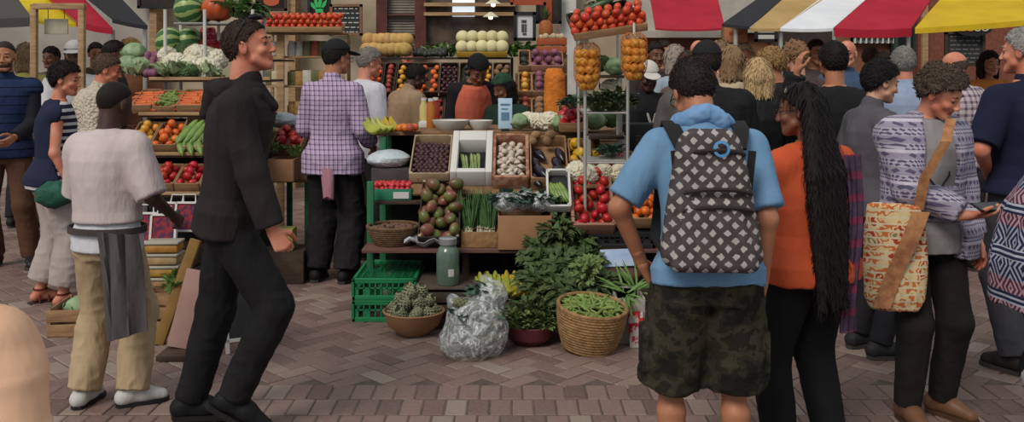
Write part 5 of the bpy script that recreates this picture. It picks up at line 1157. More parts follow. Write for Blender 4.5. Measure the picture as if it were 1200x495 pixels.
heap(m, w_-.02, .24, .015, 'yellowpepper', .036, 'yellow pepper in the small crate by the chrome rack', 'pepper', 'yellow peppers', 2, .9)
m, w_ = deck(706, 742, .12); crate(m, w_, .26, .08, WCR, 'small crate of red peppers under the chrome rack', 1)
heap(m, w_-.02, .22, .015, 'pepper', .036, 'red pepper in the crate under the chrome rack', 'pepper', 'red peppers under the rack', 2, .9)
# row of leafy cauliflowers along the deck edge
for i, (px, z_, s_) in enumerate(((676, .90, 1), (692, .885, .95), (709, .90, .9), (725, .89, .95))):
    put('cauliflower', F_['cauliflower'], Matrix.Translation((gx(px, 6.22), 6.25, z_)) @ Euler((.9, (-.5, .3, -.2, .4)[i], i*1.3)).to_matrix().to_4x4(), ('leaf-wrapped cauliflower at the left end of the row above the tomatoes', 'leaf-wrapped cauliflower second from left above the tomatoes', 'leaf-wrapped cauliflower second from right above the tomatoes', 'leaf-wrapped cauliflower at the right end, nearest the blue T-shirt man')[i], 'cauliflower', rnd=False, sc=.85*s_)
MB().box((gx(668, 6.2), 6.14, .80), (gx(738, 6.2), 6.34, .825), bev=.003); 
sb = MB().box((-.2, -.1, 0), (.2, .1, .022), bev=.003).build('shelf_board', WOODM, None, ((gx(703, 6.2)), 6.26, .80)); tag(sb, 'short board under the row of leafy cauliflowers', 'shelf')
# second tier
m, w_ = tray_frame(491, 538, 6.0, .452, 42); crate(m, w_, .47, .10, M('black_mesh_crate', '#2a2624', '#3a302c', bump=.1), 'dark crate of red and green mangoes on the lower shelf', 2, 'mango_crate', rimmat=WCP)
heap(m, w_-.01, .46, .012, 'mango', .04, 'red and green mango in the dark crate on the lower shelf', 'mango', 'mangoes in the dark crate', 2, 1.0, jit=.2, tilt=PI, shrink=.05)
b = MB(); b.sheet(lambda u, v: (-.16+.32*u, -.1+.2*v+0*u, .02*math.sin(u*13)+.02*math.sin(v*9+u*4)), 10, 8, .003); tag(b.build('plastic_wrap', M('clear_film', '#c9ccd0', rough=.25, bump=.6, bscale=30, Alpha=.5), None, (gx(505, 6.05), 6.02, .485)), 'clear plastic film under the front of the mango crate', 'wrap')
r = crate(tray_frame(541, 583, 6.0, .442, 0)[0], gx(583, 6.0)-gx(541, 6.0), .28, .10, WICK, 'low tan box holding the spring onions', 1, 'low_box', 'box', post=False)
def onion_bunch(cx, cy, z, seed, lab):
    rr = random.Random(seed); r = empty('spring_onion_bunch', (cx, cy, z), (R(-10), 0, 0), lab, 'spring onions')
    st = MB(); bl = MB()
    for k in range(26):
        a = rr.uniform(0, 6.28); q = math.sqrt(rr.random()); x = q*math.cos(a)*.03; y = q*math.sin(a)*.025; tx = x*2.6+rr.uniform(-.02, .02); ty = y*2+rr.uniform(0, .06); hh_ = rr.uniform(.26, .36)
        bl.lathe([(0, 0), (.008, .004), (.010, .012), (.006, .03), (.005, .09)], 6, Matrix.Translation((x, y, rr.uniform(0, .02))))
        for e in range(2): st.tube([(x, y, .08), (x+(tx-x)*.5+rr.uniform(-.01, .01), y+(ty-y)*.5, hh_*.6), (tx+rr.uniform(-.02, .02), ty, hh_)], [.0045, .0045, .001], 5)
    bl.build('white_bulbs', M('onion_white', '#c8c6b0', '#b4b898', bump=.1), r); st.build('green_stems', M('onion_green', '#4a6a38', '#395a34', scale=20, bump=.2), r)
    MB().tube([(.036*math.cos(a), .03*math.sin(a)+.004, .09) for a in [2*PI*i/16 for i in range(17)]], .004, 5).build('band', M('string', '#8a7a5c'), r)
for i, (px, yy, lab) in enumerate(((549, 6.06, 'left bunch of spring onions standing in the low tan box'), (562, 6.10, 'middle bunch of spring onions, behind the other two'), (574, 6.06, 'right bunch of spring onions, touching the cardboard box'))): onion_bunch(gx(px, 6.1), yy+.02, .455, i, lab)
# cardboard box with bagged greens
r = crate(Matrix.Translation(((gx(584, 5.95)+gx(646, 5.95))/2, 5.93, .442)), gx(646, 5.95)-gx(584, 5.95), .32, .215, CARD, 'brown cardboard box on the lower shelf with bagged greens on top', 1, 'cardboard_box', 'box', post=False, thick=.006)
def crumple(r, f, amp, n=(24, 16), sq=.7, seed=0, drop=0):
    V, Fc = [], []; m_, k_ = n
    for i in range(k_+1):
        t = PI*i/k_
        for j in range(m_):
            a = 2*PI*j/m_; V.append((math.sin(t)*math.cos(a), math.sin(t)*math.sin(a), math.cos(t)))
    A = np.array(V); d = 1+fold(A, f, f, f, seed)*amp; A = A*d[:, None]*np.array([r, r, r*sq]); b = MB()
    b.add([tuple(p) for p in A], [(i*m_+j, (i+1)*m_+j, (i+1)*m_+(j+1) % m_, i*m_+(j+1) % m_) for i in range(k_) for j in range(m_)]); return b
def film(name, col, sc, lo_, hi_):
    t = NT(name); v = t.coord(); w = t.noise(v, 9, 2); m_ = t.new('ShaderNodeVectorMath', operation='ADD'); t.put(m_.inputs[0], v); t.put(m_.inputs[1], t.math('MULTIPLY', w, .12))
    n = t.noise(m_.outputs[0], sc, 3); r_ = t.math('ABSOLUTE', t.math('SUBTRACT', n, .5)); k = t.math('MAXIMUM', t.math('SUBTRACT', 1.0, t.math('MULTIPLY', r_, 14)), 0.0)  # denser white bands paint in the highlights of crinkled plastic
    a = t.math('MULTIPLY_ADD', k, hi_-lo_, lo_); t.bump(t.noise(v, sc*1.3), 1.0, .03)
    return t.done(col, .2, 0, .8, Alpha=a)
FILM = film('glint_film', '#ccd2d4', 20, .3, .75); FILMW = M('white_film', '#bcc4c8', '#aeb8be', rough=.35, bump=.8, bscale=18, dist=.02)
for i, (px, yy, lab) in enumerate(((594, 6.02, 'clear bag of greens at the left on the cardboard box'), (614, 6.08, 'clear bag of greens in the middle of the cardboard box'), (634, 6.04, 'clear bag of greens on the right of the cardboard box'))):
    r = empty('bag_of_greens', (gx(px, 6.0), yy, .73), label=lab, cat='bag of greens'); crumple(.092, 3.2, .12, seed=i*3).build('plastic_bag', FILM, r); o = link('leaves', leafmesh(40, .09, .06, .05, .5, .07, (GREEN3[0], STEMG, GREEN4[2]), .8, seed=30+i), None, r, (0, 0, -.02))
m, w_ = tray_frame(642, 668, 6.02, .67, 48); crate(m, w_, .28, .07, STYRO, 'small white tray of leeks leaning beside the bagged greens', 1, 'white_tray', 'tray', base=DARKP, thick=.014)
for i in range(5): put('leek', F_['courgette'], m @ Matrix.Translation((-.04+.02*i, .12, .04)) @ Matrix.Rotation(.4, 4, 'Z') @ Matrix.Rotation(PI/2, 4, 'X'), 'pale green stalk in the small white leaning tray', 'vegetable', 'stalks in the white tray', rnd=False, sc=.75)
b0 = tag(MB().box((-.11, 0, 0), (.11, .2, .225), bev=.004).build('support_box', WOODD, None, (gx(655, 6.1), 6.12, .442)), 'dark box propping up the small white tray', 'box')
# tomato crate and its dark base
m, w_ = tray_frame(674, 716, 5.98, .535, 42); crate(m, w_+.03, .48, .10, PINKW, 'pinkish wooden crate of glossy red tomatoes, tilted to the front', 1, 'tomato_crate', thick=.02)
heap(m, w_-.01, .47, .012, 'tomato', .036, 'glossy red tomato in the tilted pinkish crate', 'tomato', 'tomatoes in the tilted crate', 2, 1.0, jit=.12, shrink=.05)
plastic_crate(Matrix.Translation((gx(727, 6.0), 5.97, .442)), .44, .36, .10, DARKP, 'low black plastic crate under the tomatoes and oranges')
m, w_ = tray_frame(740, 772, 6.05, .56, 30); crate(m, w_, .36, .08, WCR, 'small wooden crate of oranges by the hip of the blue T-shirt man', 1)
heap(m, w_-.01, .34, .012, 'orange', .034, 'orange in the small crate by the blue T-shirt man', 'orange', 'oranges in the small crate', 2, 1.0)
# left end of the stand
def oval_basket():
    m = Matrix.Translation((gx(460, 6.08), 6.12, .442)); basket(m, .11, .165, .115, WICKD, 'oval wicker basket of brown nuts on the lower shelf', sx=1.05, rows=8)
    o = tag(crumple(.13, 3, .05, sq=.3).build('basket_lining', M('dark_lining', '#3a2e26'), None, (gx(460, 6.08), 6.12, .505)), 'dark cloth lining in the nut basket', 'cloth')
    for k in range(90):
        a = PRO.uniform(0, 6.28); q = math.sqrt(PRO.random())*.14; put('nut', F_['nut'], Matrix.Translation((gx(460, 6.08)+q*math.cos(a), 6.12+q*math.sin(a), .545+.012*(1-q/.14)+PRO.uniform(0, .006))), 'brown nut in the oval wicker basket', 'nut', 'nuts in the oval basket', tilt=PI)
oval_basket()
def punnet_box():
    m = Matrix.Translation((gx(458, 6.32), 6.3, .702)); r = crate(m, .275, .2, .075, M('green_card', '#2f7a58', '#2a6e50', bump=.05), 'green cardboard box of strawberries on the middle shelf', 1, 'green_box', 'box', post=False)
    MB().box((.02, -.012, .012), (.125, -.005, .055)).build('white_label', WHITE, r)
    heap(m, .27, .2, .055, 'strawberry', .016, 'red strawberry in the green cardboard box', 'strawberry', 'strawberries in the green box', 2, 1.0, jit=.3, tilt=1.5)
    tag(MB().box((-.14, 0, 0), (.14, .12, .19), bev=.006).build('dark_box', M('slate_card', '#4a4244', '#3c3638'), None, (gx(458, 6.5), 6.52, .702)), 'dark grey box behind the green strawberry box', 'box')
    m = Matrix.Translation((gx(455, 6.62), 6.55, .893)); tag(crumple(.15, 3.5, .12, sq=.42, seed=5).build('white_bag', FILMW, None, tuple(m.translation+Vector((.0, .08, .055)))), 'crumpled white plastic bag behind the strawberries', 'bag')
punnet_box()
def banana_me(L=.2, r=.021):
    b = MB(); pts = []; rs = []
    for i in range(9): u = i/8; a = -.9+1.8*u; pts.append((0, L*.55*math.sin(a), -L*.55*math.cos(a)+L*.35)); rs.append(r*(.35+.75*math.sin(PI*(.12+.76*u))) if 0 < i < 8 else r*.3)
    b.tube(pts, rs, 6); return b.mesh('banana')
BAN = {k: setm(banana_me(), fm('banana_'+k, *c)) for k, c in dict(yellow=('#bfa032', '#a89a38'), green=('#8f9a3a', '#a3a344')).items()}
def banana_bunch(x, y, z, lab, k='yellow', n=6, rz=0):
    r = empty('banana_bunch', (x, y, z), (0, 0, rz), lab, 'bananas')
    for i in range(n):
        t = -.7+1.4*i/(n-1); link('banana', BAN[k], None, r, (.028*(i-(n-1)/2), .0, .05+.02*(i % 2)), (R(18)+.1*(i % 2), .15*(i-(n-1)/2)/2, t*.25))
    MB().tube([(0, .085, .075), (0, .11, .085)], .018, 7).build('crown', M('banana_crown', '#5c4a2c'), r)
banana_bunch(gx(443, 6.85), 6.85, 1.12-.0, 'yellow-green banana bunch at the left end of the counter', 'green', 6, .9)
banana_bunch(gx(458, 6.95), 6.98, 1.12, 'second banana bunch behind the white bag', 'yellow', 5, .5)
for i, (px, k) in enumerate(((470, 'orange'), (476, 'orange'), (482, 'apple'), (473, 'orange'), (480, 'orange'), (486, 'orange'))):
    put(k, F_[k], Matrix.Translation((gx(px, 6.9), 6.83+(.07 if i > 2 else 0), 1.153+(.0 if i < 3 else 0.0))), 'orange piled beside the bananas on the counter' if k == 'orange' else 'red apple lying beside the bananas on the counter', k, 'oranges beside the bananas' if k == 'orange' else None)
# counter things behind the deck
def bowl(x, y, z, r, h_, mat, lab, name='bowl'):
    return tag(MB().lathe([(0, 0), (r*.6, 0), (r*.92, h_*.6), (r, h_), (r*.95, h_), (r*.86, h_*.6), (r*.55, h_*.1), (0, h_*.08)], 28).build(name, mat, None, (x, y, z)), lab, 'bowl')
bowl(gx(528, 7.1), 7.1, 1.12, .14, .075, WHITE, 'wide white bowl on the counter in front of the coral apron'); bowl(gx(562, 7.1), 7.15, 1.12, .1, .07, STYRO, 'smaller white bowl on the counter under the vendor hands')
tag(MB().box((-.16, -.1, 0), (.16, .1, .05), bev=.01).build('white_tub', WHITE, None, (gx(515, 7.35), 7.4, 1.12)), 'long white tub at the back of the counter', 'tub')
def bottle(x, y, z, lab, mat, h_=.22, r=.035, lid=None, grp=None):
    o = empty('jar', (x, y, z), label=lab, cat='jar', group=grp); MB().lathe([(0, 0), (r*.95, 0), (r, h_*.05), (r, h_*.72), (r*.6, h_*.88), (r*.6, h_*.95), (0, h_*.95)], 16).build('glass', mat, o); MB().lathe([(0, h_*.95), (r*.66, h_*.95), (r*.66, h_*1.05), (0, h_*1.05)], 14).build('lid', lid or WHITE, o)
bottle(gx(505, 7.3), 7.3, 1.12, 'amber jar with white lid on the counter, left of the white bowls', M('honey', '#a8662a', rough=.2, bump=0)); bottle(gx(496, 7.4), 7.45, 1.12, 'pale yellow jar beside the amber jar', M('pale_jar', '#c2b070', rough=.2, bump=0)); bottle(gx(510, 7.5), 7.55, 1.12, 'red sauce jar behind the amber jar', M('red_jar', '#8a2c24', rough=.2, bump=0))
def price_card():
    Y = 6.95; r = empty('price_card', (gx(592, Y), Y, 1.12), (R(-6), 0, 0), 'pale blue price card with dark writing standing in front of the green-clad vendor', 'card'); MB().box((-.052, -.004, .02), (.052, .004, .245), bev=.002).build('card', M('card_blue', '#a8c2d4', bump=0), r)
    b = MB(); b.box((-.035, -.006, .19), (.035, -.004, .205)).box((-.03, -.006, .16), (.02, -.004, .17)).box((-.03, -.006, .08), (.03, -.004, .14)); b.build('writing', M('ink_blue', '#5a7a96', bump=0), r)
    MB().box((-.03, -.02, 0), (.03, .02, .02), bev=.003).build('holder', BLACK, r)
price_card()
for i, (px, yy, k, s_, lab) in enumerate(((608, 7.0, 'cabbage', .85, 'pale cabbage on the counter right of the price card'), (628, 7.05, 'cauliflower', .9, 'white cauliflower on the counter, left one'), (644, 6.98, 'cauliflower', 1.05, 'white cauliflower on the counter, right one'), (660, 6.9, 'cabbage', .9, 'cabbage at the foot of the chrome rack'), (618, 7.3, 'cauliflower', .8, 'small cauliflower at the back of the counter'))):
    put(k, F_[k], Matrix.Translation((gx(px, yy), yy, 1.19)), lab, k, sc=s_, tilt=.2)
tag(crumple(.11, 3.5, .14, sq=.6, seed=11).build('white_bag', FILMW, None, (gx(640, 7.2), 7.25, 1.18)), 'crumpled white bag between the cauliflowers on the counter', 'bag')
# produce pyramid right behind (x 600-665)
def step_crate(px0, px1, Y, z, tilt, D, key, r, lab, cat, grp, clab, layers=1, mat=None, H=.07, lie=None, dens=1, maxn=999):
    m, w_ = tray_frame(px0, px1, Y, z, tilt); crate(m, w_, D, H, mat or WCR, clab, 1); heap(m, w_-.02, D-.02, .012, key, r, lab, cat, grp, layers, dens, lie=lie, maxn=maxn); return m
def rack(px0, px1, Y, z0s, name, lab, depth=.35, mat=WOODM, post=WOODM):
    r = empty(name, (gx((px0+px1)/2, Y), Y, 0), label=lab, cat='shelving'); x = (gx(px1, Y)-gx(px0, Y))/2
    for z, dy in z0s: MB().box((-x, dy, z-.02), (x, dy+depth, z), bev=.003).build('shelf', mat, r)
    zt = max(z for z, _ in z0s)
    for sx in (-1, 1):
        for dy in (z0s[0][1]+.03, max(d for _, d in z0s)+depth-.02): MB().box((sx*x-.015, dy-.015, 0), (sx*x+.015, dy+.015, zt if dy > .1 else min(z for z, _ in z0s))).build('post', post, r)
    return r
rack(606, 668, 7.95, ((1.1, 0), (1.32, .2), (1.54, .4)), 'display_rack', 'stepped rack of mixed fruit right of the green-clad vendor', .3)
step_crate(608, 623, 7.93, 1.11, 35, .28, 'apple', .034, 'dark red apple on the lowest step right of the green-clad vendor', 'apple', 'apples on the lowest step', 'crate of apples on the lowest step of the fruit rack', 2)
step_crate(624, 640, 7.93, 1.11, 35, .28, 'potato', .034, 'brown potato on the lowest step beside the apples', 'potato', 'potatoes on the lowest step', 'crate of potatoes beside the crate of apples', 2)
step_crate(608, 623, 8.13, 1.33, 35, .28, 'yellowfruit', .031, 'yellow fruit on the middle step above the apples', 'fruit', 'yellow fruit on the middle step', 'crate of yellow fruit on the middle step of the rack', 2)
step_crate(624, 640, 8.13, 1.33, 35, .28, 'beet', .034, 'purple beetroot on the middle step of the fruit rack', 'beetroot', 'beetroots on the middle step', 'crate of beetroots on the middle step of the rack', 2)
step_crate(608, 621, 8.34, 1.55, 35, .25, 'avocado', .034, 'dark avocado on the top step of the fruit rack', 'avocado', 'avocados on the top step', 'crate of avocados on the top step', 1)
step_crate(622, 660, 8.34, 1.55, 30, .25, 'beet', .034, 'pink radish on the top step above the orange sack', 'radish', 'pink radishes on the top step', 'crate of pink radishes on the top step', 2, mat=PINKW)
def sack(px, Y, z0, z1, w, lab, key, seed, n, grp, flab):
    "tall net: the string mesh and the fruit inside it"
    r = empty('net_bag', (gx(px, Y), Y, 0), label=lab, cat='net bag'); rr = random.Random(seed); b = MB(); N = 14; Mz = 16
    prof = lambda u: w*(.25+.75*min(1, math.sin(PI*min(u*1.25+.08, .5)))*min(1, math.sin(PI*(min((1-u)*2.4+.1, .5)))))
    for k in range(N):
        for s_ in (-1, 1): b.tube([((prof(i/Mz)+.003)*math.cos(2*PI*k/N+s_*i*.28), (prof(i/Mz)+.003)*math.sin(2*PI*k/N+s_*i*.28), z0+(z1-z0)*i/Mz) for i in range(Mz+1)], .0016, 3, cap=False)
    b.build('net', M('net_orange', '#b86a2c'), r); MB().tube([(0, 0, z1-.01), (0, 0, z1+.06)], .008, 6).build('tie', STYRO, r)
    rad = .032; zc = z0+rad; c = 0
    while zc < z1-rad*.8:
        q = prof((zc-z0)/(z1-z0))-rad; k = 1 if q < rad*.6 else (3 if q < rad*1.3 else 6); a0 = rr.uniform(0, 6)
        for i in range(k): put(key, F_[key], Matrix.Translation((gx(px, Y)+(q*math.cos(a0+2*PI*i/k) if k > 1 else 0), Y+(q*math.sin(a0+2*PI*i/k) if k > 1 else 0), zc+rr.uniform(-.006, .006))), flab, 'orange', grp, tilt=PI)
        zc += rad*1.55
sack(688, 6.0, gz(106, 6.0), gz(50, 6.0), .082, 'left hanging net bag of oranges on the chrome rack', 'yellowfruit', 3, 0, 'oranges in the left net bag', 'orange inside the left hanging net bag')
sack(743, 5.9, gz(94, 5.9), gz(38, 5.9), .08, 'right hanging net bag of oranges on the chrome rack', 'yellowfruit', 4, 0, 'oranges in the right net bag', 'orange inside the right hanging net bag')
def carrot_sack():
    Y = 7.5; r = empty('orange_sack', (gx(650, Y), Y, 1.12), label='tall orange sack standing on the counter behind the cauliflowers', cat='sack'); v = Vol((-.15, -.12, -.02), (.15, .12, .5), .008)
    v.loft(Matrix.Identity(4), [0, .03, .2, .4, .46], [.07, .082, .088, .085, .06], [.07, .08, .085, .08, .06], None, 0); volobj('sack_body', v, M('orange_netting', '#b8641e', '#c87426', scale=30, bump=.8, bscale=70), r, fn=lambda p: fold(p, 16, 16, 20)*.008)
    MB().tube([(0, 0, .45), (.01, 0, .5)], [.02, .03], 8).build('tied_neck', M('orange_netting'), r) if False else None
carrot_sack()
# chrome rack with pots of greens, the sloping tray of mandarins on top
def chrome_rack():
    Y = 6.15; r = empty('chrome_rack', (gx(710, Y), Y, 0), label='chrome pole rack carrying herbs, net bags and the red tray on top', cat='rack'); x0, x1 = gx(684, Y)-gx(710, Y), gx(733, Y)-gx(710, Y)
    for x in (x0, x1):
        for y in (-.12, .45): MB().tube([(x, y, .44), (x, y, 1.86 if y < 0 else 2.0)], .011, 10).build('pole', CHROME, r)
    for z, y0 in ((1.30, -.12), (.98, -.12)): 
        b = MB(); 
        for i in range(7): b.tube([(x0, y0+.57*i/6, z), (x1, y0+.57*i/6, z)], .005, 5)
        b.tube([(x0, y0, z), (x0, .45, z)], .008, 6).tube([(x1, y0, z), (x1, .45, z)], .008, 6); b.build('wire_shelf', CHROME, r)
    for y in (-.12, .45): MB().tube([(x0-.06, y, 1.80 if y < 0 else 1.98), (x1+.12, y, 1.85 if y < 0 else 2.02)], .009, 8).build('cross_bar', CHROME, r)
    MB().tube([(gx(688, 6)-gx(710, Y), -.15, gz(50, 6)+.055), (gx(688, 6)-gx(710, Y), -.12, 1.83)], .004, 5).build('hook', CHROME, r); MB().tube([(gx(743, 5.9)-gx(710, Y), -.25, gz(38, 5.9)+.05), (gx(743, 5.9)-gx(710, Y), -.12, 1.87)], .004, 5).build('hook', CHROME, r)
chrome_rack()
mt = Matrix.Translation((gx(716, 5.95), 5.93, gz(42, 5.95))) @ Matrix.Rotation(-R(8.5), 4, 'Y') @ Matrix.Rotation(R(22), 4, 'X')
crate(mt, .46, .17, .05, WCR, 'sloping tray of orange-red mandarins on top of the chrome rack', 1, 'fruit_tray', 'tray'); heap(mt, .47, .17, .02, 'mandarin', .029, 'orange-red mandarin in the sloping top tray', 'mandarin', 'mandarins in the top tray', 3, 1.0, shrink=.08)
mt2 = Matrix.Translation((gx(706, 6.3), 6.25, 1.86+.02)) @ Matrix.Rotation(-R(14), 4, 'Y') @ Matrix.Rotation(R(22), 4, 'X')
crate(mt2, .42, .24, .05, WOODD, 'upper tray of cucumbers and dark roots behind the mandarins', 1, 'vegetable_tray', 'tray')
for i, (x, y, lab) in enumerate(((-.1, .08, 'green cucumber in the upper tray, nearest the mandarins'), (.02, .14, 'green cucumber in the middle of the upper tray'), (.12, .2, 'green cucumber at the back of the upper tray'))): put('cucumber', F_['cucumber'], mt2 @ Matrix.Translation((x, y, .07+.02*i)) @ Matrix.Rotation(R(80), 4, 'Y'), lab, 'cucumber', rnd=False)
for i in range(5): put('sweet_potato', F_['yam'], mt2 @ Matrix.Translation((-.16+.05*i, .05+.03*(i % 2), .05)) @ Matrix.Rotation(R(80), 4, 'Y'), 'reddish sweet potato at the left of the upper tray', 'sweet potato', 'sweet potatoes in the upper tray', rnd=False, sc=.8)
put('leafy_bunch', L_['bright'], mt2 @ Matrix.Translation((.08, .2, .06)), 'bright green leafy bunch on the upper tray of the chrome rack', 'greens', sc=.8)
for px, Y, z, k, s_, lab in ((700, 6.15, 1.31, 'parsley', .8, 'dark herb bunch on the wire shelf, left'), (720, 6.2, 1.31, 'kale', .8, 'dark leafy bunch on the wire shelf, right'), (672, 6.7, 1.3, 'grey', .8, 'grey-green leafy bunch left of the chrome rack'), (716, 6.3, .99, 'grey', .7, 'grey-green herb bunch on the lower wire shelf')):
    put('herb_bunch', L_[k][0] if isinstance(L_[k], list) else L_[k], Matrix.Translation((gx(px, Y), Y, z)), lab, 'herbs', sc=s_, tilt=.1)
step_crate(656, 684, 6.75, 1.13, 22, .3, 'pepper', .036, 'red pepper in the crate left of the chrome rack', 'pepper', 'red peppers left of the rack', 'crate of red peppers on the counter left of the chrome rack', 2, maxn=18)
for i, (px, Y, z, k, lab) in enumerate(((697, 6.9, 1.2, 'cabbage', 'dark green cabbage behind the chrome rack'), (715, 7.0, 1.2, 'broccoli', 'broccoli head behind the chrome rack, lower'), (704, 6.6, 1.62, 'broccoli', 'broccoli head high behind the left net bag'), (722, 6.5, 1.6, 'cabbage', 'cabbage high between the two net bags'), (716, 6.6, 1.45, 'cauliflower', 'cauliflower between the chrome poles'))):
    put(k, F_[k], Matrix.Translation((gx(px, Y), Y, z)), lab, k, sc=.9, tilt=.4)
rack(690, 732, 6.45, ((1.12, .0), (1.38, .0), (1.54, 0)), 'inner_rack', 'narrow inner rack of green heads between the chrome poles', .3, WOODD, CHROME)
# ------------------------------------------------------------------ on the ground
plastic_crate(Matrix.Translation((gx(450, 5.87), 5.87, 0)), .40, .58, .135, GPL, 'green plastic crate on the ground, the lower of two'); plastic_crate(Matrix.Translation((gx(450, 5.87), 5.87, .137)), .40, .58, .135, GPL, 'green plastic crate stacked on top of the other one')
crate(Matrix.Translation((gx(526, 5.9), 5.72, 0)), .42, .5, .23, M('dark_wood_crate', '#3c302a', '#4a3c34', scale=8), 'dark slatted crate on the ground under the glass jar', 3)
tag(MB().box((-.2, .02, 0), (.2, .48, .012), bev=.003).build('crate_lid', M('wire_lid', '#5a4c42', '#4a3e36', scale=30), None, (gx(526, 5.9), 5.72, .232)), 'worn brown lid on the dark crate', 'lid')
def glass_jar():
    r = empty('glass_jar', (gx(525, 5.85), 5.84, .246), label='large pale green glass jar with silver lid and a white label', cat='jar')
    MB().lathe([(0, 0), (.066, 0), (.072, .01), (.072, .19), (.06, .225), (.05, .235), (.05, .25), (0, .25)], 28).build('glass', M('green_glass', '#54685a', '#607464', rough=.15, bump=0, spec=.6), r)
    MB().lathe([(0, .25), (.055, .25), (.057, .285), (.05, .29), (0, .29)], 28).build('lid', M('silver_lid', '#a8aaac', rough=.35, metal=.6, bump=0), r)
    n = 8; b = MB(); b.sheet(lambda u, v: (.0735*math.sin(.1+.5*u), -.0735*math.cos(.1+.5*u), .06+.045*v), 6, 1, .001); b.build('label', WHITE, r)
glass_jar()
def clay_bowl():
    c = Vector((gx(485, 5.62), 5.62, 0)); r = tag(MB().lathe([(0, 0), (.085, 0), (.15, .055), (.178, .125), (.186, .14), (.178, .145), (.165, .125), (.14, .06), (.08, .015), (0, .012)], 40).build('bowl', M('terracotta', '#9a7654', '#8a6446', scale=5, rough=.7), None, tuple(c)), 'terracotta-coloured bowl of artichokes on the ground by the green crates', 'bowl')
    n = 0
    for k, (q, z, cnt) in enumerate(((.125, .135, 9), (.055, .14, 4), (.085, .195, 6), (.0, .20, 1), (.045, .245, 3))):
        for i in range(cnt):
            a = 2*PI*i/cnt+k*.5; put('artichoke', F_['artichoke'], Matrix.Translation((c.x+q*math.cos(a), c.y+q*math.sin(a), z)), 'green artichoke heaped in the terracotta bowl', 'artichoke', 'artichokes in the bowl', tilt=.9, sc=.95)
clay_bowl()
def plastic_sack():
    c = Vector((gx(557, 5.2), 5.2, 0)); r = empty('plastic_sack', tuple(c), label='big clear plastic sack of artichokes slumped on the bricks', cat='sack')
    v = Vol((-.3, -.25, -.02), (.35, .3, .55), .008); 
    v.ell((0, .0, .13), [.17, .14, .16], None, .05); v.ell((-.03, 0, .08), [.17, .15, .1], None, .05); v.cap((-.06, .0, .2), (-.12, .02, .30), .08, .03, .06); v.cap((.03, .03, .22), (.09, .08, .32), .11, .075, .06); v.cap((.09, .08, .33), (.05, .1, .40), .06, .025, .03)
    v.put(lambda X, Y_, Z: Z+0*X+0*Y_, (-.4, -.4, -.3), (.4, .4, .2), 0, 'sub')
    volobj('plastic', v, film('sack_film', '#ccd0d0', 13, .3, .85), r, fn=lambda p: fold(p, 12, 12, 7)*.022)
    for k in range(44):
        while True:
            x, y, z = PRO.uniform(-.15, .15), PRO.uniform(-.12, .12), PRO.uniform(.045, .3)
            if (x/.14)**2+(y/.11)**2+((z-.13)/.2)**2 < 1: break
        put('artichoke', F_['artichoke'], Matrix.Translation(c+Vector((x, y, z))), 'artichoke inside the clear plastic sack', 'artichoke', 'artichokes in the plastic sack', tilt=PI, sc=.9)
    for k, (x, y, z) in enumerate(((.04, .05, .3), (-.06, -.02, .2), (.08, 0, .18))): link('leaves', leafmesh(26, .07, .06, .04, .6, .06, GREEN3, .8, seed=50+k), None, r, (x, y, z))
plastic_sack()
crate(Matrix.Translation((gx(592, 5.8), 5.78, 0)), .36, .4, .16, WOODD, 'dark low crate on the ground under the bananas', 2)
tag(MB().box((-.175, .01, 0), (.175, .39, .02), bev=.004).build('board', WOODD, None, (gx(592, 5.8), 5.78, .163)), 'dark board under the ripe bananas', 'board')
for i, (px, yy, rz, lab, k) in enumerate(((575, 5.95, .3, 'greenish banana bunch behind the plastic sack', 'green'), (600, 5.97, -.2, 'yellow banana bunch beside the kale, back', 'yellow'), (608, 5.86, -.6, 'yellow banana bunch beside the kale, front', 'yellow'), (586, 5.86, .1, 'yellow banana bunch in the middle behind the sack', 'green'))): o = banana_bunch(gx(px, 5.9), yy-.03, .185, lab, k, 7, rz)
def maroon_bowl():
    c = Vector((gx(621, 5.42), 5.44, 0)); tag(MB().lathe([(0, 0), (.09, 0), (.14, .04), (.155, .11), (.148, .115), (.13, .05), (.08, .012), (0, .01)], 36).build('bowl', M('maroon_plastic', '#4a2022', '#552528', rough=.5, bump=0), None, tuple(c)), 'maroon bowl of parsley on the ground left of the straw basket', 'bowl')
    for i, (x, y, z, lab) in enumerate(((-.07, -.03, .06, 'parsley bunch at the left in the maroon bowl'), (.05, -.02, .06, 'parsley bunch at the right in the maroon bowl'), (.0, .07, .09, 'parsley bunch at the back in the maroon bowl'))): put('parsley_bunch', L_['herb' if i < 2 else 'parsley'], Matrix.Translation(c+Vector((x, y, z))), lab, 'parsley', sc=1.0, tilt=.15)
maroon_bowl()
def straw_basket():
    m = Matrix.Translation((gx(690, 5.3), 5.32, .0)) @ Matrix.Rotation(R(5), 4, 'Y') @ Matrix.Rotation(R(7), 4, 'X'); m = Matrix.Translation((0, 0, .014)) @ m
    basket(m, .15, .2, .235, WICK, 'large straw basket of green beans tipped slightly to the right', 'straw_basket', bulge=.05)
    tag(crumple(.165, 3, .05, sq=.35).build('bean_bed', M('bean_bed_green', '#4a5630', '#3c4828'), None, tuple(m @ Vector((0, 0, .15)))), 'bed of dark green pods low in the straw basket', 'beans', kind='stuff')  # dark green lump filling the basket below the loose pods
    bean = setm(MB().tube([(-.05, 0, 0), (-.02, .006, .006), (.02, .006, .006), (.05, 0, 0)], [.003, .008, .008, .002], 6).mesh('bean'), fm('bean', '#6f8440', '#8a9a58', rnd=.25))
    for k in range(150):
        a = PRO.uniform(0, 6.28); q = math.sqrt(PRO.random())*.165; put('green_bean', bean, m @ Matrix.Translation((q*math.cos(a), q*math.sin(a), .205+.04*(1-(q/.17)**2)+PRO.uniform(0, .02))), 'green bean pod heaped in the large straw basket', 'bean', 'beans in the straw basket', tilt=.5)
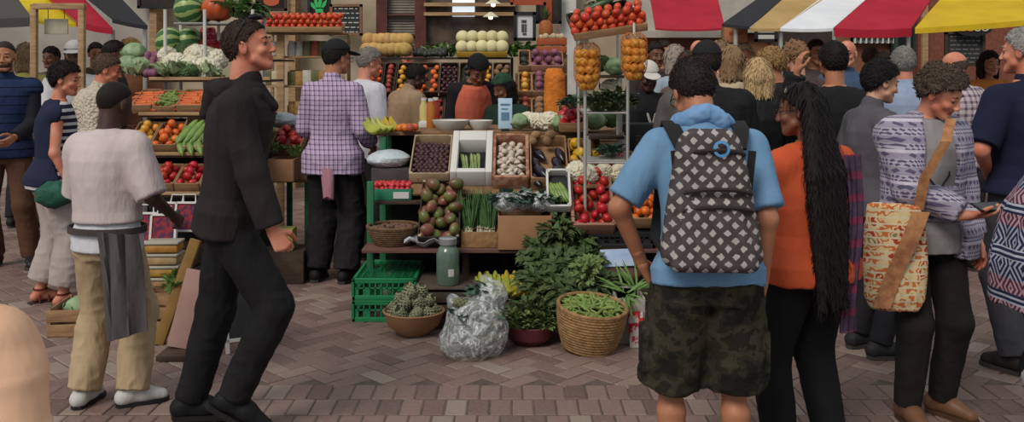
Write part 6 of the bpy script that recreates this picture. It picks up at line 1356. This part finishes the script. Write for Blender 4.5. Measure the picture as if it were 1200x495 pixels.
straw_basket()
# kale heap on dark crates
crate(Matrix.Translation((gx(664, 5.9), 5.86, 0)), .5, .5, .3, WOODD, 'dark crate hidden under the heap of kale', 3)
KB = [(628, 5.72, .30, 'low at the left edge'), (650, 5.66, .27, 'low in front, left of centre'), (674, 5.62, .27, 'low in front above the basket'), (698, 5.68, .3, 'low at the right edge'), (640, 5.85, .40, 'in the middle row, left'), (664, 5.8, .40, 'in the middle row, centre'), (688, 5.85, .40, 'in the middle row, right'), (650, 6.0, .50, 'at the top left'), (672, 5.98, .50, 'at the top centre'), (655, 5.98, .58, 'on the very top, below the white tray'), (635, 5.95, .46, 'at the top left beside the cardboard box')]
for i, (px, Y, z, lab) in enumerate(KB):
    put('kale_bunch', L_['kale'][i % 3], Matrix.Translation((gx(px, Y), Y, z-.06)) @ Matrix.Rotation(R(28), 4, 'X'), 'dark green kale bunch '+lab+' of the heap', 'kale', sc=.78, tilt=.25)
put('leafy_bunch', L_['herb'], Matrix.Translation((gx(690, 5.6), 5.62, .36)) @ Matrix.Rotation(R(40), 4, 'X'), 'bright green leafy bunch on the front of the kale heap', 'greens', sc=.8)
# right of the basket
crate(Matrix.Translation((gx(732, 5.75), 5.72, 0)), .34, .4, .26, WOODD, 'dark crate on the ground behind the straw basket', 3)
tag(MB().box((-.1, -.06, 0), (.1, .06, .012), bev=.002).build('blue_card', M('card_pale_blue', '#8fa6c8', '#a9b8cc', bump=0), None, (gx(722, 5.9), 5.86, .40), (R(50), 0, .2)), 'pale blue card tucked between the kale and the dark crate', 'card')
for i in range(7): put('yam', F_['yam'], Matrix.Translation((gx(706+6*i, 5.8), 5.78+.07*(i % 2), .315)) @ Matrix.Rotation(PI/2, 4, 'X') @ Matrix.Rotation(.4*i, 4, 'Y'), 'dark reddish yam on the crate behind the straw basket', 'yam', 'yams on the dark crate', rnd=False)
for i, (px, Y, z, lab) in enumerate(((734, 5.45, .27, 'leek bunch with long leaves, behind the straw basket'), (745, 5.5, .28, 'leek bunch nearest the blue T-shirt man'))): put('leek_bunch', L_['leek'], Matrix.Translation((gx(px, Y), Y, z)) @ Matrix.Rotation(R(30), 4, 'X'), lab, 'leeks', sc=.62, tilt=.3)
crate(Matrix.Translation((gx(737, 5.5), 5.42, 0)), .16, .3, .26, M('pale_card', '#9a948e', '#b0aaa4'), 'narrow pale box standing right of the straw basket', 1, 'narrow_box', 'box', post=False)
r = empty('gift_pack', (gx(747, 5.33), 5.33, 0), (R(-12), R(-6), -.3), 'red and white patterned pack leaning right of the straw basket', 'pack'); MB().box((-.045, 0, 0), (.045, .04, .2), bev=.006).build('pack_body', M('red_white', '#b8b2ac', '#a8242c', scale=18, lohi=(.48, .52)), r)
# ------------------------------------------------------------------ back display (behind the vendors)
rack(424, 600, 9.5, ((.95, 0), (1.28, .22), (1.70, .62)), 'back_display', 'long dark stepped display behind the stallholders', .4, M('black_shelf', '#2a2624', '#342e2b'), WOODD)
for i in range(14):
    put('melon', F_['melon'], Matrix.Translation((gx(430+(i % 7)*7.4, 10.2), 10.2+.16*(i//7), 1.785+.11*(i//7))), 'tan netted melon on the top tier behind the beige jacket', 'melon', 'tan melons on the top tier', tilt=.3, sc=.92)
for i in range(18): put('avocado', F_['avocado'], Matrix.Translation((gx(487+(i % 9)*4.2, 10.2), 10.17+.09*(i//9), 1.74+.03*(i//9))), 'black avocado in the row between melons and pale melons', 'avocado', 'avocados on the top tier', tilt=PI)
mm, ww = tray_frame(536, 594, 10.1, 1.70, 22); crate(mm, ww, .42, .06, M('yellow_crate', '#b08a34', '#a07c2c', scale=5), 'yellow wooden crate of pale melons on the top tier', 1)
for i in range(10): put('pale_melon', F_['palemelon'], mm @ Matrix.Translation((-.22+.108*(i % 5), .1+.17*(i//5), .08+.05*(i//5))), 'pale yellow melon in the yellow crate on the top tier', 'melon', 'pale melons in the yellow crate', tilt=.5)
put('leafy_bunch', L_['lettuce'], Matrix.Translation((gx(520, 10.3), 10.4, 1.72)), 'pale leafy head behind the avocados', 'greens', sc=1.0); 
for i, px in enumerate((511, 527, 603, 616)): put('leafy_plant', L_['bright'], Matrix.Translation((gx(px, 10.5), 10.45, 1.71)), ('tall pale leaves left behind the avocados', 'tall pale leaves right behind the avocados', 'green leaves left of the white poster', 'green leaves under the white poster')[i], 'greens', sc=1.1, tilt=.1)
tiers = [(9.72, 1.29, 46, [(428, 446, 'mandarin', .029, 'dark orange mandarin'), (448, 462, 'apple', .034, 'red apple'), (464, 486, 'yellowfruit', .031, 'yellow pear'), (489, 513, 'orange', .033, 'bright orange'), (515, 536, 'plum', .022, 'dark red plum'), (538, 556, 'avocado', .036, 'dark green avocado'), (558, 576, 'yellowfruit', .031, 'yellow lemon'), (578, 598, 'potato', .034, 'brown potato')]),
         (9.5, .97, 40, [(426, 446, 'onion', .032, 'pale onion'), (448, 470, 'potato', .034, 'earthy potato'), (472, 494, 'beet', .034, 'purple beetroot'), (496, 518, 'apple', .034, 'red-brown apple'), (520, 542, 'onion', .032, 'white onion'), (544, 566, 'orange', .033, 'small orange'), (568, 596, 'mango', .04, 'green and red mango')])]
for ti, (Y, z, tl, cs) in enumerate(tiers):
    for a, b_, k, r_, nm in cs:
        row = ('upper', 'lower')[ti]; step_crate(a, b_, Y, z, tl, .42, k, r_, nm+' in the '+row+' row of crates behind the stallholders', nm.split()[-1], nm+'s in the '+row+' back row', 'wooden crate of '+nm+'s in the '+row+' row of the back display', 1 if k != 'plum' else 1, mat=WOODD)
def pineapple(x, y, z, lab):
    r = empty('pineapple', (x, y, z), label=lab, cat='pineapple'); b = MB(); b.lathe([(0, 0), (.04, .005), (.062, .04), (.066, .09), (.058, .14), (.035, .17), (0, .175)], 24, wob=lambda t, i: .06*math.cos(8*t+i*PI)); b.build('fruit', fm('pineapple', '#a0562c', '#8a4a26', rough=.8, bump=.8, scale=30), r)
    b = MB()
    for k in range(22):
        a = k*2.4; q = .02+.055*(1-k/22); h_ = .07+.09*(k/22); c = Vector((math.cos(a), math.sin(a), 0)); t = Vector((-math.sin(a), math.cos(a), 0)); p = Vector((0, 0, .165))
        b.add([p-t*.009, p+t*.009, p+c*q*.6+Vector((0, 0, h_*.6))+t*.008, p+c*q+Vector((0, 0, h_)), p+c*q*.6+Vector((0, 0, h_*.6))-t*.008], [(0, 1, 2, 4), (4, 2, 3)])
    b.build('crown', GREEN1[0], r, smooth=False, fix=False)
def crate_top():
    Y = 8.6; m = Matrix.Translation((gx(647, Y), Y, gz(63, Y))); crate(m, .26, .2, .15, M('orange_crate', '#a0522c', '#8f4828', scale=6), 'orange-brown crate holding a net of onions under the pineapple', 2, thick=.012); heap(m, .24, .18, .07, 'onion', .034, 'onion in the orange-brown crate under the pineapple', 'onion', 'onions in the orange-brown crate', 2)
    tag(MB().box((-.14, 0, 0), (.14, .22, .012), bev=.002).build('crate_lid', M('orange_crate', '#a0522c'), None, (gx(647, Y), Y+.02, gz(63, Y)+.27)), 'flat wooden lid that carries the pineapple', 'lid') if False else None
    rack(632, 663, 8.62, ((gz(63, 8.6)-.005, 0), (gz(45, 8.6), .05)), 'small_rack', 'slim rack carrying the onion crate and the pineapple', .22, WOODM, WOODM); pineapple(gx(640, 8.7), 8.75, gz(45, 8.6)+.002, 'pineapple with green crown on top of the slim rack')
crate_top()
# ------------------------------------------------------------------ shelving behind the checked-shirt man
rack(309, 402, 8.9, ((.9, 0), (1.12, .0), (1.42, 0), (1.70, 0), (1.93, 0)), 'wall_shelving', 'tall pale wooden shelving behind the walking man and the checked shirt', .34, WOODL, WOODL)
bp = MB().box((-.035, -.03, 0), (.035, .0, 2.0), bev=.004).build('shelf_post', WOODL, None, (gx(329, 8.85), 8.86, 0)); tag(bp, 'stout pale wooden post in front of the tall shelving', 'post')
mm = Matrix.Translation((gx(354, 8.8), 8.72, 1.92)) @ Matrix.Rotation(R(14), 4, 'X'); crate(mm, .77, .17, .05, WOODL, 'long tray of red-orange chillies on top of the tall shelving', 1, 'long_tray', 'tray', post=False)
heap(mm, .77, .17, .015, 'mandarin', .029, 'red-orange mandarin in the long tray over the tall shelving', 'mandarin', 'mandarins in the long tray', 3, 1.0, shrink=.06)
pk = [MB().box((-.035, -.025, 0), (.035, .025, .12), bev=.008).mesh('pack'), MB().lathe([(0, 0), (.034, 0), (.036, .01), (.036, .085), (.025, .1), (.027, .102), (.027, .12), (0, .12)], 14).mesh('pack')]
pc = [('white', '#c2beb4', '#a8a498'), ('honey', '#a88450', '#8a6438'), ('red', '#8a3a30', '#a0503c'), ('olive', '#5a5a3a', '#6e6a48'), ('cream', '#b8a888', '#c4b898')]
PKM = {}
for sh_, z in (('lowest', .9), ('second', 1.12), ('third', 1.42), ('fourth', 1.70)):
    xs = 314
    while xs < 400:
        if abs(xs-329) > 5:
            ci = PRO.randrange(5); si = PRO.randrange(2); key = (ci, si)
            if key not in PKM: me = pk[si].copy(); me.materials.append(M('pack_'+pc[ci][0], pc[ci][1], pc[ci][2], scale=30, rough=.5)); PKM[key] = me
            nm = 'packet' if si == 0 else 'jar'
            for dy in (0, .1): put('food_'+nm, PKM[key], Matrix.Translation((gx(xs, 8.95), 8.96+dy, z+.001)), '%s %s on the %s shelf behind the walking man' % (pc[ci][0], nm, sh_), nm, '%s %ss on the %s shelf' % (pc[ci][0], nm, sh_), rnd=False, sc=1.15)
        xs += 9.2
# low table under it: vegetables, white bag, cardboard box
def low_table():
    Y = 7.35; r = empty('low_table', (gx(334, Y), Y, 0), label='low green-legged table between the walking man and the checked shirt', cat='table'); MB().box((-.17, 0, .69), (.2, .75, .72), bev=.004).build('table_top', WOODM, r)
    for x in (-.13, .17):
        for y in (.04, .7): MB().box((x-.022, y-.022, 0), (x+.022, y+.022, .69), bev=.003).build('leg', GREENP, r)
    m = Matrix.Translation((gx(331, 7.2), 7.15, .722)); crate(m, .19, .3, .17, CARD, 'open cardboard box at the edge of the low green-legged table', 1, 'cardboard_box', 'box', post=False)
    step_crate(318, 352, 7.45, .90, 25, .3, 'pepper', .036, 'red pepper in the crate on the low green-legged table', 'pepper', 'red peppers on the low table', 'crate of red peppers on the low green-legged table', 2)
    for px, yy, z, lab in ((322, 7.35, .92, 'green leafy bunch in front of the red peppers'), (345, 7.32, .9, 'green leafy bunch right of the red peppers')): put('leafy_bunch', L_['herb'], Matrix.Translation((gx(px, yy), yy, z)), lab, 'greens', sc=.7, tilt=.2)
    tag(crumple(.13, 3.5, .14, sq=.5, seed=21).build('white_bag', FILMW, None, (gx(330, 7.9), 7.88, 1.15)), 'crumpled white plastic bag on the low table, left one', 'bag'); tag(crumple(.11, 3.5, .14, sq=.5, seed=25).build('white_bag', FILMW, None, (gx(346, 7.9), 7.95, 1.13)), 'crumpled white plastic bag on the low table, right one', 'bag')
    tag(MB().box((-.2, 0, 0), (.2, .3, .33), bev=.004).build('wooden_chest', WOODM, None, (gx(338, 7.9), 7.76, .722)), 'wooden chest at the back of the low table', 'chest')
    tag(MB().box((-.07, 0, 0), (.07, .14, .16), bev=.004).build('yellow_box', M('yellow_green_box', '#8f8a48', '#a29a54'), None, (gx(331, 6.9), 6.92, .24)), 'small yellow-green box under the low table', 'box')
    tag(MB().box((-.16, 0, 0), (.16, .3, .238), bev=.004).build('dark_chest', WOODD, None, (gx(334, 7.0), 6.9, 0)), 'dark chest under the yellow-green box', 'chest')
low_table()
# ------------------------------------------------------------------ left stall
def left_stall():
    r = empty('left_market_stand', (gx(215, 7), 6.6, 0), label=None); r.name = 'market_stand'; tag(r, 'tall stepped stand of the left stall behind the walking man', 'stand')
    x0, x1 = gx(150, 6.8)-r.location.x, gx(300, 6.8)-r.location.x
    for i, (y, z) in enumerate(((.0, .70), (.2, .96), (.4, 1.24), (.6, 1.50), (.98, 1.66))):
        MB().box((x0, y-.012, z-.005), (x1, y, z+.02), bev=.002).build('front_lip', WOODL, r); MB().box((x0, y, z-.02), (x1, y+.42, z-.003)).build('shelf', WOODD, r)
    a_, b_ = gx(205, 7.45)-r.location.x, gx(300, 7.45)-r.location.x; MB().box((a_, .82, 1.935), (b_, 1.12, 1.95), bev=.003).build('top_shelf', M('metal_shelf', '#8a8886', rough=.5, bump=0), r)
    for px in (188, 235, 292):
        x = gx(px, 7.3)-r.location.x
        for y in (.80, 1.15): MB().tube([(x, y, 0), (x, y, 2.05)], .014, 8).build('pole', WHITE, r)
    for x in (x0+.03, x1-.03): MB().box((x-.02, .03, 0), (x+.02, .07, .69)).build('post', WHITE, r)
    MB().box((x0, .62, 0), (x1, .64, 1.2)).build('back_cloth', M('black_cloth', '#1a1a1c'), r)
left_stall()
LY = 6.62
def lt_crate(*a, **k): return step_crate(*a, **k)
lt_crate(152, 176, 6.62, .715, 26, .26, 'beet', .034, 'purple beetroot on the lowest tier of the left stall', 'beetroot', 'beetroots, lowest left tier', 'crate of beetroots on the lowest tier, beside the white T-shirt', 2)
lt_crate(178, 204, 6.62, .715, 26, .26, 'tomato', .034, 'red tomato in the left crate of the lowest tier', 'tomato', 'tomatoes, lowest tier left crate', 'left crate of red tomatoes on the lowest tier of the left stall', 2)
lt_crate(206, 234, 6.62, .715, 26, .26, 'tomato', .034, 'red tomato in the right crate of the lowest tier', 'tomato', 'tomatoes, lowest tier right crate', 'right crate of red tomatoes on the lowest tier, beside the hooded man', 2)
lt_crate(150, 176, 6.82, .975, 30, .3, 'yellowfruit', .031, 'yellow-orange fruit on the second tier of the left stall', 'fruit', 'yellow fruit, second tier', 'crate of yellow-orange fruit on the second tier', 2)
lt_crate(178, 207, 6.82, .975, 30, .3, 'orange', .033, 'orange on the second tier of the left stall', 'orange', 'oranges, second tier', 'crate of oranges on the second tier of the left stall', 2)
mm = tray_frame(209, 240, 6.82, .975, 38)[0]; crate(mm, .2, .32, .06, WCR, 'crate of long green courgettes on the second tier', 1); heap(mm, .2, .3, .012, 'courgette', .03, 'long green courgette on the second tier', 'courgette', 'courgettes, second tier', 2, 1, lie=.35, rx=.03, maxn=9, hr=.04) 
for i in range(7): put('courgette', F_['courgette'], mm @ Matrix.Translation((-.075+.025*i, .15, .055+.02*(i % 2))) @ Matrix.Rotation(-.3, 4, 'Z') @ Matrix.Rotation(PI/2, 4, 'X'), 'large green courgette lying on top in the second-tier crate', 'courgette', 'large courgettes, second tier', rnd=False, sc=1.15)
lt_crate(156, 178, 7.02, 1.25, 26, .26, 'carrot', .017, 'orange carrot in the left crate of the third tier', 'carrot', 'carrots, third tier left', 'left crate of carrots on the third tier', 2, lie=PI/2, maxn=60)
mm = tray_frame(180, 206, 7.02, 1.25, 26)[0]; crate(mm, .165, .26, .06, WCR, 'crate of green beans on the third tier', 1); bean = setm(MB().tube([(-.05, 0, 0), (-.02, .006, .003), (.02, .006, .003), (.05, 0, 0)], [.003, .007, .007, .002], 5).mesh('bean'), fm('bean2', '#6f8440', '#8a9a58', rnd=.25))
for k in range(90): put('green_bean', bean, mm @ Matrix.Translation((PRO.uniform(-.05, .05), PRO.uniform(.03, .23), .03+PRO.uniform(0, .05))), 'green bean in the middle crate of the third tier', 'bean', 'beans, third tier', tilt=.4)
lt_crate(208, 240, 7.02, 1.25, 26, .26, 'carrot', .017, 'orange carrot in the right crate of the third tier', 'carrot', 'carrots, third tier right', 'right crate of carrots on the third tier, beside the hooded man', 2, lie=PI/2, maxn=80)
names4 = ['left end', 'second from left', 'middle', 'second from right', 'right end']
for i, (px, k) in enumerate(((160, 'lettuce'), (176, 'beet'), (192, 'lettuce'), (207, 'lettuce'), (222, 'broccoli'), (240, 'lettuce'))):
    if k == 'beet':
        for q in range(6): put('beetroot', F_['beet'], Matrix.Translation((gx(px+4*(q % 3), 7.3), 7.24+.07*(q//3), 1.55)), 'purple beetroot loose on the fourth tier', 'beetroot', 'loose beetroots, fourth tier')
    elif k == 'broccoli': put(k, F_[k], Matrix.Translation((gx(px, 7.3), 7.3, 1.56)), 'dark green broccoli head on the fourth tier', k, tilt=.2)
    else: put('lettuce', L_['lettuce'], Matrix.Translation((gx(px, 7.3), 7.3, 1.51)), ('pale lettuce at the left end of the fourth tier', '', 'pale lettuce in the middle of the fourth tier', 'pale lettuce right of the middle on the fourth tier', '', 'pale lettuce at the right end of the fourth tier')[i], 'lettuce', tilt=.4, sc=1.0)
for i, (px, py, Y, k, s_, lab) in enumerate(((150, 76, 7.5, 'cabbage', .95, 'blue-green cabbage at the far left of the fifth tier'), (158, 62, 7.6, 'cabbage', 1.05, 'upper blue-green cabbage at the left of the fifth tier'), (164, 78, 7.45, 'cabbage', .9, 'lower blue-green cabbage beside the turnips'),
   (206, 75, 7.4, 'cauli_white', 1.0, 'cauliflower under the watermelon, left one'), (222, 80, 7.4, 'cauli_white', 1.1, 'cauliflower low in the middle of the heap'), (232, 66, 7.5, 'cauli_white', 1.1, 'cauliflower high on the heap beside the pole'), (243, 82, 7.4, 'cauli_white', 1.1, 'cauliflower low near the hooded man'), (253, 70, 7.5, 'cauli_white', 1.0, 'cauliflower high behind the hooded man'), (198, 66, 7.5, 'cauli_white', .9, 'cauliflower just right of the purple turnips'), (243, 66, 7.6, 'cauli_white', .95, 'cauliflower at the very top of the pale heap'), (216, 60, 7.55, 'broccoli', .9, 'dark leafy head between watermelon and cauliflowers'))):
    put(k.replace('cauli_white', 'cauliflower'), F_[k], Matrix.Translation(at(px, py, Y)), lab, k.replace('cauli_white', 'cauliflower'), tilt=.5, sc=s_*1.15)
for q in range(20): put('turnip', F_['beet'], Matrix.Translation(at(171+7*(q % 4)+2*(q % 3), 86-5.2*(q//4), 7.38+.05*(q//4))), 'purple turnip in the heap left of the cauliflowers', 'turnip', 'purple turnips, fifth tier', sc=1.1, tilt=PI)
for i, (px, py, Y, s_, lab) in enumerate(((200, 50, 7.75, 1.0, 'striped watermelon on the upper tier, left of the pole'), (222, 50, 7.8, 1.0, 'striped watermelon on the upper tier, right of the other'), (222, 11, 7.6, 1.0, 'striped watermelon on the top shelf, left'), (238, 10, 7.78, .95, 'striped watermelon on the top shelf, behind the pumpkin'))):
    o = put('watermelon', WM, Matrix.Translation(at(px, py, Y)) @ Matrix.Rotation(1.4, 4, 'Y'), lab, 'watermelon', rnd=False, sc=s_)
put('pumpkin', PK, Matrix.Translation(at(255, 11, 7.6)), 'orange pumpkin on the top shelf beside the watermelons', 'pumpkin', tilt=.2, sc=.85)
put('leafy_bunch', L_['bright'], Matrix.Translation(at(275, 20, 7.6)), 'green leafy bunch on the top shelf above the walking man', 'greens', sc=1.1, tilt=.2); put('leafy_bunch', L_['kale'][0], Matrix.Translation(at(290, 22, 7.7)), 'dark leafy bunch at the right end of the top shelf', 'greens', sc=.9, tilt=.2)
for q in range(14): put('red_pepper', F_['pepper'], Matrix.Translation(at(240+7*(q % 4), 58-7*(q//4), 7.7+.06*(q//4))), 'red pepper heaped behind the hooded man, under the top shelf', 'pepper', 'red peppers, upper tier', tilt=PI, sc=1.1)
# below the left stall
def grape_box(px, py, Y, lab, rz=0):
    r = empty('grape_box', (gx(px, Y), Y, gz(py, Y)), (R(-14), 0, rz), lab, 'box'); w, h_ = .085, .2; b = MB()
    b.box((-w, -.01, 0), (-w+.014, .03, h_)).box((w-.014, -.01, 0), (w, .03, h_)).box((-w, -.01, 0), (w, .03, .014)).box((-w, -.01, h_-.014), (w, .03, h_)); b.build('white_frame', STYRO, r); MB().box((-w+.012, .0, .012), (w-.012, .028, h_-.012)).build('card_back', M('grape_picture', '#4a2a44', '#8a2c34', scale=26, lohi=(.46, .54), bump=0), r)
    MB().tube([(-.045, .01, h_), (-.04, .01, h_+.05), (.04, .01, h_+.05), (.045, .01, h_)], .005, 6).build('handle', STYRO, r)
for i, (px, py, Y, lab, rz) in enumerate(((168, 285, 6.15, 'white-framed grape box partly behind the apron', 0), (190, 287, 6.1, 'white-framed box of purple grapes, front middle', .1), (203, 272, 6.3, 'white-framed grape box behind the front one', -.1), (218, 272, 6.25, 'white-framed grape box nearest the hooded man', 0))): grape_box(px, py, Y, lab, rz)
crate(Matrix.Translation((gx(195, 6.3), 6.08, 0)), .42, .42, .40, WOODD, 'dark crate under the white-framed grape boxes', 3)
PAC = [('tan', '#9a7450', '#8a6440'), ('golden', '#a8843c', '#947030'), ('pale tan', '#a88c68', '#967a58'), ('amber', '#96682c', '#a87a3a')]
for i, (c, a, b_) in enumerate(PAC):
    r = empty('food_tub', (gx(196, 5.75), 5.7, .262+.072*i), (0, 0, .05*(i % 2)), c+' plastic tub, '+('bottom', 'second', 'third', 'top')[i]+' of the stack below the grape boxes', 'tub')
    MB().box((-.1, -.07, 0), (.1, .07, .05), bev=.015).build('tub_body', M('tub_'+c.replace(' ', '_'), a, b_, scale=25, rough=.4), r); MB().box((-.104, -.074, .05), (.104, .074, .066), bev=.006).build('lid', M('tub_lid', '#a09a8c', rough=.3, bump=0), r)
crate(Matrix.Translation((gx(196, 5.75), 5.6, 0)), .3, .28, .255, WCR, 'brown slatted crate under the stack of tubs', 3)
crate(Matrix.Translation((gx(120, 5.7), 5.55, 0)) @ Matrix.Rotation(.1, 4, 'Z'), .5, .36, .17, WCR, 'brown wooden crate on the ground behind the beige trousers', 2)
for i, (x, y, k, lab) in enumerate(((0.02, .12, 'cabbage', 'pale green cabbage in the crate seen between the beige legs'), (-.14, .16, 'cabbage', 'green cabbage at the left of the ground crate'), (.16, .14, 'cauliflower', 'cauliflower at the right of the ground crate'))): put(k, F_[k], Matrix.Translation((gx(120, 5.7)+x, 5.55+y, .13)), lab, k, tilt=.3)
tag(MB().box((-.09, -.012, 0), (.09, .012, .43), bev=.002).build('cardboard_sheet', M('pink_card', '#9c7c74', '#8f7068', scale=4), None, (gx(213, 5.2), 5.22, .03), (R(-16), R(10), 0)), 'pinkish cardboard sheet leaning between the apron and the black jeans', 'cardboard')
tag(MB().box((-.03, -.02, 0), (.03, .02, .62), bev=.003).build('wooden_plank', M('mustard_wood', '#8a6a38', '#76582e', scale=7), None, (gx(186, 5.4), 5.4, .0), (R(-10), R(17), 0)), 'mustard-brown plank leaning beside the cardboard sheet', 'plank')
tag(MB().box((-.1, -.1, 0), (.1, .1, .03), bev=.003).build('dark_block', WOODD, None, (gx(213, 5.2), 5.18, 0)), 'dark wooden block under the leaning cardboard', 'block')
for i, (px, Y, z, lab) in enumerate(((200, 5.45, .28, 'small green sprigs over the leaning plank'), (205, 5.6, .3, 'green sprigs behind the leaning cardboard'))): put('leafy_bunch', L_['small'], Matrix.Translation((gx(px, Y), Y, z)), lab, 'greens', sc=1.1)
def a_board():
    r = empty('chalkboard_stand', (gx(284, 5.35), 5.35, 0), (0, 0, R(28)), 'black and white folding board standing between the legs of the walking man', 'sign')
    for s_ in (-1, 1):
        mt_ = Matrix.Translation((0, s_*.1, 0)) @ Matrix.Rotation(s_*R(17), 4, 'X'); b = MB(); b.box((-.11, -.01, 0), (-.09, .01, .42), mt_).box((.09, -.01, 0), (.11, .01, .42), mt_).box((-.11, -.01, .4), (.11, .01, .42), mt_).box((-.11, -.01, .06), (.11, .01, .08), mt_); b.build('frame', WHITE, r); MB().box((-.09, -.006, .08), (.09, .006, .4), mt_).build('panel', SLATE, r)
a_board()
# green bag in the striped woman's hand
r = tag(crumple(.1, 3, .2, sq=.85, seed=33).build('green_bag', M('green_cloth', '#1f4a3a', '#28584a', bump=.5, bscale=20, dist=.02), None, (gx(66, 6.08), 6.06, gz(228, 6.08))), 'dark green cloth bundle held by the woman in the striped top', 'bag'); r.scale = (1.2, .8, 1.0)
# dark purse box in front of black-jacketed man
tag(MB().box((-.19, -.1, 0), (.19, .1, .42), bev=.01).build('black_case', BLACK, None, (gx(752, 7.15), 7.12, .75)), 'black case standing in front of the black-jacketed man', 'case')
tag(MB().box((-.25, -.15, 0), (.25, .15, .748), bev=.01).build('black_plinth', M('black_cloth', '#1a1a1c'), None, (gx(756, 7.15), 7.12, 0)), 'cloth-covered plinth under the black case', 'plinth')


# the part of the left stall that lies behind the walking man
for (a, b_, Y, z, tl, k, r_, nm, tier) in ((236, 262, 6.62, .715, 26, 'onion', .032, 'pale onion', 'lowest'), (264, 292, 6.62, .715, 26, 'potato', .034, 'brown potato', 'lowest'), (242, 266, 6.82, .975, 30, 'apple', .034, 'red apple', 'second'), (268, 296, 6.82, .975, 30, 'mandarin', .029, 'mandarin', 'second'), (242, 266, 7.02, 1.25, 26, 'pepper', .036, 'red pepper', 'third'), (268, 296, 7.02, 1.25, 26, 'onion', .032, 'white onion', 'third')):
    step_crate(a, b_, Y, z, tl, .26, k, r_, nm+' on the '+tier+' tier of the left stall behind the hooded man', nm.split()[-1], nm+'s behind the hooded man, '+tier+' tier', 'crate of '+nm+'s on the '+tier+' tier behind the hooded man', 1)
w = bpy.data.worlds.new('sky'); SC.world = w; w.use_nodes = True; nt = w.node_tree; bg = nt.nodes['Background']
bg.inputs[0].default_value = lin('#cdd2d6'); bg.inputs[1].default_value = .62
l = bpy.data.lights.new('sun', 'SUN'); l.energy = 1.5; l.angle = R(25); l.color = (1, .93, .84); o = bpy.data.objects.new('sun', l); COL.objects.link(o); o.rotation_euler = (R(38), R(-28), R(0))
EXPO = .5
cam = bpy.data.cameras.new('camera'); co = bpy.data.objects.new('camera', cam); COL.objects.link(co)
co.location = (0, 0, CAMH); co.rotation_euler = (PI/2, 0, 0); cam.sensor_width = 36; cam.lens = 36*F/1200; cam.shift_y = -(247.5-HZ)/1200
cam.clip_start = .05; cam.clip_end = 200; SC.camera = co
SC.view_settings.view_transform = 'Standard'; SC.view_settings.look = 'None'; SC.view_settings.gamma = 1; SC.view_settings.use_curve_mapping = False
SC.view_settings.exposure = EXPO if 'EXPO' in globals() else 0
